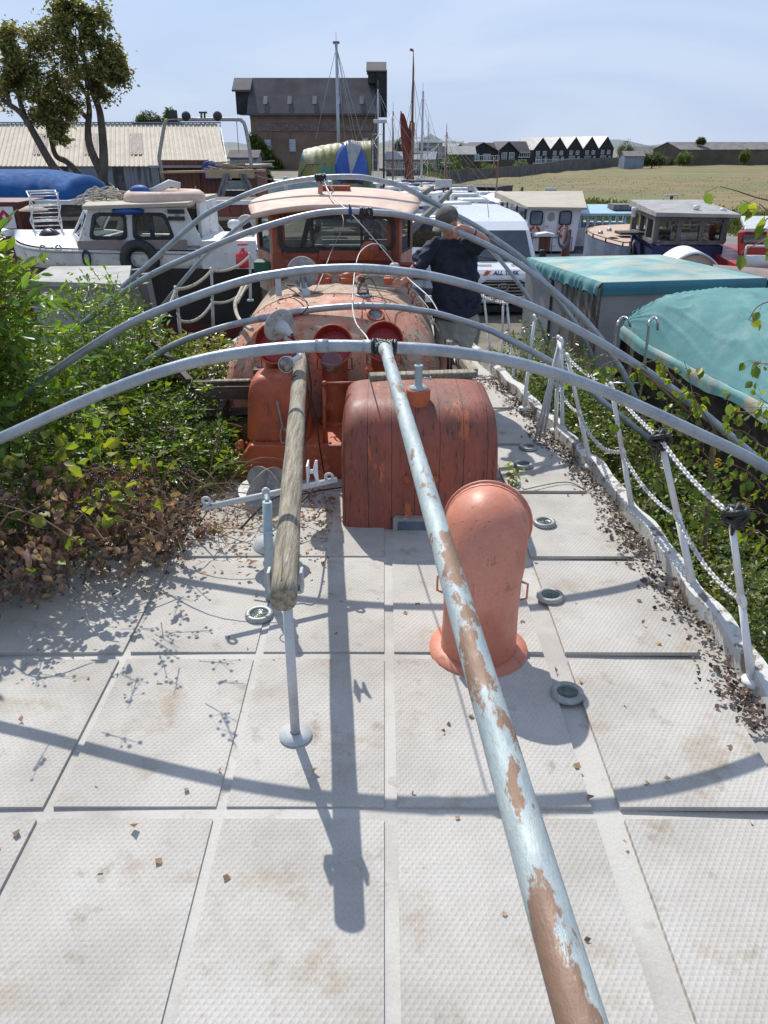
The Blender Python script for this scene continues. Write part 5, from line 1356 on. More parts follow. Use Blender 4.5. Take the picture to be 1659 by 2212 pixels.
MB().grid(skirt(nr, fr_, 30, .165, .01, Vector((1, 0, 0))), 60, 3).build('side_skirt', M['teal'], bx, w=True)
wl = MB()
for a, b, m_, nm in ((nl, nr, 'greypanel', 'front_panel'), (fl_, nl, 'greypanel', 'side_panel'), (nr, fr_, 'greypanel', 'side_panel'), (fr_, fl_, 'greypanel', 'back_panel')):
    mb = MB(); zt_ = z1 + .10
    mb.add([(a.x, a.y, GZ), (b.x, b.y, GZ), (b.x, b.y, zt_), (a.x, a.y, zt_)], [(0, 1, 2, 3)]); mb.build(nm, M[m_], bx, w=True, solid=.03)
mid = fl_.lerp(nl, .55); mb = MB(); o_ = Vector((-.03, -.02, 0)); a = mid + o_; b = nl + o_
mb.add([(a.x, a.y, GZ), (b.x, b.y - .01, GZ), (b.x, b.y - .01, z1 + .05), (a.x, a.y, z1 + .05)], [(0, 1, 2, 3)]); mb.build('peeling_board', M['peel'], bx, w=True, solid=.02)
mb = MB(); a = fl_.lerp(nl, .42) + o_; mb.box((a.x, a.y, (GZ + z1) / 2), (.04, .04, z1 - GZ)); mb.build('corner_strip', M['darkwood'], bx, w=True)
for k in range(5):
    a = nl.lerp(nr, .12 + .19 * k); MB().lathe([(.012, 0), (.018, .006), (.012, .012)], (a.x, a.y - .02, z1 + .02), (0, -1, 0), 10).build('eyelet', M['steel'], bx, w=True)
# ---- teal covered boat
tb_ = thing('tarpaulin_covered_boat', 'dark boat under a bright teal tarpaulin at the right edge', 'boat', (4.1, 7.2, GZ))
bow = P(1346, 702, 8.5)
edge = [P(1346, 702, 8.5), P(1400, 742, 7.9), P(1470, 780, 7.3), P(1540, 815, 6.7), P(1600, 845, 6.25), P(1659, 874, 5.8), P(1740, 915, 5.3)]
far_ = [P(1346, 700, 8.55), P(1440, 660, 8.9), P(1540, 640, 9.0), P(1659, 640, 9.0), P(1760, 650, 9.0), P(1850, 665, 8.8), P(1950, 690, 8.5)]
rid = [P(1350, 697, 8.5), P(1420, 652, 8.4), P(1500, 637, 8.2), P(1580, 633, 8.0), P(1659, 640, 7.7), P(1760, 665, 7.3), P(1880, 700, 6.8)]
es, fs_, rs_ = spline(edge, 8), spline(far_, 8), spline(rid, 8)
def tf2(u, v):
    q_ = u * (len(es) - 1); i = min(len(es) - 2, int(q_)); f_ = q_ - i; a, m_, b = es[i].lerp(es[i + 1], f_), rs_[i].lerp(rs_[i + 1], f_), fs_[i].lerp(fs_[i + 1], f_)
    if v < .6: t = v / .6; p = a.lerp(m_, t); p.z += .16 * math.sin(math.pi * t) * min(1, i / 10)
    else: t = (v - .6) / .4; p = m_.lerp(b, t); p.z += .05 * math.sin(math.pi * t)
    kk = min(1, v * 8); nn_ = 1 - abs(mnoise.noise(Vector((u * 3.5, v * 7.5 + u * 3, 0)))) * 4
    p.z += kk * (.012 * math.sin(u * 30 + v * 12) * math.sin(v * 14 - u * 5) + .028 * max(0, nn_) ** 3)
    return p
MB().grid(tf2, 96, 90).build('tarpaulin', M['teal'], tb_, w=True)
hm = MB(); hm.grid(lambda u, v: es[min(len(es) - 1, int(u * 48 + .5))] + Vector((-.03 * min(1, v * 4) - .006 * math.sin(u * 40 + 2 * math.sin(u * 13)), -.02, -(.12 + .02 * math.sin(u * 17)) * v)), 48, 4); hm.build('tarpaulin_hem', M['tealfade'], tb_, w=True)
hl = MB(); hl.grid(lambda u, v: es[min(len(es) - 1, int(u * 48 + .5))] + Vector((.10 + .35 * v, 0, -.05 - (2.1) * v)), 48, 4); hl.build('hull', M['darkwood'], tb_, w=True)
mb = MB(); n_e = len(fs_); mb.add([tuple(p + Vector((0, 0, -.04))) for p in fs_] + [(p.x - .1, p.y - .1, GZ) for p in fs_], [(i, i + 1, n_e + i + 1, n_e + i) for i in range(n_e - 1)]); mb.build('far_hull', M['darkwood'], tb_, w=True)
mb = MB(); ea = [es[-1].lerp(rs_[-1], k / 4) for k in range(5)] + [rs_[-1].lerp(fs_[-1], k / 4) for k in range(1, 5)]; mb.add([tuple(p + Vector((0, 0, -.03))) for p in ea] + [(fs_[-1].x - .1, fs_[-1].y - .1, GZ), (es[-1].x + .3, es[-1].y, GZ)], [tuple(range(len(ea) + 2))]); mb.build('end_board', M['darkwood'], tb_, w=True)
# dark stepped timber under the bow
mb = MB(); mb.box((bow.x + .25, 8.4, -.65), (.35, .35, 1.9)); mb.build('bow_post', M['darkwood'], tb_, w=True)
# ladder hooked over the side
ld = thing('steel_ladder', 'stainless hook ladder leaning in front of the teal covered boat', 'ladder', P(1340, 900, 7.3))
for (pts) in ([(1318, 845), (1325, 780), (1330, 720), (1335, 697), (1346, 685), (1357, 690), (1362, 705)], [(1385, 845), (1393, 780), (1400, 720), (1402, 697), (1412, 685), (1420, 691), (1421, 712)]):
    w = [P(u, v, 7.2 - (845 - v) * .0 + .1 * (v < 690)) for u, v in pts]; w.insert(0, w[0] + Vector((-.03, 0, -.7)))
    MB().tube(spline(w, 6), .0135, 10).build('rail', M['steel'], ld, w=True)
for v in (828, 900, 975): MB().tube([P(1320 - (v - 828) * .1, v, 7.2), P(1386 - (v - 828) * .1, v, 7.2)], .012, 8).build('rung', M['steel'], ld, w=True)

# ---- white van
M['vanwhite'] = mat('white_van_paint', (.74, .76, .78), rough=.22, coat=.6, grain=.02)
vx = P(1087, 600, 20).x
va = thing('parked_van', 'white high roof van with louvred grille facing the viewer', 'van', (vx, 20, GZ), R(3))
prof = [(0, .30), (-.06, .55), (-.02, 1.00), (.12, 1.12), (.62, 1.27), (1.28, 1.95), (1.6, 2.14), (2.6, 2.28), (5.4, 2.30), (5.55, 2.15), (5.6, .35)]
def vw(z): return .98 - .12 * smooth(1.2, 2.3, z)
vs = []; 
for s in (-1, 1):
    for y, z in prof: vs.append((s * vw(z) * (.93 if y < .05 else 1), y, z))
n = len(prof); fs = [tuple(range(n)), tuple(range(n, 2 * n))[::-1]] + [(i, n + i, n + (i + 1) % n, (i + 1) % n) for i in range(n)]
MB().add(vs, fs).build('body', M['vanwhite'], va, bevel=.06)
def vp(x, y, z): return (x, y, z)
wsd = MB(); wsd.hexa([(-.82, .60, 1.26), (.82, .60, 1.26), (.76, 1.24, 1.92), (-.76, 1.24, 1.92), (-.82, .57, 1.29), (.82, .57, 1.29), (.76, 1.21, 1.95), (-.76, 1.21, 1.95)])
M['windscreen'] = mat('dark_tinted_windscreen', (.03, .045, .065), (.05, .07, .09), 1.5, rough=.06, spec=.9, grain=0)
wsc = wsd.build('windscreen', M['windscreen'], va)
for s in (-1, 1):
    MB().tube([(s * .1, .565, 1.29), (s * .55, .67, 1.40)], .012, 6).build('wiper', M['black'], wsc)
    q = MB(); q.hexa([(s * .985, 1.0, 1.25), (s * .985, 1.7, 1.25), (s * .93, 1.7, 1.85), (s * .95, 1.35, 1.85), (s * 1.0, 1.0, 1.25), (s * 1.0, 1.7, 1.25), (s * .945, 1.7, 1.85), (s * .965, 1.35, 1.85)]); q.build('side_window', M['windscreen'], va)
    q = MB(); q.box((s * 1.13, .75, 1.35), (.14, .12, .34)); q.build('wing_mirror', M['black'], va, bevel=.03)
    q = MB(); q.prism([(s * .62, -.05, .74), (s * .90, -.02, .70), (s * .92, -.02, .96), (s * .66, -.05, .90)], (0, .06, 0)); q.build('headlight', M['glassfar'], va)
    MB().box((s * .42, .33, 1.205), (.34, .02, .012), M=Matrix.Rotation(.3, 3, 'X')).build('bonnet_slot', M['black'], va)
    for yy in (.75, 4.6):
        wq = MB().lathe([(.33, -.10), (.34, -.04), (.34, .10), (.30, .12)], (s * .85, yy, .34), (s, 0, 0), 24).build('wheel', M['black'], va)
        MB().lathe([(0, .1), (.2, .11), (.22, .09)], (s * .86, yy, .34), (s, 0, 0), 20).build('hub', M['steel'], wq)
g0 = MB(); g0.prism([(-.50, -.085, .50), (.50, -.085, .50), (.62, -.085, .60), (.60, -.085, .80), (.44, -.085, .90), (-.44, -.085, .90), (-.60, -.085, .80), (-.62, -.085, .60)], (0, .05, 0)); gq = g0.build('grille', M['black'], va)
for i in range(5):
    z = .55 + .08 * i; hw = .58 - .03 * abs(i - 1); MB().box((0, -.095, z), (2 * hw, .03, .022)).build('louvre', M['steel'], gq)
gr = MB(); oc = [(-.56, .46), (.56, .46), (.70, .58), (.68, .82), (.48, .95), (-.48, .95), (-.68, .82), (-.70, .58)]
ic = [(-.50, .50), (.50, .50), (.62, .60), (.60, .80), (.44, .90), (-.44, .90), (-.60, .80), (-.62, .60)]
frame_ring(gr, oc, ic, -.10, -.05); gr.build('grille_surround', M['vanwhite'], va)
bd = MB().torus((0, -.13, .73), (0, 1, 0), .085, .013, 28, 8); bd.ball((0, -.12, .73), .001); bd = MB().torus((0, 0, 0), (0, 0, 1), 1, .14, 28, 8)
for i, v_ in enumerate(bd.v): bd.v[i] = (v_[0] * .13, -.125 + v_[2] * .09, .73 + v_[1] * .085)
bd.tube([(-.09, -.13, .70), (-.04, -.13, .765), (0, -.13, .70), (.04, -.13, .765), (.09, -.13, .70)], .012, 6); bd.build('badge', M['steel'], va)
MB().box((0, -.07, .40), (1.5, .05, .06)).build('bumper_trim', M['vanwhite'], va, bevel=.01)
MB().box((0, .1, .18), (1.7, .3, .16)).build('underside', M['black'], va)
M['vanblue'] = mat('dark_blue_lettering', (.02, .04, .14), rough=.5); M['vanorange'] = mat('orange_logo', (.75, .16, .03), rough=.5)
text('ALL TASK', (.06, .02, 1.05), .15, (math.pi / 2 - .6, 0, 0), M['vanblue'], va, w=False, shear=.3, bold=.003)
q = MB(); q.prism([(-.52, .0, 1.0), (-.40, .0, 1.0), (-.30, .03, 1.10), (-.42, .03, 1.10)], (0, -.02, .01)); q.prism([(-.50, -.01, 1.06), (-.33, -.01, 1.07), (-.42, .03, 1.12)], (0, -.02, .01)); q.build('logo_swoosh', M['vanorange'], va)
MB().tube([(-.1, 1.9, 2.2), (-.12, 2.2, 2.62)], .008, 6).build('aerial', M['black'], va)

# ---- generic boat pieces
def boathull(name, label, loc, rz, Lh, B, H, m_hull, m_deck, cabin=None, m_cab='white', cat='boat', group=None, stripe=None, bowf=.35, sink=0):
    t = thing(name, label, cat, loc, rz, group)
    def half(s): 
        def f(u, v):
            y = -Lh / 2 + Lh * u; w = B / 2 * (1 - max(0, (u - 1 + bowf) / bowf) ** 2.0) * (.86 + .14 * min(1, u * 5)); z = H * v + .12 * H * u * u * v
            return (s * max(w * (.55 + .45 * v ** .6), .01), y, z)
        return f
    h = MB(); 
    for s in (1, -1): h.grid(half(s), 20, 6)
    a = [half(1)(0, k / 6) for k in range(7)]; b = [half(-1)(0, k / 6) for k in range(7)]
    h.add(a + b[::-1], [tuple(range(14))]); h.build('hull', M[m_hull], t, sub=0)
    d = MB(); 
    def df(u, v): p = half(1)(u, 1); return (p[0] * (2 * v - 1), p[1], p[2] - .02 + .05 * (1 - (2 * v - 1) ** 2))
    d.grid(df, 16, 6).build('deck', M[m_deck], t)
    if stripe:
        d = MB()
        for s in (1, -1): d.grid(lambda u, v: (half(s)(u, .82 + .12 * v)[0] * 1.006 + s * .012, half(s)(u, .9)[1], half(s)(u, .82 + .12 * v)[2]), 20, 1)
        d.build('rubbing_strake', M[stripe], t)
    if cabin:
        x, y0, y1, hc = cabin
        c = MB(); c.hexa([(-x, y0, H - .1), (x, y0, H - .1), (x * .8, y1, H - .1), (-x * .8, y1, H - .1), (-x * .92, y0 + .1, H + hc), (x * .92, y0 + .1, H + hc), (x * .7, y1 - .45, H + hc), (-x * .7, y1 - .45, H + hc)])
        cq = c.build('cabin', M[m_cab], t, bevel=.04)
        for s in (1, -1):
            for k in range(3):
                yy = y0 + (y1 - y0) * (.2 + .22 * k); MB().box((s * x * .93, yy, H + hc * .55), (.04, (y1 - y0) * .15, hc * .3), rz=s * .06).build('window', M['glassfar'], cq)
        MB().box((0, y0 + .03, H + hc * .5), (x * .8, .05, hc * .45)).build('window', M['glassfar'], cq)
    return t
def mast(t, x, y, z0, z1, r=.06, m_='alu', boom=None, spread=(.55,), stays=True, L2=None, w=False, furl=None):
    mb = MB(); mb.tube([(x, y, z0), (x, y, z1)], [r, r * .75], 10).build('mast', M[m_], t, w=w)
    for f in spread:
        z = z0 + (z1 - z0) * f; MB().tube([(x - .7, y, z), (x, y, z + .03), (x + .7, y, z)], r * .3, 6).build('spreader', M[m_], t, w=w)
    if stays:
        d = L2 or 3.5
        for (dx, dy) in ((0, d), (0, -d), (1.2, 0), (-1.2, 0), (d * .6, -1)): MB().tube([(x, y, z1 - .1), (x + dx, y + dy, z0 + .1)], .010, 5).build('stay', M['wire'], t, w=w)
    if boom: MB().tube([(x, y, z0 + 1), (x + boom[0], y + boom[1], z0 + 1.1)], r * .8, 8).build('boom', M[furl or m_], t, w=w)
    MB().tube([(x, y, z1), (x, y, z1 + .5)], .012, 5).build('masthead_aerial', M['wire'], t, w=w)
# ---- tarpaulin shrouded boat with the tall mast
D = 48
sb = thing('shrouded_yacht', 'yacht shrouded in patched green and blue tarpaulins with a tall white mast', 'boat', P(725, 420, D).xy.to_3d() + Vector((0, 0, GZ)))
x0, x1 = P(648, 380, D).x, P(802, 380, D).x; zt0 = P(700, 304, D).z; zb0 = P(700, 425, D).z
def shr(u, v):
    ln = u; x = x0 + .3 + (x1 - x0 - .3) * ln; w = 1.35 + .25 * math.sin(math.pi * min(1, ln * 1.2))
    th = math.pi * v; c = math.cos(th); s = math.sin(th)
    zz = zb0 + (zt0 - zb0) * (abs(s) ** .55) * (1 - .10 * (1 - ln) ** 2 * 3 * .5); yy = D - w * c * (1 + .12 * (1 - abs(s)))
    r = .05 * math.sin(ln * 17 + 3 * math.sin(v * 5) + 2 * math.sin(ln * 7)) * abs(c) + .02 * math.sin(ln * 60 + v * 9)
    return (x - (1 - ln) * .35 * (1 - abs(s)), yy - r * abs(c), zz + r * .5)
M['shroud'] = mat('patched_green_tarpaulin', (.20, .19, .055), (.08, .20, .15), .8, th=(.52, .58), c3=(.36, .31, .20), s3=.55, th3=(.52, .60), rough=.6, bump=.5, bs=4)
M['shroudtop'] = mat('bleached_tarpaulin', (.40, .35, .24), (.30, .30, .18), 1.2, rough=.7, bump=.3, bs=5)
MB().grid(shr, 60, 36).build('green_tarpaulin', M['shroud'], sb, w=True)
# the blue end hood: ribbed half dome of blue and grey gores facing the viewer
ce = P(762, 352, D - 1.9); rx, rz2 = L(38, 352, D - 1.9), L(56, 352, D - 1.9)
M['blueg'] = mat('bright_blue_gore', (.02, .08, .36), (.02, .065, .28), 2, rough=.5, bump=.2, bs=8); M['greyg'] = mat('pale_grey_gore', (.34, .34, .33), (.26, .26, .26), 2, rough=.6)
for a0, a1, m_ in ((-40, 52, 'blueg'), (52, 106, 'greyg'), (106, 208, 'blueg')):
    def gore(u, v, a0=a0, a1=a1):
        a = R(a0 + (a1 - a0) * u); rr = v; dd = .75 * (1 - v * v)
        k = 1.0
        return (ce.x - .1 + rx * .98 * rr * math.cos(a), ce.y - .5 * (1 - v * v) + .35 * v * v, ce.z - rz2 * .45 + rz2 * 1.25 * rr * max(-.35, math.sin(a)))
    MB().grid(gore, 14, 8).build('end_gore', M[m_], sb, w=True, solid=.02)
mb = MB(); mb.grid(lambda u, v: (ce.x - rx * 1.15 + rx * 2.3 * u, ce.y - .15 - .10 * math.sin(u * 15), ce.z - rz2 * .55 - 1.35 * v * rz2 - .25 * math.sin(u * math.pi) * (1 - v)), 30, 6).build('olive_drape', M['shroud'], sb, w=True)
mb = MB(); mb.grid(lambda u, v: (ce.x - rx * .5 + rx * 1.4 * u, ce.y - .25 - .05 * math.sin(u * 12), ce.z - rz2 * (1.15 + .75 * v) + .1 * math.sin(u * 9)), 16, 6).build('low_blue_patch', M['blueg'], sb, w=True)
M['hullwhite'] = M['whitedirty']
mb = MB(); mb.tube([P(640, 395, D - 1.5), P(663, 355, D - 1.5), P(705, 355, D - 1.5), P(706, 395, D - 1.5)], .03, 6).build('boarding_frame', M['darkwood'], sb, w=True)
pm_ = P(731, 300, D + .3); pt_ = P(728, 92, D + .3); tt = MB(); tt.tube([(pm_.x, D + .3, zb0), (pm_.x, D + .3, pt_.z)], [.095, .075], 10).build('mast', M['alu'], sb, w=True)
for (u, v) in ((682, 300), (790, 395), (745, 300), (768, 330), (800, 360)): MB().tube([(pm_.x, D + .3, pt_.z - .2), P(u, v, D)], .016, 5).build('stay', M['wire'], sb, w=True)
MB().box((pm_.x, D + .3, pt_.z), (.35, .1, .12)).build('masthead', M['mastwood'], sb, w=True); MB().tube([(pm_.x, D + .3, pt_.z), (pm_.x, D + .3, pt_.z + .5)], .012, 5).build('masthead_aerial', M['wire'], sb, w=True)
st_ = MB()
a = P(643, 420, D - 5); b = P(692, 385, D - 3)
for s in (0, 1): st_.beam(a + Vector((.0, .6 * s, 0)), b + Vector((0, .6 * s, 0)), .05, .14)
for k in range(5): c = a.lerp(b, (k + .5) / 5); st_.box(c + Vector((0, .3, .04)), (.25, .65, .04))
tag(st_.build('boarding_steps', M['greywood']), 'steep boarding steps leaning on the shrouded yacht', 'steps')
bb_ = boathull('upturned_dinghy', 'pale blue dinghy lying on the ground left of the shrouded yacht', (P(650, 410, 40).x, 40, P(650, 418, 40).z), R(90), 3.0, 1.4, .55, 'lightblue', 'lightblue')
def post(u, v0, v1, D, r, m_, label, cat='post', name='post', box=None):
    a = P(u, v1, D); b = P(u, v0, D); zb_ = min(a.z, GZ if D < 33 else a.z)
    t = thing(name, label, cat, (b.x, D, zb_)); MB().tube([(b.x, D, zb_), b], r, 8).build('post', M[m_], t, w=True)
    if box: MB().box(b + Vector((0, 0, box[2] / 2)), box).build('head', M[box_m], t, w=True, bevel=.02)
    return t
box_m = 'whitegrey'
post(617, 398, 420, 36, .07, 'whitegrey', 'white service pedestal with a round head in front of the shrouded yacht', 'pedestal', 'service_pedestal', (.16, .16, .3))

# ---- masts and yachts in the creek
def yacht(label, u, v, D, rz, Lh, B, H, hull, deck, cab=True, top=None, mat_m='alu', r=.07, group=None, stays=True, boom=None, furl=None, mx=None, sp=(.55,), spec_z=None):
    p = P(u, v, D); z = p.z - H
    t = boathull('moored_yacht', label, (p.x, D, z), R(rz), Lh, B, H, hull, deck, (B * .28, -Lh * .15, Lh * .2, .45) if cab else None, group=group, stripe='navy')
    if top is not None: mast(t, 0, .4, H, P(u, top, D).z - z, r, mat_m, boom, sp, stays, furl=furl)
    return t
yacht('moored yacht with tall grey mast and bare boom right of the barge', 914, 418, 62, 20, 8.5, 2.6, 1.1, 'whitedirty', 'whitegrey', top=196, r=.10, boom=(-1.6, -3.0))
yacht('yacht with a blue sail cover and mast topped by instruments', 948, 428, 55, -70, 7.5, 2.4, 1.0, 'white', 'whitegrey', top=288, r=.075, boom=(0, -3), furl='navy')
yacht('white yacht hull with a thin wooden mast left of the barge sails', 836, 412, 50, -60, 8, 2.5, 1.2, 'white', 'tan', top=240, r=.055, mat_m='mastwood', sp=())
yacht('yacht with a varnished mast at the edge of the tan field', 975, 430, 50, 80, 7, 2.2, .9, 'whitedirty', 'tan', top=286, r=.06, mat_m='mastwood', sp=())
yacht('mast boat nearest the warehouse corner with a grey lattice head', 828, 405, 58, 60, 8, 2.5, 1.1, 'navy', 'whitegrey', top=192, r=.06)
yacht('small blue hulled boat behind the white yacht hull', 868, 422, 44, -75, 6, 2.1, .8, 'navy', 'whitegrey')
yacht('little white motor boat below the wooden mast', 1000, 438, 42, -80, 5.5, 2.0, .8, 'white', 'whitegrey')
yacht('low white cruiser right of the man in the cap', 1035, 452, 36, -85, 6.5, 2.3, .8, 'whitedirty', 'whitegrey')
yacht('brown and white cabin boat before the lifebuoy boat', 1020, 475, 28, -80, 6, 2.2, .8, 'darkwood', 'whitedirty')
yacht('white yacht stern by the wheelhouse corner', 905, 440, 34, 70, 6.5, 2.2, .8, 'white', 'whitegrey')
yacht('blue trimmed open boat far down the creek', 1000, 418, 66, -80, 7, 2.2, .8, 'lightblue', 'whitegrey')
yacht('white yacht moored under the tan bank', 1060, 428, 60, -82, 7, 2.4, .9, 'white', 'whitegrey', top=340, r=.05, mat_m='mastwood', sp=(), stays=False)
yacht('dark hulled yacht behind the van roof', 965, 462, 33, -60, 6.5, 2.2, .8, 'navy', 'whitedirty')
yacht('white cruiser far along the left quay', 850, 398, 80, -70, 8, 2.6, 1, 'white', 'whitegrey')
yacht('blue and white cruiser stern left of the brown cabin', 520, 398, 62, 85, 7, 2.4, 1.0, 'white', 'tinblue')
yacht('yacht with slim grey mast between the barge and the tower house', 932, 412, 72, 70, 7, 2.3, .9, 'white', 'whitegrey', top=262, r=.05)
yacht('white sloop half hidden by the warehouse corner', 812, 402, 72, 40, 7, 2.3, .9, 'white', 'whitegrey', top=300, r=.05)
yacht('small cruiser under the dark fence', 940, 405, 90, -75, 7, 2.4, 1, 'whitedirty', 'tan')
# thames barge
D = 82
bg_ = boathull('sailing_barge', 'sailing barge with furled red sails, sprit and a small red flag', (P(884, 395, D).x, D, P(884, 402, D).z - 1.4), R(60), 20, 5, 1.6, 'blackhull', 'darkwood')
o0 = ORG[bg_.name]
def wl(u, v, dd=0):      # world to local of the rotated barge
    q = P(u, v, D + dd) - o0; c, s = math.cos(R(-60)), math.sin(R(-60)); return Vector((q.x * c - q.y * s, q.x * s + q.y * c, q.z))
MB().tube([wl(886, 405), wl(892, 265)], [.24, .2], 10).build('lower_mast', M['mastwood'], bg_)
MB().tube([wl(890, 290), wl(893, 150), wl(893, 108)], [.13, .09, .03], 8).build('topmast', M['mastwood'], bg_)
MB().tube([wl(866, 240), wl(884, 320), wl(893, 400)], [.07, .13, .16], 8).build('sprit', M['mastwood'], bg_)
def fs2(u, v):
    p = Vector(wl(868 + 17 * u ** .8, 245 + 150 * u)); a = 2 * math.pi * v; r = .15 + .28 * math.sin(math.pi * min(1, u * 1.05)) ** .7
    k = Vector((math.cos(a), math.sin(a), 0)) * r * (1 + .15 * math.sin(a * 5)); return p + k
MB().grid(fs2, 24, 14).build('furled_mainsail', M['sail'], bg_)
MB().tube([wl(890, 262, .3), wl(884, 300, .3), wl(884, 350, .3), wl(880, 402, .3)], [.2, .3, .4, .35], 10).build('brailed_sail', M['sail'], bg_)
MB().add([wl(893, 106), wl(886, 104), wl(885, 110), wl(893, 112)], [(0, 1, 2, 3)]).build('flag', M['redboat'], bg_, solid=.02)
for (u, v, u2, v2) in ((893, 200, 860, 350), (893, 165, 930, 370), (893, 265, 870, 395), (893, 265, 920, 398), (893, 150, 905, 400), (866, 240, 850, 380), (893, 140, 878, 380)): MB().tube([wl(u, v), wl(u2, v2)], .022, 5).build('stay', M['wire'], bg_)
# small clutter in the creek
for i, (u, v, D, lab) in enumerate(((1012, 405, 60, 'thin dark post in the creek right of the varnished mast'), (1068, 340, 80, 'tall rusty post standing against the tan field'), (1128, 404, 55, 'short dark mooring post in front of the field'), (1030, 418, 52, 'stubby mooring post beside the speaker post'), (1168, 425, 40, 'short dark post behind the lifebuoy boat'))):
    post(u, v, v + 40, D, .09, 'darkwood' if i != 1 else 'mastwood', lab, 'mooring post', 'mooring_post')
post(1017, 412, 440, 45, .05, 'darkwood', 'post with a white round lamp in the creek', 'lamp post', 'lamp_post', (.35, .2, .28))
post(1190, 412, 440, 32, .05, 'whitegrey', 'slim post with a small white T head', 'post', 'marker_post', (.45, .1, .1))
post(958, 405, 430, 45, .05, 'darkwood', 'post with a small white box left of the varnished mast', 'post', 'sign_post', (.9, .2, .4))
post(1403, 432, 470, 33, .06, 'mastwood', 'rusty post behind the blue wheelhouse', 'post', 'mooring_post')
post(1451, 424, 470, 32, .06, 'darkwood', 'post with a cross arm behind the blue wheelhouse', 'post', 'cross_post', (.5, .08, .06))
post(829, 265, 405, 40, .05, 'darkwood', 'lamp pole with a flat lamp and a white box by the warehouse corner', 'lamp post', 'lamp_pole', (.06, .06, .1))
o = MB().box(P(821, 262, 40), (.62, .2, .16)); q = o.build('street_lamp_head', M['whitegrey'], bevel=.03); tag(q, 'flat grey lamp head beside the warehouse corner pole', 'lamp')
# gangway ramps: two black inclined planks right of the wheelhouse
for (a, b, lab) in (((880, 505, 14), (975, 412, 25), 'long dark gangway plank rising right of the wheelhouse'), ((875, 445, 14), (935, 405, 28), 'shorter dark gangway plank behind the wheelhouse roof')):
    mb = MB(); pa, pb = P(*a), P(*b); mb.beam(pa, pb, .07, .13); tag(mb.build('gangway', M['blackhull']), lab, 'gangway')

# parked dark car beyond the man
ca = thing('parked_car', 'dark estate car parked right of the wheelhouse', 'car', (P(905, 480, 19).x, 20.5, GZ), R(-8))
cp_ = [(-2.1, .35), (-2.15, .7), (-1.95, .95), (-1.0, 1.0), (-.35, 1.42), (1.5, 1.45), (2.1, 1.0), (2.15, .4)]
vs = []
for s in (-1, 1):
    for y, z in cp_: vs.append((s * (.85 - .14 * smooth(1, 1.4, z)), y, z))
n = len(cp_); fs = [tuple(range(n)), tuple(range(n, 2 * n))[::-1]] + [(i, n + i, n + (i + 1) % n, (i + 1) % n) for i in range(n)]
M['carblack'] = mat('black_car_paint', (.02, .022, .026), rough=.18, coat=.5, grain=0)
MB().add(vs, fs).build('body', M['carblack'], ca, bevel=.05)
MB().hexa([(-.68, -.98, 1.02), (.68, -.98, 1.02), (.62, -.40, 1.38), (-.62, -.40, 1.38), (-.68, -1.0, 1.04), (.68, -1.0, 1.04), (.62, -.42, 1.41), (-.62, -.42, 1.41)]).build('windscreen', M['glassfar'], ca)
for s in (-1, 1):
    MB().box((s * .6, -2.14, .72), (.3, .06, .14)).build('headlight', M['white'], ca)
    MB().box((s * .80, .5, 1.2), (.04, 1.9, .26)).build('side_window', M['glassfar'], ca)
    for yy in (-1.35, 1.35): MB().lathe([(.2, .1), (.3, .1), (.32, .0), (.32, -.1)], (s * .78, yy, .32), (s, 0, 0), 20).build('wheel', M['black'], ca)

# ---- white cabin boat with lifebuoys
D = 24.5; zR = P(1200, 450, D).z; zB = P(1200, 535, D).z
lb_ = thing('cabin_boat', 'white cabin boat hung with orange lifebuoys behind the van', 'boat', (P(1190, 500, D).x, D, GZ))
xl_, xr_ = P(1135, 500, D).x, P(1243, 500, D).x; yb = 29.5; xlb = P(1076, 470, yb).x; xrb = P(1243, 470, yb).x + .2
mb = MB(); mb.hexa([(xl_, D, zB - .1), (xr_, D, zB - .1), (xrb, yb, zB), (xlb, yb, zB), (xl_ + .06, D - .05, zR), (xr_ + .1, D - .05, zR), (xrb, yb, zR), (xlb, yb, zR)]); mb.build('cabin', M['whitegrey'] if 0 else M['vanwhite'], lb_, w=True)
mb = MB(); mb.hexa([(xl_ - .05, D - .3, zR), (xr_ + .2, D - .3, zR - .02), (xrb, yb + .2, zR), (xlb - .15, yb + .2, zR), (xl_ - .05, D - .3, zR + .06), (xr_ + .2, D - .3, zR + .04), (xrb, yb + .2, zR + .22), (xlb - .15, yb + .2, zR + .2)]); mb.build('roof', M['roofpink'] if 0 else M['cream'], lb_, w=True)
def wz(v): return P(0, v, D).z
for (ua, ub) in ((1144, 1172), (1207, 1234)):
    xa, xb_ = P(ua, 470, D).x, P(ub, 470, D).x; f_ = MB(); frame_ring(f_, rrect(xa, xb_, wz(486), wz(455), .09), rrect(xa + .03, xb_ - .03, wz(486) + .03, wz(455) - .03, .07), D - .09, D - .02)
    q = f_.build('window', M['black'], lb_, w=True); MB().prism([(x, D - .07, z) for x, z in rrect(xa + .02, xb_ - .02, wz(486) + .02, wz(455) - .02, .07)], (0, .02, 0)).build('pane', M['glassfar'], q, w=True)
xa, xb_ = P(1176, 470, D).x, P(1204, 470, D).x
dq = MB().box(((xa + xb_) / 2, D - .05, (wz(453) + wz(530)) / 2), (xb_ - xa, .03, wz(453) - wz(530))).build('door', M['vanwhite'], lb_, w=True, bevel=.01)
c = P(1190, 468, D); MB().torus((c.x, D - .08, c.z), (0, 1, 0), .10, .018, 20, 6).build('porthole', M['steel'], dq, w=True); MB().box((c.x - .12, D - .09, wz(488)), (.1, .03, .03)).build('handle', M['steel'], dq, w=True)
MB().lathe([(0, 0), (.09, 0)], (c.x, D - .085, c.z), (0, -1, 0), 16).build('porthole_pane', M['cream'], dq, w=True)
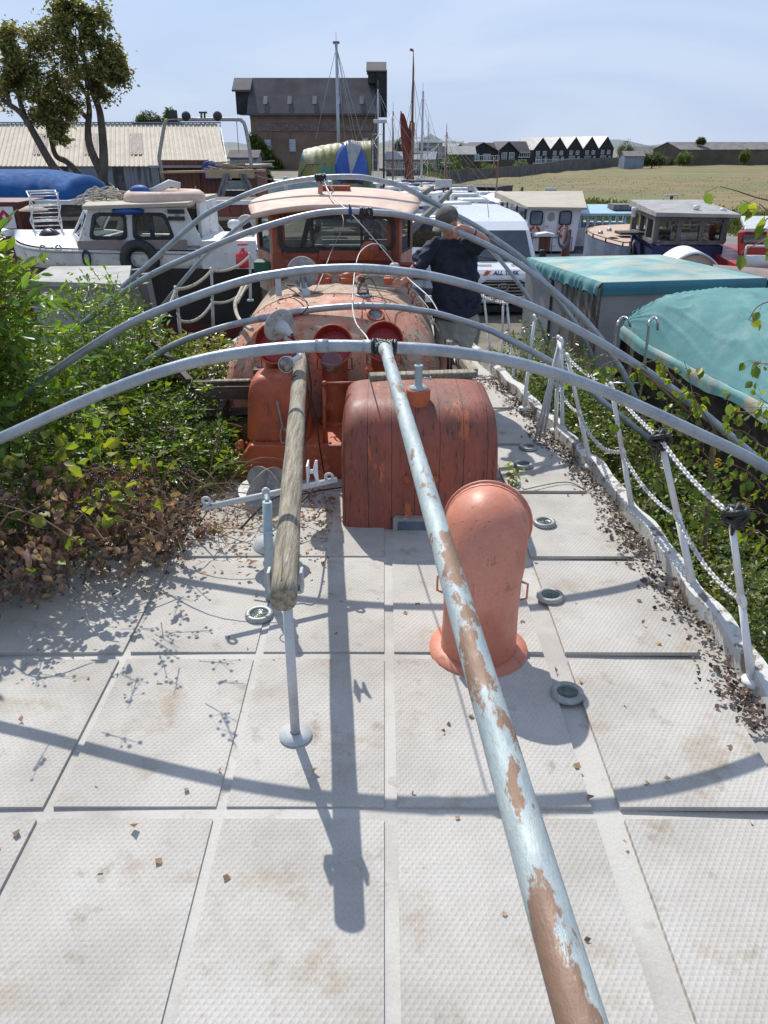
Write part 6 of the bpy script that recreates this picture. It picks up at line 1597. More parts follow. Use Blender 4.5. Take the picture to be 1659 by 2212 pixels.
for (fa, fb) in ((.12, .34), (.48, .68), (.76, .94)):
    a = Vector((xlb, yb, 0)).lerp(Vector((xl_ + .03, D, 0)), fa); b = Vector((xlb, yb, 0)).lerp(Vector((xl_ + .03, D, 0)), fb); z0, z1_ = wz(484) + .1, wz(454) + .05
    mb = MB(); o_ = Vector((-.03, -.03, 0)); mb.hexa([(a.x - .04, a.y, z0), (b.x - .04, b.y, z0), (b.x, b.y, z0), (a.x, a.y, z0), (a.x - .04, a.y, z1_), (b.x - .04, b.y, z1_), (b.x, b.y, z1_), (a.x, a.y, z1_)]); mb.build('side_window', M['windscreen'], lb_, w=True)
h_ = MB(); h_.hexa([(xl_ - .6, D - 1.0, GZ - 1), (xr_ + 1, D - 1.0, GZ - 1), (xrb + 1, yb + 3, GZ - 1), (xlb - .6, yb + 3, GZ - 1), (xl_ - .6, D - 1.0, zB - .25), (xr_ + 1, D - 1., zB - .25), (xrb + 1, yb + 3, zB - .2), (xlb - .6, yb + 3, zB - .2)]); h_.build('hull', M['blackhull'], lb_, w=True)
mb = MB(); mb.box(((xl_ + xr_) / 2 + .2, D - .5, zB - .21), (xr_ - xl_ + 1.4, 1.0, .06)); mb.build('side_deck', M['roofgrey'], lb_, w=True)
mb = MB(); a = P(1150, 513, D - .4); b = P(1236, 513, D - .4); mb.tube([a, b], .02, 6).tube([a, a - Vector((.05, 0, .45))], .018, 6).tube([a.lerp(b, .5), a.lerp(b, .5) - Vector((0, 0, .45))], .018, 6).tube([b, b - Vector((0, 0, .45))], .018, 6); mb.build('handrail', M['bluegrey'], lb_, w=True)
def lifebuoy(c, ax, r, label):
    t = thing('lifebuoy', label, 'lifebuoy', c, group='orange lifebuoys on the white cabin boat'); ax = Vector(ax).normalized(); x = ax.orthogonal().normalized(); y = ax.cross(x)
    MB().torus(c, ax, r, r * .26, 32, 10).build('ring', M['orangebuoy'], t, w=True)
    for k in range(4):
        a = math.pi / 4 + k * math.pi / 2; p = Vector(c) + (x * math.cos(a) + y * math.sin(a)) * r; tg = -x * math.sin(a) + y * math.cos(a)
        MB().tube([p - tg * r * .13, p + tg * r * .13], r * .28, 10).build('white_band', M['white'], t, w=True)
lifebuoy(P(1155, 502, D - .15), (0, 1, 0), L(10.5, 500, D), 'orange lifebuoy under the left window of the white cabin')
lifebuoy(P(1217, 500, D - .15), (0, 1, 0), L(10.5, 500, D), 'orange lifebuoy half hidden by the coiled blue rope')
lifebuoy(P(1114, 492, 25.7), (.93, .3, 0), L(12, 492, 25.5), 'orange lifebuoy on the left side of the white cabin')
# canopy sheet left of that boat
cs = MB(); A_, B_, C2, D2 = P(1038, 426, 31.5), P(1078, 440, 29), P(1135, 437, 29.5), P(1143, 423, 32)
cs.grid(lambda u, v: A_.lerp(B_, u).lerp(D2.lerp(C2, u), v) + Vector((0, 0, .12 * math.sin(u * 7) * math.sin(v * 9) + .16 * math.sin(v * 3.1) * (1 - u))), 14, 16); tag(cs.build('white_canopy', M['white'], solid=.01), 'white awning sheet stretched left of the lifebuoy boat roof', 'awning')
# pedestal with white cap, and rusty pile with coiled blue rope
pd = thing('service_pedestal', 'brown service pedestal with a white sloping cap by the lifebuoy boat', 'pedestal', (P(1176, 550, 22.5).x, 22.5, GZ)); c = P(1176, 507, 22.5)
MB().box((c.x, 22.5, (GZ + c.z) / 2), (.16, .16, c.z - GZ)).build('post', M['darkwood'], pd, w=True); MB().box((c.x + .02, 22.5, c.z - .22), (.28, .26, .4)).build('meter_box', M['brown'], pd, w=True); MB().prism([(c.x - .24, 22.3, c.z - .03), (c.x + .26, 22.3, c.z - .03), (c.x + .26, 22.3, c.z + .03), (c.x + .05, 22.3, c.z + .07), (c.x - .24, 22.3, c.z + .03)], (0, .4, 0)).build('cap', M['white'], pd, w=True)
pl_ = thing('mooring_pile', 'rusty brown pile with a coil of blue rope', 'pile', (P(1226, 550, 22.9).x, 22.9, GZ)); c = P(1226, 495, 22.9)
MB().tube([(c.x, 22.9, GZ), c], .12, 12).build('pile', M['brown'], pl_, w=True)
mb = MB(); M['bluerope'] = mat('faded_blue_rope', (.12, .20, .30), (.2, .26, .32), 20, rough=.9)
for k in range(7): mb.torus(P(1217, 512 + k % 3, 22.6 - .02 * k), (.25 + .03 * k, 1, .1), .24 + .02 * (k % 3), .018, 20, 5)
for i, v_ in enumerate(mb.v): mb.v[i] = (P(1217, 512, 22.6).x + (v_[0] - P(1217, 512, 22.6).x) * .5, v_[1], v_[2])
mb.build('rope_coil', M['bluerope'], pl_, w=True)
tag(MB().tube([P(1136, 548, 22), P(1133, 500, 22)], .025, 6).build('thin_pole', M['darkwood']), 'thin dark pole right of the van', 'pole')
tag(MB().tube([P(1078, 500, 28.7), P(1082, 437, 28.7)], .05, 8).build('canopy_pole', M['cream']), 'pale pole holding the white awning', 'pole')

# ---- blue wheelhouse boat
D = 17.0
bw = thing('wheelhouse_boat', 'navy boat with a weathered grey timber wheelhouse', 'boat', (P(1480, 560, D).x, D, GZ - .6))
xa, xb_ = P(1416, 500, D).x, P(1563, 500, D).x; zt_ = P(0, 468, D).z; zs = P(0, 524, D).z; z0 = GZ - .6; yb = 19.6; xab = P(1366, 500, yb).x; xbb = xab + (xb_ - xa)
def post4(mb, x, y, z0_, z1_, s=.1): mb.box((x, y, (z0_ + z1_) / 2), (s, s, z1_ - z0_))
fr_w = MB()
for f in (0, .335, .665, 1): post4(fr_w, xa + (xb_ - xa) * f, D, zs, zt_, .09 if 0 < f < 1 else .11)
for f in (0, .335, .665, 1): post4(fr_w, xab + (xbb - xab) * f, yb, zs, zt_, .12)
for f in (.3, .62): q = Vector((xa, D, 0)).lerp(Vector((xab, yb, 0)), f); post4(fr_w, q.x, q.y, zs, zt_, .1); q = Vector((xb_, D, 0)).lerp(Vector((xbb, yb, 0)), f); post4(fr_w, q.x, q.y, zs, zt_, .1)
for (a, b) in (((xa, D), (xb_, D)), ((xa, D), (xab, yb)), ((xb_, D), (xbb, yb)), ((xab, yb), (xbb, yb))):
    fr_w.beam((*a, zt_ - .04), (*b, zt_ - .04), .08, .09); fr_w.beam((*a, zs + .0), (*b, zs + .0), .10, .07)
for k in range(3):
    x_0 = xa + (xb_ - xa) * (k * .333 + .02); x_1 = xa + (xb_ - xa) * (k * .333 + .313)
    for (xc, s) in ((x_0, 1), (x_1, -1)): fr_w.prism([(xc, D - .04, zt_ - .10), (xc + s * .10, D - .04, zt_ - .10), (xc, D - .04, zt_ - .20)], (0, .06, 0))
fr_w.build('wheelhouse_frame', M['greywood'], bw, w=True)
for k in range(3):
    x_0 = xa + (xb_ - xa) * (k * .333 + .03); x_1 = xa + (xb_ - xa) * (k * .333 + .303); MB().box(((x_0 + x_1) / 2, D, (zs + zt_) / 2), (x_1 - x_0, .02, zt_ - zs - .1)).build('window_pane', M['glass'], bw, w=True)
mb = MB(); mb.hexa([(xa - .12, D - .25, zt_ + .02), (xb_ + .2, D - .25, zt_ + .0), (xbb + .2, yb + .2, zt_ + .02), (xab - .1, yb + .2, zt_ + .02), (xa - .12, D - .25, zt_ + .10), (xb_ + .2, D - .25, zt_ + .06), (xbb + .2, yb + .2, zt_ + .16), (xab - .1, yb + .2, zt_ + .16)]); mb.build('wheelhouse_roof', M['roofgrey'], bw, w=True)
mb = MB(); mb.hexa([(xa, D - .02, z0), (xb_ + .05, D - .02, z0), (xbb, yb, z0), (xab, yb, z0), (xa, D - .02, zs - .06), (xb_ + .05, D - .02, zs - .06), (xbb, yb, zs - .06), (xab, yb, zs - .06)]); mb.build('hull', M['navy'], bw, w=True, bevel=.03)
for (u, v) in ((1371, 452), (1505, 448), (1562, 454)): q = P(u, v, D + (1.5 if u < 1400 else .4)); MB().lathe([(.05, 0), (.05, .12), (.07, .13), (.07, .2), (0, .21)], q - Vector((0, 0, .16)), n=12).build('roof_lamp', M['white'], bw, w=True)
mb = MB(); [mb.ball(P(u, 518, D + 1.2), .09, 10, 6) for u in (1434, 1450, 1462, 1560)]; mb.box(((xa + xb_) / 2, D + 1.4, zs + .06), (2.2, .5, .05)); mb.build('clutter_shelf', M['darkin'], bw, w=True)
# tan cabin top with curved end
def tc(u, v):
    a = P(1264, 500, 20.5); b = P(1370, 490, 20.2)
    return None
zc = P(1300, 505, 19).z
out = [G(1362, 530, zc), G(1345, 531, zc), G(1300, 519, zc), G(1272, 508, zc), G(1265, 498, zc), G(1280, 490, zc), G(1310, 486, zc), G(1362, 484, zc)]
sp2 = spline(out, 5)
tq = MB(); n = len(sp2); tq.add([tuple(p) for p in sp2], [tuple(range(n))[::-1]]); tq.build('cabin_top', M['tan'], bw, w=True)
sq = MB(); sq.add([(p.x, p.y, p.z - .015) for p in sp2] + [(p.x, p.y, z0) for p in sp2], [(i, i + 1, n + i + 1, n + i) for i in range(n - 1)], True); sq.build('cabin_side', M['bluegrey'], bw, w=True)
tr_ = MB(); tr_.tube([p + Vector((0, 0, .07)) for p in sp2[:26]], .012, 5)
for i in range(1, 26, 4): tr_.tube([sp2[i], sp2[i] + Vector((0, 0, .07))], .018, 5)
tr_.build('toe_rail', M['darkwood'], bw, w=True)
for (u, v) in ((1297, 505), (1316, 499)): MB().lathe([(.06, 0), (.06, .04), (.04, .07), (0, .08)], G(u, v, zc), n=12).build('deck_fitting', M['steel'], bw, w=True)
mb = MB()
for u in (1352, 1366): mb.tube([P(u, 560, 17.4), P(u + 1, 528, 17.5), P(u + 4, 520, 17.8)], .022, 6)
for v in (535, 548): mb.tube([P(1352, v, 17.4), P(1366, v, 17.4)], .02, 6)
mb.build('boarding_ladder', M['greywood'], bw, w=True)
c = P(1319, 545, 17.9); mb = MB(); mb.prism([(x, c.y, z) for x, z in rrect(c.x - .2, c.x + .22, c.z - .5, c.z + .32, .18)], (0, .05, 0)); mb.build('leaning_hatch_board', M['greywood'], bw, w=True)
# light blue canopy boat
D = 27
lbb = thing('canopy_boat', 'light blue open sided canopy boat beyond the white cabin boat', 'boat', (P(1305, 480, D).x, D, P(1305, 520, D).z - 1.5))
x0, x1 = P(1252, 470, D).x, P(1372, 470, D).x; zr = P(0, 466, D).z; zb_ = P(0, 492, D).z
MB().hexa([(x0, D, zr), (x1, D, zr), (x1 + .4, D + 2.4, zr), (x0 + .4, D + 2.4, zr), (x0, D, zr + .07), (x1, D, zr + .07), (x1 + .4, D + 2.4, zr + .2), (x0 + .4, D + 2.4, zr + .2)]).build('canopy_roof', M['lightblue'], lbb, w=True)
for k in range(8):
    for (yy, dx) in ((D + .1, .05), (D + 2.3, .4)): MB().box((x0 + dx + (x1 - x0 - .1) * k / 7, yy, (zr + zb_) / 2), (.07, .07, zr - zb_)).build('canopy_post', M['lightblue'], lbb, w=True)
MB().hexa([(x0, D, zb_ - 1.8), (x1, D, zb_ - 1.8), (x1 + .4, D + 2.4, zb_ - 1.8), (x0 + .4, D + 2.4, zb_ - 1.8), (x0 - .1, D - .1, zb_), (x1, D - .1, zb_), (x1 + .4, D + 2.5, zb_), (x0 + .3, D + 2.5, zb_)]).build('hull', M['whitegrey'], lbb, w=True)
MB().box((x0 + 1.9, D + 1.0, zr + .22), (1.3, .8, .16)).build('roof_hatch', M['greywood'], lbb, w=True)
# red boat at the right edge
D = 15.2
rbo = thing('red_boat', 'red hulled boat with white rail at the right edge', 'boat', (P(1640, 560, D).x, D, GZ - .5))
x0 = P(1562, 520, D + 1).x + .15; z1_ = P(0, 495, D + 1.5).z; z2 = P(0, 545, D).z
mb = MB(); mb.hexa([(x0 + .2, D + 1, z2 - .2), (x0 + 5, D + 1, z2 - .2), (x0 + 6, D + 3.5, z2), (x0 + 1.3, D + 3.5, z2), (x0 + .1, D + 1, z1_), (x0 + 5, D + 1, z1_), (x0 + 6, D + 3.4, z1_), (x0 + 1.3, D + 3.4, z1_)]); cqq = mb.build('cabin', M['redboat'], rbo, w=True, bevel=.05)
MB().hexa([(x0 + .2, D + .9, z1_), (x0 + 5, D + .9, z1_), (x0 + 6, D + 3.5, z1_), (x0 + 1.2, D + 3.5, z1_), (x0 + .2, D + .9, z1_ + .07), (x0 + 5, D + .9, z1_ + .07), (x0 + 6, D + 3.5, z1_ + .1), (x0 + 1.2, D + 3.5, z1_ + .1)]).build('roof', M['whitegrey'], rbo, w=True, bevel=.02)
for k in range(3): MB().box((x0 + .6 + 1.0 * k, D + .98, (z1_ + z2) / 2), (.75, .06, (z1_ - z2) * .6)).build('window', M['windscreen'], cqq, w=True, bevel=.02)
mb = MB(); mb.hexa([(x0, D - .4, GZ - .5), (x0 + 5, D - 2.4, GZ - .5), (x0 + 6, D + 3, GZ - .5), (x0 + .5, D + 3.5, GZ - .5), (x0 - .2, D - .2, z2 - .25), (x0 + 5, D - 2.6, z2 - .25), (x0 + 6, D + 3, z2 - .25), (x0 + .3, D + 3.6, z2 - .25)]); mb.build('hull', M['redboat'], rbo, w=True)
mb = MB(); mb.grid(lambda u, v: (x0 - .22 + 5.2 * u, D - .25 - 2.4 * u * u, z2 - .24 + .22 * v), 20, 2).build('white_bulwark', M['white'], rbo, w=True, solid=.04)
mb = MB(); mb.tube([(x0 - .22 + 5.2 * k / 20, D - .25 - 2.4 * (k / 20) ** 2, z2 + .14) for k in range(21)], .022, 6)
for k in range(0, 21, 3): mb.tube([(x0 - .22 + 5.2 * k / 20, D - .25 - 2.4 * (k / 20) ** 2, z2 - .05), (x0 - .22 + 5.2 * k / 20, D - .25 - 2.4 * (k / 20) ** 2, z2 + .14)], .018, 6)
mb.build('rail', M['white'], rbo, w=True)
# taupe canvas covered hull & white hatch hood between them
M['taupe'] = mat('taupe_canvas', (.27, .22, .20), (.22, .18, .165), 1.5, rough=.9, bump=.3)
cv = MB(); A_, B_, C2, D2 = P(1530, 578, 13.2), P(1545, 610, 11.8), P(1760, 640, 11.8), P(1760, 590, 13.4)
cv.grid(lambda u, v: A_.lerp(B_, u).lerp(D2.lerp(C2, u), v) + Vector((0, 0, .14 * math.sin(math.pi * u))), 10, 20)
cvo = thing('canvas_covered_boat', 'low boat under taupe canvas behind the teal lidded box', 'boat', (5.6, 12.5, GZ)); cv.build('canvas', M['taupe'], cvo, w=True)
MB().hexa([(B_.x + .05, B_.y + .05, GZ), (C2.x, C2.y + .05, GZ), (D2.x, D2.y, GZ), (A_.x, A_.y, GZ), (B_.x + .05, B_.y + .05, B_.z - .03), (C2.x, C2.y + .05, C2.z - .03), (D2.x, D2.y, D2.z - .03), (A_.x, A_.y, A_.z - .03)]).build('hull', M['darkwood'], cvo, w=True)
hh = thing('hatch_hood', 'white curved hatch hood behind the teal lidded box', 'hatch hood', P(1495, 580, 14.2)); c = P(1492, 572, 14.2)
MB().grid(lambda u, v: (c.x - .42 + .84 * u + v * .12, 14.0 + 1.0 * v, c.z - .12 + .34 * math.sin(math.pi * (.08 + .84 * u)) ** .8), 16, 4).build('curved_top', M['white'], hh, w=True, solid=.03)
MB().prism([(c.x - .42 + .84 * k / 12, 14.06, c.z - .14 + .32 * math.sin(math.pi * (.08 + .84 * k / 12)) ** .8) for k in range(13)] + [(c.x + .42, 14.06, c.z - .5), (c.x - .42, 14.06, c.z - .5)], (0, .05, 0)).build('end_panel', M['roofpink'], hh, w=True)

# ---- LEFT SIDE -----------------------------------------------------------
D = 15.0
wc = thing('cabin_cruiser', 'grimy white cabin cruiser with black lower hull at left', 'boat', (P(300, 560, D).x, D, GZ - 1.6))
def q3(u, v, D_=D): return P(u, v, D_)
def prismD(mb, pts, D0, dy):
    return mb.prism([P(u, v, D0) for u, v in pts], (0, dy, 0))
# hull topsides (white), lower hull (black), boot top (red)
def band(va, vb, D0, flare=0, ua=-60, ub=None):
    pass
zt_a = P(100, 543, D).z; z_w = P(200, 579, D).z; z_b = P(450, 706, D).z
def side(u, za, zb_, out0, out1, n=1):
    pass
def hullline(s, z, off=0):     # s 0..1 bow(left) -> stern(right)
    xa, xb_ = P(-90, 560, D).x, P(560, 560, D).x
    x = xa + (xb_ - xa) * s; y = D - off + 1.6 * (1 - min(1, s * 3.0)) ** 2 * 1.6
    return (x, y, z)
MB().grid(lambda u, v: hullline(u, z_w + (zt_a - z_w) * v + .10 * (1 - u) ** 2 * v, .03 + .05 * v), 30, 3).build('white_topsides', M['whitedirty'], wc, w=True, solid=.02)
MB().grid(lambda u, v: hullline(u, z_b + (z_w - z_b) * v, .03 - .25 * (1 - v)), 30, 3).build('black_hull', M['blackhull'], wc, w=True)
MB().grid(lambda u, v: hullline(u, z_b - .5 + .5 * v, -.22 - .3 * (1 - v)), 30, 2).build('boot_top', M['antifoul'], wc, w=True)
xs0, xs1 = hullline(0, 0)[0], hullline(1, 0)[0]
MB().add([(xs1, D, z_b - .5), (xs1, D + 3.2, z_b - .5), (xs1, D + 3.2, zt_a), (xs1, D, zt_a)], [(0, 1, 2, 3)]).build('transom', M['blackhull'], wc, w=True, solid=.03)
MB().grid(lambda u, v: (hullline(u, 0)[0], hullline(u, 0)[1] + (3.4 - 2 * (hullline(u, 0)[1] - D)) * v, zt_a + .02 + .10 * (1 - u) ** 2 + .12 * math.sin(math.pi * v) * (1 if u < .5 else .3)), 30, 8).build('deck', M['white'], wc, w=True)
MB().tube([hullline(k / 30, (zt_a + z_w) / 2 + .12 + .1 * (1 - k / 30) ** 2, .10) for k in range(31)], .022, 6).build('rubbing_strake', M['steel'], wc, w=True)
MB().grid(lambda u, v: (P(168 + (405 - 168) * u, 530, D - .03).x, D - .04, P(0, 541 - 3 * u, D).z + .17 * v), 10, 1).build('brown_stripe', M['brown'] if 0 else M['taupe'], wc, w=True)
# cabin side with two window openings: build from panels
z0c, z1c = P(170, 532, D).z, P(193, 456, D).z
yN, yF = D + .12, D + 2.3
def cx(u, v): return P(u, v, yN).x
cab = MB()
def sidepoly(yy):
    return [(cx(170, 532), yy, z0c), (cx(440, 528), yy, z0c + .02), (cx(402, 447), yy, z1c + .06), (cx(193, 456), yy, z1c)]
# strips: below, above, between, ends
zw0_, zw1_ = P(0, 514, yN).z, P(0, 463, yN).z
def xat(u0, z): return None
def lx(z): f = (z - z0c) / (z1c - z0c); return cx(170, 532) + (cx(193, 456) - cx(170, 532)) * f
def rx_(z): f = (z - z0c) / (z1c - z0c); return cx(440, 528) + (cx(402, 447) - cx(440, 528)) * f
def strip(xa0, xb0, xa1, xb1, za, zb_): cab.hexa([(xa0, yN, za), (xb0, yN, za), (xb0, yN + .05, za), (xa0, yN + .05, za), (xa1, yN, zb_), (xb1, yN, zb_), (xb1, yN + .05, zb_), (xa1, yN + .05, zb_)])
strip(lx(z0c), rx_(z0c), lx(zw0_), rx_(zw0_), z0c, zw0_); strip(lx(zw1_), rx_(zw1_), lx(z1c), rx_(z1c + .04), zw1_, z1c + .05)
W1 = (cx(195, 510), cx(272, 510), cx(203, 466), cx(270, 466)); W2 = (cx(290, 508), cx(375, 508), cx(288, 462), cx(355, 462))
strip(lx(zw0_), W1[0], lx(zw1_), W1[2], zw0_, zw1_); strip(W1[1], W2[0], W1[3], W2[2], zw0_, zw1_); strip(W2[1], rx_(zw0_), W2[3], rx_(zw1_), zw0_, zw1_)
cab.build('cabin_side', M['whitedirty'], wc, w=True)
for W_ in (W1, W2):
    f_ = MB(); e_ = .05
    o4 = [(W_[0] - .03, zw0_ - .03), (W_[1] + .03, zw0_ - .03), (W_[3] + .02, zw1_ + .03), (W_[2] - .02, zw1_ + .03)]
    def rnd(o4, r):
        out = []
        for i in range(4):
            p = Vector((*o4[i], 0)); a = (Vector((*o4[i - 1], 0)) - p).normalized() * r; b = (Vector((*o4[(i + 1) % 4], 0)) - p).normalized() * r
            for t in (0, .33, .66, 1): q = (p + a).lerp(p, t).lerp(p.lerp(p + b, t), t); out.append((q.x, q.y))
        return out
    i4 = [(W_[0] + .03, zw0_ + .03), (W_[1] - .04, zw0_ + .03), (W_[3] - .03, zw1_ - .03), (W_[2] + .04, zw1_ - .03)]
    frame_ring(f_, rnd(o4, .10), rnd(i4, .10), yN - .02, yN + .03); q = f_.build('window', M['darkin'], wc, w=True)
    MB().add([(x, yN + .02, z) for x, z in i4], [(0, 1, 2, 3)]).build('pane', M['glass'], q, w=True)
    if W_ is W2: MB().box(((W_[0] + W_[1]) / 2 - .03, yN + .02, (zw0_ + zw1_) / 2), (.08, .03, zw1_ - zw0_)).build('mullion', M['darkin'], q, w=True)
bkc = MB(); bkc.prism([(cx(170, 532), yF, z0c), (cx(440, 528), yF, z0c), (cx(402, 447), yF, z0c + .35), (cx(180, 500), yF, z0c + .35)], (0, .05, 0))
for u in (200, 280, 380): bkc.box((cx(u, 480), yF, (z0c + z1c) / 2 + .1), (.15, .05, z1c - z0c - .1))
bkc.build('far_cabin_side', M['whitegrey'], wc, w=True)
MB().grid(lambda u, v: (cx(235, 480) + .5 * u, yN + 1.1 + .04 * math.sin(u * 30), zw0_ + .02 + (zw1_ - zw0_) * v), 20, 1).build('curtain', M['cream'], wc, w=True); MB().grid(lambda u, v: (cx(345, 480) + .6 * u, yN + 1.4 + .04 * math.sin(u * 30), zw0_ + .0 + (zw1_ - zw0_) * v), 20, 1).build('curtain', M['cream'], wc, w=True)
# windscreen and end wall
fw_ = MB(); a0 = Vector((cx(170, 532), yN, z0c)); a1 = Vector((cx(193, 456), yN, z1c)); b0 = a0 + Vector((-.55, 1.1, 0)); b1 = a1 + Vector((-.45, 1.1, .0)); c0 = a0 + Vector((-.3, 2.2, 0)); c1_ = a1 + Vector((-.2, 2.2, 0))
for (p0, p1, r0, r1) in ((a0, b0, a1, b1), (b0, c0, b1, c1_)): 
    lo = [p0, p1]; fw_.add([tuple(p0), tuple(p1), tuple(p1.lerp(r1, .2)), tuple(p0.lerp(r0, .2))], [(0, 1, 2, 3)]); fw_.add([tuple(p0.lerp(r0, .88)), tuple(p1.lerp(r1, .88)), tuple(r1), tuple(r0)], [(0, 1, 2, 3)])
    fw_.add([tuple(p0), tuple(p0.lerp(p1, .1)), tuple(r0.lerp(r1, .1)), tuple(r0)], [(0, 1, 2, 3)]); fw_.add([tuple(p1), tuple(p1.lerp(p0, .08)), tuple(r1.lerp(r0, .08)), tuple(r1)], [(0, 1, 2, 3)])
    MB().add([tuple(p0.lerp(r0, .2)), tuple(p1.lerp(r1, .2)), tuple(p1.lerp(r1, .88)), tuple(p0.lerp(r0, .88))], [(0, 1, 2, 3)]).build('windscreen_pane', M['glassdark'], wc, w=True)
fw_.build('windscreen_frame', M['whitedirty'], wc, w=True, solid=.03)
rfm = MB(); r0, r1, r2, r3 = Vector((cx(193, 456) - .08, D - .02, z1c + .02)), Vector((cx(410, 446), D - .02, z1c + .08)), Vector((cx(418, 446), yF + .1, z1c + .10)), Vector((cx(178, 456), yF + .1, z1c + .04)); r4 = Vector((cx(172, 452) - .15, D + 1.1, z1c + .06))
pts5 = [r0, r1, r2, r3, r4]; rfm.prism(pts5, (0, 0, .07)); rfm.build('cabin_roof', M['cream'], wc, w=True, bevel=.015)
M['lichenroof'] = M['cream']
for (u, v) in ((380, 457), (381, 472)): c = P(u, v, yN - .02); MB().box(c, (.30, .04, .07)).build('vent_slot', M['black'], wc, w=True)
eq = P(302, 562, D - .12); tq2 = thing('tyre_fender', 'black tyre fender hanging against the white cruiser side', 'tyre', (eq.x, eq.y, eq.z - .3)); MB().torus(eq, (0, 1, 0), .27, .10, 28, 10).build('tyre', M['black'], tq2, w=True)
fq = P(187, 558, D - .14); mb = MB(); mb.torus((0, 0, 0), (0, 1, 0), .09, .025, 16, 8)
for i, v_ in enumerate(mb.v): mb.v[i] = (fq.x + v_[0] * .75, fq.y + v_[1], fq.z + v_[2] * 1.35)
mb.build('mooring_ring', M['darkin'], wc, w=True)
for u in (93, 127): c = P(u, 540, D - .05); MB().torus((c.x, c.y, c.z + .03), (0, 1, 0), .05, .018, 14, 6).build('lifting_eye', M['steel'], wc, w=True)
MB().box((cx(420, 470), D + 1.3, z1c - .25), (.06, 1.6, .7)).build('cockpit_screen', M['whitedirty'], wc, w=True)
# things on the roof
t = thing('rope_heap', 'heap of pale rope and twigs on the cruiser cabin roof', 'rope', P(225, 440, D + 1)); mb = MB(); g = random.Random(4)
c = P(225, 437, D + 1)
for k in range(16): mb.tube(spline([c + Vector((g.uniform(-.65, .1), g.uniform(-.3, .3), g.uniform(-.05, .05))), c + Vector((g.uniform(-.4, .2), g.uniform(-.3, .3), g.uniform(.05, .28))), c + Vector((g.uniform(0, .5), g.uniform(-.3, .3), g.uniform(.05, .2))), c + Vector((g.uniform(.2, .9), g.uniform(-.3, .3), g.uniform(-.05, .05)))], 5), .014, 5)
mb.build('coils', M['rope'], t, w=True)
t = thing('inflatable_ring', 'pale inflatable ring with blue cloth and a grey tube on the cruiser roof', 'life ring', P(357, 440, D + .9)); c = P(357, 432, D + .9)
MB().torus(c + Vector((0, 0, .03)), (0, 0, 1), .62, .15, 32, 10).build('ring', M['roofpink'], t, w=True)
MB().tube([c + Vector((-.25, -.2, .12)), c + Vector((.15, -.1, .30)), c + Vector((.3, 0, .25))], .07, 10).build('grey_tube', M['whitegrey'], t, w=True)
mb = MB(); mb.ball(c + Vector((-.38, -.3, .17)), .16, 12, 8, (1.2, 1, .7)); mb.ball(c + Vector((-.5, -.75, -.14)), .2, 12, 8, (1.6, 1, .35)); M['royal'] = mat('royal_blue_cloth', (.02, .08, .30), rough=.7, bump=.4, bs=12); mb.build('blue_cloth', M['royal'], t, w=True)
# things on foredeck: black bag and drying rack
t = thing('black_bag', 'black bag with tangled cords on the cruiser foredeck', 'bag', P(115, 535, D + 1.2)); c = P(110, 522, D + 1.2)
MB().ball(c, .3, 16, 10, (.8, .8, .85)).build('bag', M['tape'], t, w=True); mb = MB(); g = random.Random(9)
for k in range(9): mb.tube(spline([c + Vector((g.uniform(-.2, .6), g.uniform(-.3, 0), g.uniform(-.25, .0))) for _ in range(4)], 5), .012, 5)
mb.build('cords', M['bluerope'], t, w=True)
rk = thing('drying_rack', 'white wire clothes drying rack standing on the cruiser foredeck', 'drying rack', P(110, 520, D + 1.8)); Dk_ = D + 1.8
mb = MB()
def rp3(u, v, b=0): return P(u, v, Dk_ + b)
lev = [(109, 417, 231, 414), (123, 423, 243, 420)]
fr1 = [[(107, 415), (120, 448), (132, 515)], ]
u1, u2 = 60, 118; 
zg = [(59, 413, 116, 410, .3), (66, 443, 125, 441, -.1), (66, 445, 132, 478, .3)]
L0 = [(57, 413, .4), (73, 446, -.1), (65, 476, .4), (81, 510, -.1)]; R0_ = [(119, 411, .4), (131, 443, -.1), (126, 474, .4), (139, 508, -.1)]
L1 = [(65, 418, -.1), (64, 443, .4), (71, 478, -.1), (77, 520, .3)]; R1_ = [(125, 416, -.1), (124, 441, .4), (132, 476, -.1), (136, 520, .3)]
for q in (L0, R0_, L1, R1_): mb.tube([rp3(*p) for p in q], .014, 5)
for k in range(4): mb.tube([rp3(*L0[k]), rp3(*R0_[k])], .014, 5); mb.tube([rp3(*L1[k]), rp3(*R1_[k])], .014, 5)
mb.build('frame', M['white'], rk, w=True); mb = MB()
for k in range(9):
    v = 424 + k * 9.2; mb.tube([rp3(66 + k * .6, v), rp3(126 + k * .6, v - 2)], .009, 5)
mb.build('rails', M['white'], rk, w=True)

# grey lidded tender below
gt = thing('grey_covered_tender', 'grey flat lidded tender between the bushes and the cruiser', 'boat', (-3.6, 9, GZ))
zt_ = .93; a = G(60, 612, zt_); b = G(277, 619, zt_); c = G(284, 578, zt_); d = G(110, 580, zt_)
M['greylid'] = mat('grey_painted_lid', (.36, .36, .33), (.30, .30, .275), 2, rough=.8, bump=.15)
MB().add([tuple(p) for p in (a, b, c, d)], [(0, 1, 2, 3)]).build('lid', M['greylid'], gt, w=True, solid=.05)
MB().hexa([(a.x, a.y + .06, GZ), (b.x - .1, b.y + .06, GZ), (c.x - .1, c.y, GZ), (d.x, d.y, GZ), (a.x, a.y + .06, zt_ - .03), (b.x - .03, b.y + .06, zt_ - .03), (c.x - .03, c.y, zt_ - .03), (d.x, d.y, zt_ - .03)]).build('hull', M['greypanel'], gt, w=True)
tq = MB()
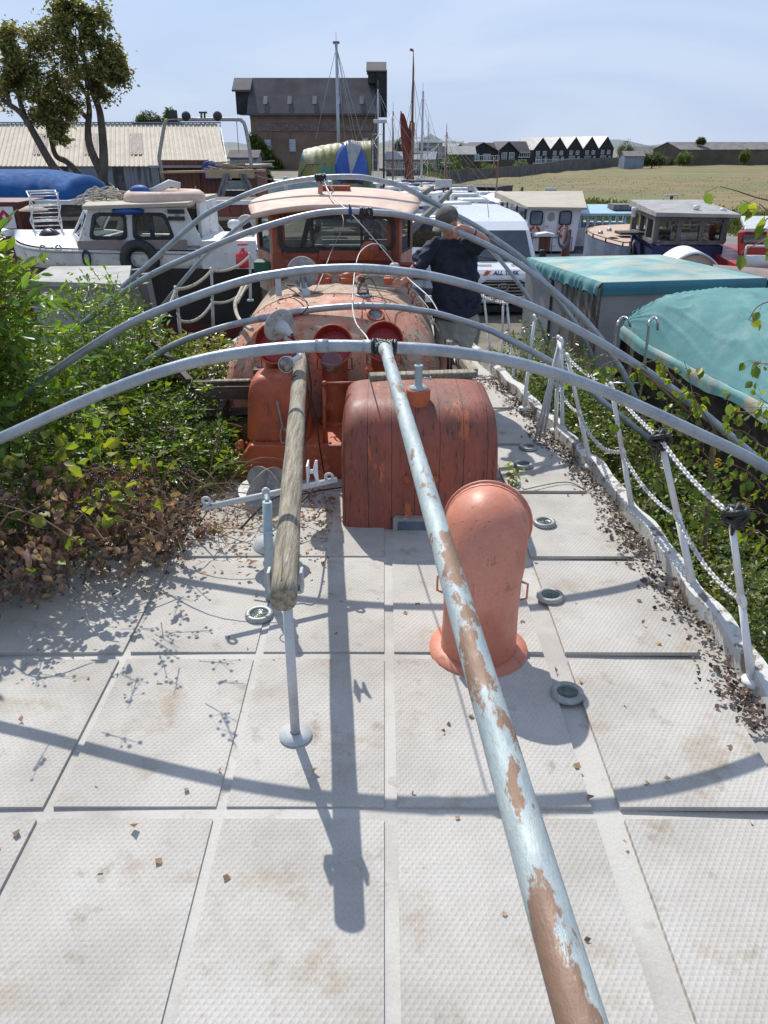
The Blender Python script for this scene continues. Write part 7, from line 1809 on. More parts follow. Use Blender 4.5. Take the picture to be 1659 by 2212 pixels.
for k in range(5):
    p = b.lerp(c, k / 4) + Vector((.04 + .12 * (k % 2), 0, 0)); q = p + Vector((.14, .02, -.02)); tq.beam(p + Vector((0, 0, -.02)), Vector((q.x, q.y, -.6)), .10, .12)
tq.build('transom_slats', M['greywood'], gt, w=True)
MB().tube(spline([G(272, 584, zt_ + .02), G(200, 610, zt_ + .02), P(190, 630, 8.2), P(170, 680, 8.0)], 6), .010, 6).build('painter_rope', M['rope'], gt, w=True)

# blue tarpaulin covered boat and red container at far left
D = 24
bt2 = thing('blue_covered_boat', 'boat under a big blue tarpaulin below the leaning tree', 'boat', (P(60, 470, D).x, D + 1, GZ))
def btf(u, v):
    uu = -60 + 232 * u; top_v = 371 + 12 * smooth(.5, .88, u) + 92 * smooth(.86, 1.0, u) ** 1.6; 
    p = P(uu, top_v, D + 1.5); zt2 = p.z; zb2 = P(uu, 476 + (-12) * (1 - u), D).z
    if v < .6: t = v / .6; z = zb2 + (zt2 - zb2) * t; y = D - .2 + .9 * t ** 5 - .10 * math.sin(u * 31 + 2 * math.sin(u * 9)) * (1 - t)
    else: t = (v - .6) / .4; z = zt2 + .15 * math.sin(math.pi * t) - .2 * t; y = D + .8 + 2.5 * t
    x = P(uu, 420, D).x; w_ = .03 * math.sin(u * 23 + v * 7 + 3 * math.sin(u * 7)) + .012 * math.sin(u * 61 + 5 * v)
    return (x, y + w_, max(z, zb2))
MB().grid(btf, 70, 24).build('tarpaulin', M['bluetarp'], bt2, w=True)
MB().hexa([(P(-60, 480, D).x, D, GZ), (P(170, 480, D).x, D, GZ), (P(170, 480, D).x, D + 3, GZ), (P(-60, 480, D).x, D + 3, GZ), (P(-60, 480, D).x, D, P(0, 472, D).z), (P(165, 480, D).x, D, P(0, 475, D).z), (P(165, 480, D).x, D + 3, P(0, 475, D).z), (P(-60, 480, D).x, D + 3, P(0, 472, D).z)]).build('hull', M['darkwood'], bt2, w=True)
D = 19.5
rcn = thing('red_locker', 'dark red steel locker with a white and red diamond hazard sign', 'locker', (P(20, 500, D).x, D, GZ))
xa = P(-60, 470, D).x; xb_ = P(45, 470, D).x; zt_ = P(0, 436, D).z; M['maroon'] = mat('maroon_steel', (.13, .03, .025), (.10, .025, .022), 3, rough=.6)
MB().box(((xa + xb_) / 2, D + .8, (zt_ + GZ) / 2), (xb_ - xa, 1.6, zt_ - GZ)).build('body', M['maroon'], rcn, w=True, bevel=.02)
c = P(10, 470, D - .03); h = .24; sg_ = MB().box(c, (2 * h, .02, 2 * h)).build('hazard_sign', M['white'], rcn, w=True)
M['signred'] = mat('sign_red', (.40, .015, .04), rough=.5, grain=0)
MB().prism([(c.x, c.y - .018, c.z - .18), (c.x + .18, c.y - .018, c.z), (c.x, c.y - .018, c.z + .18), (c.x - .18, c.y - .018, c.z)], (0, .006, 0)).build('diamond', M['signred'], sg_, w=True)
MB().prism([(c.x - .03, c.y - .024, c.z - .03), (c.x + .04, c.y - .024, c.z - .03), (c.x + .045, c.y - .024, c.z + .02), (c.x + .01, c.y - .024, c.z + .09), (c.x - .01, c.y - .024, c.z + .04), (c.x - .04, c.y - .024, c.z + .05)], (0, .004, 0)).build('flame_symbol', M['white'], sg_, w=True)
mv = thing('mushroom_vent', 'brown mushroom shaped vent right of the red locker', 'vent', (P(72, 480, 18).x, 18, P(72, 480, 18).z)); c = P(72, 453, 18)
MB().lathe([(0, .10), (.12, .08), (.30, .0), (.31, -.02), (0, -.01)], c, n=24).build('cap', M['tan'], mv, w=True); MB().tube([c, c - Vector((0, 0, 1.2))], .06, 10).build('stem', M['darkwood'], mv, w=True)
# dark timber barge behind the cruiser with gas bottles
D = 19
db = thing('timber_barge', 'dark timber barge with bleached top rail behind the cruiser', 'boat', (P(350, 500, D).x, D, GZ))
xa, xb_ = P(95, 500, D).x, P(566, 500, D).x; zt_ = P(0, 432, D).z
MB().box(((xa + xb_) / 2, D + 1.5, (zt_ - .1 + GZ) / 2), (xb_ - xa, 3, zt_ - .1 - GZ)).build('hull', M['darkwood'], db, w=True)
MB().box(((xa + xb_) / 2, D - .03, zt_ - .05), (xb_ - xa + .1, .14, .09)).build('top_rail', M['whitegrey'], db, w=True)
MB().box(((xa + xb_) / 2, D - .02, P(0, 472, D).z), (xb_ - xa, .1, .08)).build('lower_strake', M['wood'], db, w=True)
mb = MB(); mb.box((P(470, 450, D).x, D - .03, P(0, 452, D).z), (1.5, .04, .38)); mb.build('maroon_panel', M['maroon'], db, w=True)
MB().lathe([(.1, 0), (.14, 0), (.14, .05)], (P(510, 452, D).x, D - .02, P(0, 452, D).z), (0, -1, 0), 18).build('fender_hole', M['blackhull'], db, w=True)
# stern deck between: pale boxes
t = thing('stern_locker', 'pale stern locker top with a mooring post right of the cruiser', 'locker', P(500, 520, 14.6)); zk = P(0, 508, 15.8).z
a, b, c, d = G(432, 520, zk), G(552, 520, zk), G(548, 500, zk), G(445, 500, zk)
MB().hexa([(p.x, p.y, zk - .5) for p in (a, b, c, d)] + [(p.x, p.y, zk) for p in (a, b, c, d)]).build('box', M['whitedirty'], t, w=True, bevel=.01)
mb = MB().lathe([(.06, 0), (.06, .14), (.12, .17), (.13, .24), (.08, .30), (0, .31)], G(508, 511, zk), n=16).build('mushroom_bollard', M['white'], t, w=True)
MB().torus(G(535, 508, zk) + Vector((0, 0, .16)), (.2, 1, 0), .16, .06, 20, 8).build('rope_coil', M['rope'], t, w=True)
gb = thing('gas_bottle', 'red gas bottle by the black stern at the wheelhouse edge', 'gas bottle', P(527, 573, 13.6)); c = P(527, 573, 13.6); M['gasred'] = mat('gas_bottle_red', (.55, .03, .04), rough=.35)
MB().lathe([(.02, 0), (.12, .02), (.13, .10), (.13, .22), (.08, .27), (.03, .29), (.03, .33), (0, .33)], c - Vector((0, 0, .05)), n=24).build('bottle', M['gasred'], gb, w=True); MB().torus(c + Vector((0, 0, .34)), (0, 0, 1), .08, .015, 18, 6).build('collar', M['gasred'], gb, w=True)

# ---- brown wooden cabin with the goalpost frame
D = 29
bc = thing('wooden_cabin', 'brown boarded cabin with a door on the quay', 'cabin', (P(450, 430, D).x, D, GZ))
xa, xb_ = P(346, 400, D).x, P(556, 400, D).x; zt_ = P(0, 362, D).z
MB().box(((xa + xb_) / 2, D + 1.3, (zt_ + GZ) / 2), (xb_ - xa, 2.6, zt_ - GZ)).build('wall', M['brown'], bc, w=True)
MB().box(((xa + xb_) / 2, D + 1.2, zt_ + .04), (xb_ - xa + .4, 3.1, .07)).build('roof', M['roofgrey'], bc, w=True)
MB().box(((xa + P(418, 0, D).x) / 2, D + .2, zt_ + .15), (P(418, 0, D).x - xa - .2, 1, .18)).build('roof_curb', M['brown'], bc, w=True)
c = P(404, 398, D); dr = MB().box((c.x, D - .03, (GZ + zt_ - .15) / 2), (.95, .04, zt_ - .15 - GZ)).build('door', M['brown'], bc, w=True); MB().box((c.x + .3, D - .07, c.z - .2), (.06, .04, .3)).tube([(c.x + .28, D - .1, c.z - .15), (c.x + .15, D - .1, c.z - .15)], .02, 6).build('handle', M['steel'], dr, w=True)
fm2 = MB(); wa, wb = P(492, 400, D).x, P(531, 400, D).x; za, zb_ = P(0, 415, D).z, P(0, 368, D).z
fm2.box(((wa + wb) / 2, D - .04, (za + zb_) / 2), (wb - wa + .1, .06, zb_ - za + .1)); q = fm2.build('window', M['whitegrey'], bc, w=True); M['paleglass'] = mat('pale_green_glass', (.22, .27, .25), (.32, .36, .34), 3, rough=.15)  # pane colour is a patchy pale green
MB().box(((wa + wb) / 2, D - .08, (za + zb_) / 2 + .2), (wb - wa - .03, .03, (zb_ - za) * .5)).build('pane', M['paleglass'], q, w=True); MB().box(((wa + wb) / 2, D - .08, za + .28), (wb - wa - .03, .03, .5)).build('pane', M['paleglass'], q, w=True)
tag(MB().box(P(512, 427, D - 1), (.75, .5, .5)).build('black_tub', M['black'], bevel=.03), 'black plastic tub under the cabin window', 'tub')
bd_ = thing('blue_disc', 'big round dark blue disc hung on the brown cabin front', 'disc', P(455, 388, D - .5)); c = P(455, 369, D - .5); M['dblue'] = mat('dark_blue_disc', (.03, .045, .20), rough=.6)
MB().lathe([(0, .05), (L(19, 369, D) * .9, .04), (L(20, 369, D), 0), (L(20, 369, D), -.03), (0, -.03)], c, (0, -1, 0), 36).build('disc', M['dblue'], bd_, w=True)
gp_ = thing('goalpost_frame', 'tall bent pipe gantry with lamps above the brown cabin', 'gantry', (P(440, 430, 26).x, 26, GZ)); Dg = 26
MB().tube([(P(388 - 40, 358, Dg).x, Dg, P(0, 362, Dg).z - .4)] + spline([P(347, 355, Dg), P(344, 340, Dg), P(350, 300, Dg), P(356, 268, Dg), P(362, 260, Dg), P(375, 258, Dg), P(440, 258, Dg), P(510, 258, Dg), P(522, 261, Dg), P(530, 275, Dg), P(540, 330, Dg), P(543, 365, Dg)], 5), .055, 10).build('pipe', M['galv'], gp_, w=True)
for u in (402, 470): MB().ball(P(u, 251, Dg), .14, 12, 8).build('lamp', M['darkin'], gp_, w=True)
mb = MB(); mb.tube([P(435, 258, Dg), P(435, 243, Dg)], .03, 6).tube([P(442, 258, Dg), P(442, 243, Dg)], .03, 6).beam(P(430, 243, Dg), P(447, 243, Dg), .08, .05); mb.build('top_bracket', M['darkwood'], gp_, w=True)
MB().box(P(372, 251, Dg), (.3, .1, .32)).build('flat_lamp', M['darkin'], gp_, w=True)
MB().tube([P(511, 262, Dg), P(516, 330, Dg)], .012, 5).build('hanging_wire', M['wire'], gp_, w=True)
pk = thing('plank_trestle', 'long pale plank on splayed trestle legs in front of the cabin', 'trestle', (P(490, 440, 25).x, 25, GZ))
MB().beam(P(350, 372, 25.5), P(570, 368, 25), .35, .06).build('plank', M['ply'], pk, w=True)
MB().box(P(497, 376, 24.9), (1.45, .06, .22)).build('ply_panel', M['ply'], pk, w=True)
for (a, b) in (((487, 375), (470, 430)), ((492, 375), (480, 430)), ((520, 376), (540, 430)), ((527, 376), (552, 430))): MB().beam(P(*a, 24.8), P(*b, 24.4), .10, .05).build('leg', M['greywood'], pk, w=True)
mb = MB(); g = random.Random(3)
for k in range(14): a = P(440 + g.random() * 40, 352 + g.random() * 14, 25.2 + g.random()); mb.beam(a, a + Vector((g.uniform(.6, 1.8), g.uniform(-.2, .2), g.uniform(-.35, .12))), .12, .04)
tag(mb.build('timber_pile', M['wood']), 'loose pile of pale offcut timber on the cabin roof', 'timber')
# ================================================================ THE MAN
def remesh(o, vox, it=4, f=.5):
    m = o.modifiers.new('remesh', 'REMESH'); m.mode = 'VOXEL'; m.voxel_size = vox; m.use_smooth_shade = True
    if it: m2 = o.modifiers.new('smooth', 'SMOOTH'); m2.factor = f; m2.iterations = it
def limbt(mb, pts, rr, n=12):
    pts = [Vector(p) for p in pts]; mb.tube(pts, rr, n)
    for p, r in zip(pts, rr): mb.ball(p, r * .99, 12, 8)
def loft(mb, rings, n=28, cap=True):
    vs = []
    for (c, rx, ry) in rings:
        for j in range(n): a = 2 * math.pi * j / n; vs.append((c[0] + rx * math.cos(a), c[1] + ry * math.sin(a), c[2]))
    fs = [(i * n + j, i * n + (j + 1) % n, (i + 1) * n + (j + 1) % n, (i + 1) * n + j) for i in range(len(rings) - 1) for j in range(n)]
    fs += [tuple(range(n))[::-1], tuple(range((len(rings) - 1) * n, len(rings) * n))]
    mb.add(vs, fs, True)
gx = P(985, 700, 7.4)
mn = thing('person', 'man in dark cap, navy shirt and grey shorts gripping a hoop', 'person', (gx.x, 7.4, .03))
HD = 7.25; hc = P(966, 478, HD); f_ = Vector((-.55, -.66, -.58)).normalized()     # looking down to the left
up_ = Vector((-.18, -.28, .94)); up_ = (up_ - f_ * up_.dot(f_)).normalized(); rt_ = f_.cross(up_).normalized()
def hp(a, b, c): return hc + rt_ * a + f_ * b + up_ * c          # head space: right, forward, up
body = MB()
n_ = 20
for (a, b, c, r, sc) in ((0, -.008, .03, .085, (1, 1, 1)), (0, .018, -.02, .070, (1, 1, 1)), (0, .035, -.07, .045, (1, 1, 1)), (0, .068, -.018, .014, (1, 1, 1)), (0, .083, -.035, .015, (1, 1, 1)), (0, .06, -.062, .018, (1, 1, 1)), (0, .056, -.09, .022, (1, 1, 1)), (.035, .045, -.03, .028, (1, 1, 1)), (-.035, .045, -.03, .028, (1, 1, 1)), (.03, .062, .012, .018, (1, 1, 1)), (-.03, .062, .012, .018, (1, 1, 1)), (0, -.05, .0, .07, (1, 1, 1))):
    body.ball(hp(a, b, c), r, 16, 12, sc)
for s in (1, -1): body.ball(hp(.082 * s, -.005, -.015), .022, 10, 8, (.7, .8, 1.3))
nk = P(975, 512, 7.38); limbt(body, [hp(0, -.035, -.05), nk + Vector((0, 0, -.02)), nk + Vector((.01, .02, -.12))], [.058, .062, .09])
pel = P(988, 660, 7.42); chest = P(979, 560, 7.40)
loft(body, [((pel.x, 7.42, pel.z - .08), .15, .11), ((pel.x, 7.42, pel.z + .1), .14, .10), ((chest.x, 7.40, chest.z), .16, .11), ((chest.x - .01, 7.40, chest.z + .14), .15, .09), ((nk.x, 7.40, nk.z - .06), .09, .07)])
sL, eL, wL = P(938, 532, 7.40), P(899, 578, 7.22), P(876, 606, 7.22)
sR, eR, wR = P(1014, 528, 7.38), P(1047, 522, 7.12), P(1018, 500, 6.99)
limbt(body, [sL, eL], [.062, .048]); limbt(body, [eL, eL.lerp(wL, .35), wL], [.047, .045, .030])
limbt(body, [sR, eR], [.062, .050]); limbt(body, [eR, eR.lerp(wR, .4), wR], [.048, .046, .031])
# left hand spread flat on the bollard rope
hL = P(868, 611, 7.22); limbt(body, [wL, hL], [.030, .034])
for k, (u, v) in enumerate(((852, 603), (848, 608), (849, 613), (853, 618))):
    a = hL + Vector((-.02, 0, .022 - .014 * k)); b = P(u + 7, v - 1, 7.19); c = P(u, v + 2, 7.19); limbt(body, [a, b, c], [.012, .0095, .008], 8)
limbt(body, [hL + Vector((.0, -.01, -.02)), P(866, 619, 7.18), P(860, 622, 7.18)], [.013, .011, .009], 8)
# right hand curled over the hoop
hR = P(1001, 494, 6.93); limbt(body, [wR, hR, P(993, 492, 6.92)], [.031, .036, .030])
for k in range(4):
    a = P(995 - 4 * k * .9, 489 + 1.5 * k, 6.93); kn = P(985 - 3 * k * .5, 491 + 2.6 * k, 6.855); tp_ = P(984 - 1.5 * k, 501 + 2.6 * k, 6.845 + .01 * k); t2 = P(987 - 1.5 * k, 508 + 1.6 * k, 6.87)
    limbt(body, [a + Vector((.012, 0, 0)), kn, tp_, t2], [.013, .0105, .009, .0075], 8)
limbt(body, [hR + Vector((.0, .0, -.02)), P(996, 511, 6.89), P(988, 516, 6.91)], [.014, .012, .010], 8)
hipL, hipR = pel + Vector((-.10, 0, -.08)), pel + Vector((.10, 0, -.08))
kL, kR = Vector((pel.x - .13, 7.36, .52)), Vector((pel.x + .05, 7.34, .52)); aL, aR = Vector((pel.x - .13, 7.46, .10)), Vector((pel.x + .06, 7.44, .10))
for h, k, a in ((hipL, kL, aL), (hipR, kR, aR)): limbt(body, [h, k], [.085, .058]); limbt(body, [k, k.lerp(a, .3) + Vector((0, .02, 0)), a], [.055, .058, .035])
bo = body.build('body', M['skin'], mn, w=True); remesh(bo, .0065, 3, .4)
# face details
ey = MB(); 
for s in (1, -1): ey.ball(hp(.030 * s, .070, -.002), .0085, 8, 6)
ey.build('eyes', M['darkin'], mn, w=True)
hr = MB(); hr.ball(hp(0, -.040, .012), .082, 20, 14, (1, 1, .9)); 
for s in (1, -1): hr.ball(hp(.068 * s, -.02, .0), .028, 10, 8)
M['greyhair'] = mat('short_grey_hair', (.16, .14, .12), (.25, .23, .21), 60, rough=.9, bump=.8, bs=150)
ho = hr.build('hair', M['greyhair'], mn, w=True); remesh(ho, .007, 2)
cpb = MB()
def capf(u, v):
    th = v * math.pi / 2; a = 2 * math.pi * u; r = .099
    sq = 1 + .012 * math.sin(a * 6)
    return hp(r * sq * math.cos(a) * math.sin(th) ** .8, -.012 + r * 1.08 * sq * math.sin(a) * math.sin(th) ** .8, .036 + .082 * math.cos(th))
cpb.grid(capf, 32, 10)
co_ = cpb.build('cap', M['cap'], mn, w=True, solid=.004)
br = MB(); br.grid(lambda u, v: hp(.080 * math.cos(math.pi * (.08 + .84 * u)) * (1 - .10 * v), .055 + .035 * math.sin(math.pi * (.08 + .84 * u)) + .10 * v * math.sin(math.pi * (.08 + .84 * u)) ** .6, .048 - .015 * v - .018 * abs(math.cos(math.pi * (.08 + .84 * u))) ** 2), 18, 6)
M['capbrim'] = mat('pale_olive_cap_brim', (.20, .19, .155), (.16, .15, .125), 20, rough=.9, bump=.2)
br.build('cap_brim', M['capbrim'], mn, w=True, solid=.005)
# shirt
sh2 = MB(); cz = chest.z
loft(sh2, [((pel.x - .01, 7.41, pel.z - .03), .235, .165), ((pel.x - .01, 7.41, pel.z + .05), .228, .165), ((chest.x + .015, 7.40, cz - .10), .215, .160), ((chest.x + .0, 7.40, cz + .02), .215, .155), ((chest.x - .005, 7.40, cz + .12), .205, .130), ((chest.x - .01, 7.40, cz + .18), .150, .10), ((nk.x, 7.395, nk.z - .045), .085, .075)])
limbt(sh2, [sL + Vector((.03, 0, -.01)), sL.lerp(eL, .45), sL.lerp(eL, .88)], [.088, .085, .080]); limbt(sh2, [sR + Vector((-.04, 0, -.02)), sR.lerp(eR, .35), sR.lerp(eR, .78)], [.090, .086, .082])
sh2.hexa([tuple(p) for p in (sR + Vector((.0, -.06, -.12)), sR.lerp(eR, .7) + Vector((0, 0, -.10)), sR.lerp(eR, .7) + Vector((0, .08, -.10)), sR + Vector((0, .08, -.12)), sR + Vector((0, -.06, 0)), sR.lerp(eR, .7), sR.lerp(eR, .7) + Vector((0, .08, 0)), sR + Vector((0, .08, 0)))])
so_ = sh2.build('shirt', M['shirt'], mn, w=True); remesh(so_, .011, 5, .6)
tx = bpy.data.textures.new('folds', 'CLOUDS'); tx.noise_scale = .085; tx.noise_depth = 2
dm = so_.modifiers.new('folds', 'DISPLACE'); dm.texture = tx; dm.strength = .075; dm.mid_level = .5; dm.texture_coords = 'LOCAL'
cl_ = MB(); cl_.tube([nk + Vector((.075 * math.cos(a), .0 + .07 * math.sin(a) - .0, -.005 + .03 * math.sin(a))) for a in [R(-70 + 320 * k / 16 - 30) for k in range(17)]], .016, 8); cl_.build('collar', M['shirt'], mn, w=True)
# hem that hangs lower at the left
hm_ = MB(); hm_.grid(lambda u, v: (pel.x - .01 + .238 * math.cos(2 * math.pi * u), 7.41 + .168 * math.sin(2 * math.pi * u), pel.z - .0 - v * (.07 + .05 * (1 - math.cos(2 * math.pi * u)) * .5 + .02 * math.sin(6 * math.pi * u))), 40, 3); hm_.build('shirt_hem', M['shirt'], mn, w=True, solid=.004)
# shorts
so2 = MB(); loft(so2, [((pel.x, 7.42, pel.z - .30), .20, .145), ((pel.x, 7.42, pel.z - .15), .205, .155), ((pel.x, 7.42, pel.z + .03), .185, .14)])
limbt(so2, [hipL + Vector((0, 0, -.05)), hipL.lerp(kL, .92)], [.115, .092], 16); limbt(so2, [hipR + Vector((0, 0, -.05)), hipR.lerp(kR, .92)], [.115, .095], 16)
s3 = so2.build('shorts', M['shorts'], mn, w=True); remesh(s3, .011, 4)
dm = s3.modifiers.new('folds', 'DISPLACE'); dm.texture = tx; dm.strength = .03; dm.mid_level = .5
wt = MB(); a = wR.lerp(eR, .12); d = (eR - wR).normalized(); wt.torus(a, d, .034, .007, 18, 6); wt.build('watch_strap', M['black'], mn, w=True); MB().lathe([(0, .012), (.018, .012), (.02, 0)], a + Vector((0, -.02, .025)), (0, -.5, .85), 16).build('watch', M['steel'], mn, w=True)
for a in (aL, aR):
    sho = MB(); sho.ball(a + Vector((-.01, -.07, -.045)), .05, 14, 8, (1, 2.4, .75)); sho.build('shoe', M['darkwood'], mn, w=True)

# ================================================================ VEGETATION CLOSE BY
def compound(cents, dirs, seed, n=7, rl=.17):
    g = np.random.default_rng(seed); pts = []; dd = []; st = []
    for c, d in zip(cents, dirs):
        c = Vector(c); d = Vector(d).normalized(); s = d.cross(Vector((0, 0, 1))).normalized(); e = c + d * rl + Vector((0, 0, -.03)); st.append((c, e))
        for k in range(n):
            if k == n - 1: p = e; q = d
            else:
                f = .25 + .7 * (k // 2) / (n // 2); p = c.lerp(e, f); q = (s * (1 if k % 2 else -1) + d * .55 + Vector((0, 0, -.15)))
            pts.append(p); dd.append(q.normalized())
    return pts, dd, st
def outward(pts, c, g):
    c = np.array(c); d = np.asarray(pts) - c; d /= np.linalg.norm(d, axis=1, keepdims=True) + 1e-9
    d += g.normal(size=d.shape) * .5; d[:, 2] += .15; return d
def shrub(name, label, cat, blobs, base, seed, leafm, size, ncl=120, per=18, spread=.10, asp=.42, comp=0, stems=10, shell=.5, detail=False, sr=.012, extra=None, group=None, zmin=None, stemtop=.8, crl=.17, csize=None):
    t = thing(name, label, cat, base, group=group); g = np.random.default_rng(seed); allp = []
    for i, (c, r) in enumerate(blobs):
        allp.append(blobpts(c, r, ncl, per, seed * 7 + i, spread, shell, zmin))
    allp = np.concatenate(allp); leafmesh('foliage', allp, size, leafm, t, asp=asp, seed=seed, detail=detail)
    if comp:
        cp2 = []; dd = []
        for i, (c, r) in enumerate(blobs):
            q = blobpts(c, (np.array(r) * 1.06), comp, 1, seed * 9 + i, .03, .85, zmin); q = q[q[:, 2] > c[2] - r[2] * .35]; cp2 += list(q); dd += list(outward(q, c, g))
        p_, d_, st = compound(cp2, dd, seed, rl=crl); leafmesh('outer_leaflets', p_, csize or size * 1.5, extra or leafm, t, asp=.40, dirs=d_, seed=seed + 1, detail=True)['kind'] = 'stuff'
        mb = MB()
        for a, b in st: mb.tube([a, b], [.0035, .002], 4, cap=False)
        mb.build('leaf_stalks', M['stem'], t, w=True)['kind'] = 'stuff'
    mb = MB(); b0 = Vector(base)
    for i, (c, r) in enumerate(blobs):
        for k in range(stems):
            e = Vector(c) + Vector((g.uniform(-.7, .7) * r[0], g.uniform(-.7, .7) * r[1], r[2] * stemtop * g.uniform(.3, 1)))
            s_ = Vector((c[0] + g.uniform(-.3, .3), c[1] + g.uniform(-.3, .3), base[2])); m_ = s_.lerp(e, .55) + Vector((g.uniform(-.1, .1), g.uniform(-.1, .1), 0))
            mb.tube([s_, m_, e], [sr, sr * .7, sr * .3], 5, cap=False)
    mb.build('stems', M['stem'], t, w=True)['kind'] = 'stuff'; return t
M['leafelder2'] = mat('bright_elder_leaf', (.15, .27, .04), (.10, .20, .03), 3, rough=.38, trans=.38, island=.35, grain=0, spec=.5)
shrub('elder_bush', 'tall elder bush with long green leaflets at the left edge', 'bush', [((-2.70, 4.75, 1.32), (.42, .42, .45)), ((-2.85, 5.05, 1.02), (.55, .6, .72)), ((-3.2, 4.9, .3), (.7, .8, 1.1)), ((-2.45, 5.0, .22), (.50, .6, .66))], (-3, 5.1, GZ), 61, M['leafelder'], .06, 160, 30, .09, comp=190, stems=8, extra=M['leafelder2'], csize=.10, crl=.22)
shrub('elder_bush', 'lower elder bush sending shoots up below the grey tender', 'bush', [((-2.40, 6.7, .55), (.45, .5, .62)), ((-2.9, 6.4, .15), (.6, .7, .75)), ((-2.1, 6.3, .1), (.45, .6, .60))], (-2.6, 6.6, GZ), 62, M['leafelder'], .05, 170, 30, .08, comp=180, stems=8, extra=M['leafelder2'], csize=.072, crl=.16)
shrub('shrub', 'dark green shrub spilling over the port side of the deck', 'shrub', [((-2.15, 5.6, .02), (.55, .65, .58)), ((-1.62, 5.75, .02), (.45, .50, .50)), ((-1.45, 5.35, -.02), (.34, .35, .38))], (-2.2, 5.6, -.2), 63, M['leafdark'], .042, 190, 34, .07, comp=190, stems=7, extra=M['leafelder2'], csize=.060, crl=.13)
shrub('yellow_leaved_shrub', 'yellow and green leaved shrub left of the turtle deck', 'shrub', [((-1.75, 6.9, .38), (.42, .4, .34)), ((-2.15, 7.2, .2), (.5, .5, .4))], (-1.8, 7.0, .0), 64, M['leafpale'], .06, 130, 20, .07, comp=45, stems=8, extra=M['leafyellow'], asp=.7, csize=.06, crl=.09)
shrub('ivy_in_well', 'bright ivy growing in the timber edged well behind the hood', 'ivy', [((.18, 6.1, .50), (.32, .3, .17)), ((.02, 5.75, .42), (.2, .2, .14))], (.1, 6.1, .30), 65, M['leafelder'], .045, 70, 10, .05, asp=.75, stems=5, sr=.006)
shrub('red_leaved_creeper', 'reddish creeper with white flowers under the port rail', 'creeper', [((-2.3, 7.9, .12), (.5, .6, .22))], (-2.3, 7.9, -.1), 66, mat('reddish_creeper_leaf', (.14, .05, .035), (.10, .11, .03), 3, th=(.4, .6), rough=.6, trans=.25, island=.4, grain=0), .05, 90, 14, .06, asp=.7, stems=6, sr=.006)
# bramble
br_ = thing('bramble', 'tangled bramble with lime leaves, dead leaves and blackberries at lower left', 'bramble', (-2.1, 3.9, -.1)); g = np.random.default_rng(71)
BL = [((-2.15, 3.85, .28), (.62, .55, .46)), ((-1.75, 4.25, .12), (.60, .60, .38)), ((-2.5, 3.4, .3), (.5, .5, .5)), ((-1.55, 4.45, -.02), (.40, .40, .18))]
dead = np.concatenate([blobpts(c, r, 85, 12, 700 + i, .05, .6, .0) for i, (c, r) in enumerate(BL)])
dl = leafmesh('dead_leaves', dead, .058, M['leafdead'], br_, asp=.6, seed=72, fold=.9, droop=.9, detail=True); dl['label'] = 'crumpled brown dead leaves'
fine = np.concatenate([blobpts(c, (r[0] * .95, r[1] * .95, r[2] * .9), 120, 14, 740 + i, .06, .3, .0) for i, (c, r) in enumerate(BL)]); leafmesh('inner_debris', fine, .026, M['shingle'], br_, asp=.5, seed=78)
live = np.concatenate([blobpts(c, (r[0] * 1.05, r[1] * 1.05, r[2] * 1.15), n, 3, 720 + i, .035, .9, .1) for (i, (c, r)), n in zip(enumerate(BL), (60, 40, 26, 8))])
gl_ = np.random.default_rng(5); ex_ = []
for (ua, ub, va, vb, za, zb2, n_) in ((0, 260, 890, 1010, .62, .80, 42), (0, 330, 1000, 1140, .45, .62, 26), (180, 400, 930, 1010, .40, .52, 16)):
    for _ in range(n_):
        q = G(gl_.uniform(ua, ub), gl_.uniform(va, vb), gl_.uniform(za, zb2))
        for _k in range(2): ex_.append(tuple(q + Vector(gl_.normal(size=3) * .022)))
live = np.concatenate([live[live[:, 2] > .25], np.array(ex_)]); leafmesh('live_leaves', live, .075, M['leaflime'], br_, asp=.85, seed=73, detail=True)['kind'] = 'stuff'
mb = MB()
for k in range(60):
    c, r = BL[k % 4]; s_ = Vector((c[0] + g.uniform(-.6, .3), c[1] + g.uniform(-.5, .5), 0)); e = s_ + Vector((g.uniform(-.3, .9), g.uniform(-.4, .4), g.uniform(.1, .5))); m_ = s_.lerp(e, .5) + Vector((0, 0, g.uniform(.2, .45)))
    mb.tube(spline([s_, m_, e], 6), [.005] * 6 + [.004] * 6 + [.0025], 5, cap=False)
mb.build('canes', M['stem'], br_, w=True)
mb = MB(); st_m = MB()
for k in range(120):
    c, r = BL[g.integers(0, 3)]; d = g.normal(size=3); d[2] = abs(d[2]) + .2; d /= np.linalg.norm(d); q = Vector(np.array(c) + d * np.array(r) * g.uniform(.85, 1.2))
    if k % 2: q = G(g.uniform(0, 420), g.uniform(820, 1130), g.uniform(.5, .85)); q.z = min(q.z, .9)
    dv = Vector((g.uniform(-.2, 1), g.uniform(-.6, .2), g.uniform(0, .5))).normalized()
    st_m.tube([q - dv * .08, q + dv * .09], [.003, .0015], 4, cap=False)
    for j in range(int(g.integers(4, 9))):
        p = q + dv * g.uniform(-.04, .1) + Vector(g.normal(size=3) * .022); mb.ball(p, g.uniform(.006, .0105), 7, 5); st_m.tube([p, q + dv * .02], .0012, 3, cap=False)
tag(mb.build('blackberries', M['berry'], br_, w=True), kind='stuff'); st_m.build('berry_stalks', M['stem'], br_, w=True)['kind'] = 'stuff'
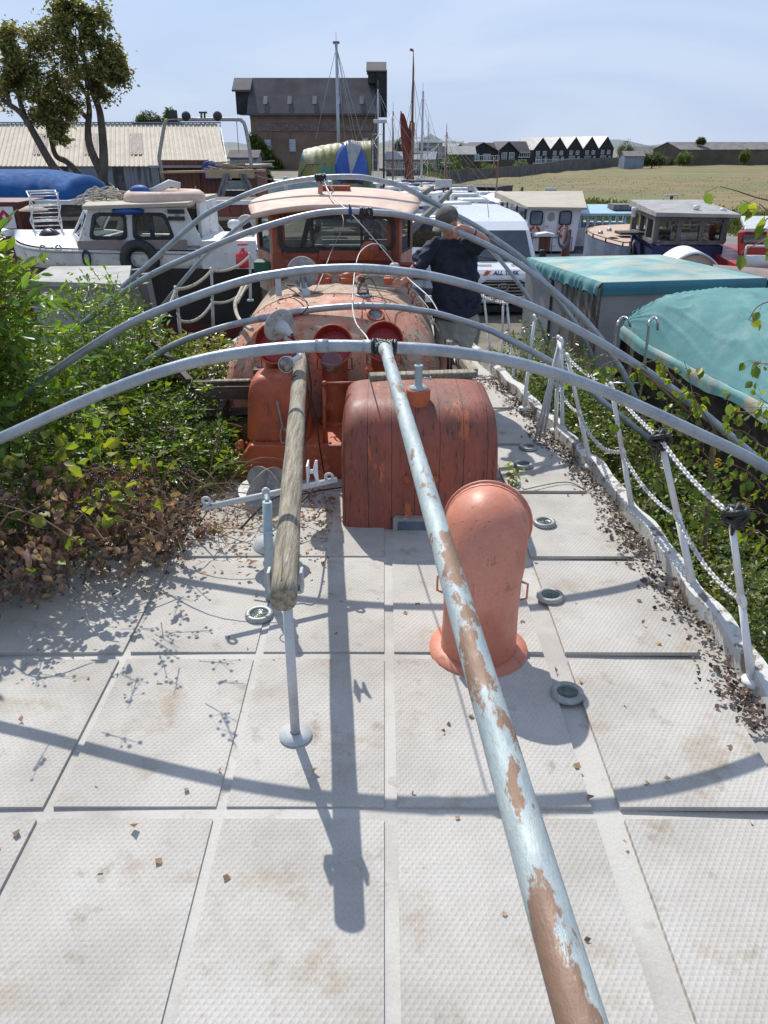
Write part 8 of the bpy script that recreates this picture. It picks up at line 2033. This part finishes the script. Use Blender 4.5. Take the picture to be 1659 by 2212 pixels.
# dry twigs over the port deck
tw_ = MB(); g2 = random.Random(12)
for k in range(70):
    x = g2.uniform(-1.9, -.7); y = g2.uniform(4.3, 5.35); p = Vector((x, y, .05 + g2.random() * .05)); a = g2.uniform(0, 6.28)
    for j in range(3): q = p + Vector((math.cos(a) * .14, math.sin(a) * .14, g2.uniform(-.02, .05))); q.z = max(.03, q.z); tw_.tube([p, q], .0025, 4, cap=False); p = q; a += g2.uniform(-.6, .6)
tag(tw_.build('dry_twigs', M['stem']), 'dry brown twigs strewn over the port deck', 'twigs', kind='stuff')
# small weed on the starboard deck
shrub('weed', 'small green weed sprouting between deck panels right of the hood', 'weed', [((P(1110, 1030, 5.3).x, 5.3, .07), (.10, .10, .06))], (P(1110, 1040, 5.3).x, 5.3, .03), 67, M['leaflime'], .055, 14, 2, .02, asp=.7, stems=4, sr=.003, detail=True)
# the overgrown bank between the hulls on the starboard side
k = 0
for (y, x, zt_, lab) in ((3.4, 2.4, -.35, 'nearest overgrown shrub beyond the starboard rail'), (4.5, 2.35, -.28, 'overgrown shrub below the tied pipe end, beyond the rail'), (5.6, 2.25, -.15, 'pale leaved shrub beyond the rail chain'), (6.8, 2.12, .02, 'shrub under the steel ladder'), (8.0, 1.95, .18, 'shrub at the foot of the peeling board'), (9.3, 1.75, .1, 'far shrub beside the stern of the deck')):
    shrub('bank_shrub', lab, 'shrub', [((x, y, zt_ - .50), (.56, .66, .62)), ((x + .45, y + .2, zt_ - .9), (.5, .6, .55))], (x, y, GZ), 80 + k, M['leafpale'] if k % 2 else M['leafdark'], .050, 170, 22, .08, comp=90, asp=.6, stems=9, sr=.008, extra=M['leafdark'] if k != 2 else M['leafyellow'], group='shrubs on the bank by the starboard rail', csize=.06, crl=.10); k += 1
sf = MB(); g = np.random.default_rng(90)
sp_pts = np.concatenate([blobpts(G(u, v, -.3), (.07, .07, .06), 14, 26, 900 + i, .015, .2) for i, (u, v) in enumerate(((1345, 905), (1380, 935), (1360, 945), (1290, 1000), (1310, 1040), (1400, 1060), (1395, 1095), (1420, 1000)))])
tag(leafmesh('seed_heads', sp_pts, .018, M['seed'], None, asp=.6, seed=91), 'fluffy beige seed heads among the shrubs beyond the chain', 'seed heads', kind='stuff')
# birch saplings reaching in from the right
def birch(label, twigs, base, seed, trunk=None, leaf=.058, dens=20):
    t = thing('birch_sapling', label, 'sapling', base); mb = MB(); pts = []; dd = []; g = np.random.default_rng(seed); lens = MB()
    if trunk: mb.tube(spline(trunk, 6), .018, 8)
    for tw in twigs:
        w = spline([P(*q) for q in tw], 8); n = len(w); mb.tube(w, [.0035 * (1 - i / n) + .0016 for i in range(n)], 5, cap=False)
        Ls = sum((w[i + 1] - w[i]).length for i in range(n - 1)); m_ = int(Ls * dens) + 3
        for k in range(m_):
            i = int(g.uniform(0, n - 1)); p = w[i] + Vector(g.normal(size=3) * .012); e = p + Vector((g.normal() * .025, g.normal() * .025, -.02 - .015 * g.random())); mb.tube([p, e], .0012, 3, cap=False)
            pts.append(e); dd.append((g.normal() * .45, g.normal() * .45 - .1, -1))
            if g.random() < .35:
                q = p + Vector((g.normal() * .09, g.normal() * .09, g.normal() * .05)); mb.tube([p, q], .0015, 3, cap=False)
                for _ in range(2): pts.append(q + Vector(g.normal(size=3) * .015)); dd.append((g.normal() * .5, g.normal() * .5, -1))
    mb.build('twigs', M['stem'], t, w=True); n = len(pts); ms = g.random(n) < .72; pts = np.array([tuple(p) for p in pts]); dd = np.array(dd)
    leafmesh('leaves', pts[ms], leaf, M['leafbirch'], t, asp=.78, dirs=dd[ms], seed=seed, detail=True); leafmesh('yellow_leaves', pts[~ms], leaf, M['leaflime'], t, asp=.78, dirs=dd[~ms], seed=seed + 1, detail=True)
    return t
M['leafbirch'] = mat('birch_leaf', (.13, .20, .035), (.10, .165, .03), 4, rough=.42, trans=.42, island=.35, grain=0)
birch('birch sapling with drooping leafy twigs in front of the dark hull', [
    [(1500, 900, 4.9), (1440, 850, 4.85), (1400, 815, 4.8), (1340, 780, 4.8), (1290, 795, 4.8), (1262, 812, 4.8)], [(1480, 880, 4.9), (1420, 830, 4.9), (1390, 800, 4.9), (1360, 790, 4.9)],
    [(1560, 960, 4.8), (1500, 860, 4.8), (1450, 810, 4.8), (1420, 770, 4.8)], [(1520, 930, 4.8), (1500, 870, 4.8), (1490, 820, 4.85), (1478, 780, 4.85)], [(1520, 960, 4.8), (1470, 900, 4.7), (1400, 900, 4.7), (1340, 905, 4.7)],
    [(1540, 1000, 4.7), (1480, 940, 4.6), (1430, 925, 4.6)], [(1560, 1050, 4.6), (1500, 980, 4.6), (1440, 960, 4.5)], [(1560, 1100, 4.4), (1490, 1040, 4.4), (1430, 1030, 4.4)], [(1560, 1130, 4.3), (1480, 1090, 4.3), (1410, 1100, 4.3)]], (2.6, 4.8, GZ), 101, [(2.6, 4.8, GZ), (2.3, 4.75, -.6), tuple(P(1540, 960, 4.75))])
birch('birch sapling with dense leaves against the teal covered hull at the right edge', [
    [(1700, 1010, 4.4), (1640, 960, 4.4), (1600, 930, 4.4), (1560, 940, 4.4)], [(1720, 960, 4.4), (1650, 900, 4.4), (1600, 890, 4.4), (1560, 900, 4.4)], [(1700, 1100, 4.2), (1640, 1040, 4.2), (1600, 1010, 4.2), (1560, 1000, 4.2)], [(1720, 930, 4.3), (1670, 880, 4.3), (1640, 860, 4.3)],
    [(1700, 1150, 4.1), (1650, 1110, 4.1), (1600, 1100, 4.1), (1565, 1090, 4.1)], [(1720, 1050, 4.2), (1660, 1000, 4.2), (1620, 980, 4.2)], [(1700, 1200, 3.9), (1640, 1150, 3.9), (1590, 1130, 3.9)], [(1730, 820, 4.2), (1680, 790, 4.2), (1640, 785, 4.2), (1622, 782, 4.2)]], (2.9, 4.3, GZ), 102, [(2.9, 4.3, GZ), (2.6, 4.3, -.4), tuple(P(1700, 1000, 4.3))], dens=28)
birch('single birch branch hanging into view at the upper right', [
    [(1760, 455, 3.5), (1700, 440, 3.5), (1640, 428, 3.5), (1590, 412, 3.5), (1556, 403, 3.5)], [(1740, 480, 3.5), (1690, 465, 3.5), (1660, 470, 3.5), (1640, 500, 3.5)], [(1740, 540, 3.5), (1690, 510, 3.5), (1650, 520, 3.5), (1600, 545, 3.5)], [(1740, 500, 3.45), (1690, 480, 3.45), (1640, 440, 3.45)], [(1740, 640, 3.6), (1690, 645, 3.6), (1640, 660, 3.6), (1618, 690, 3.6)]], (2.9, 3.5, GZ), 103, [(2.9, 3.5, GZ), (2.5, 3.5, .8), tuple(P(1760, 480, 3.5))], dens=9, leaf=.062)
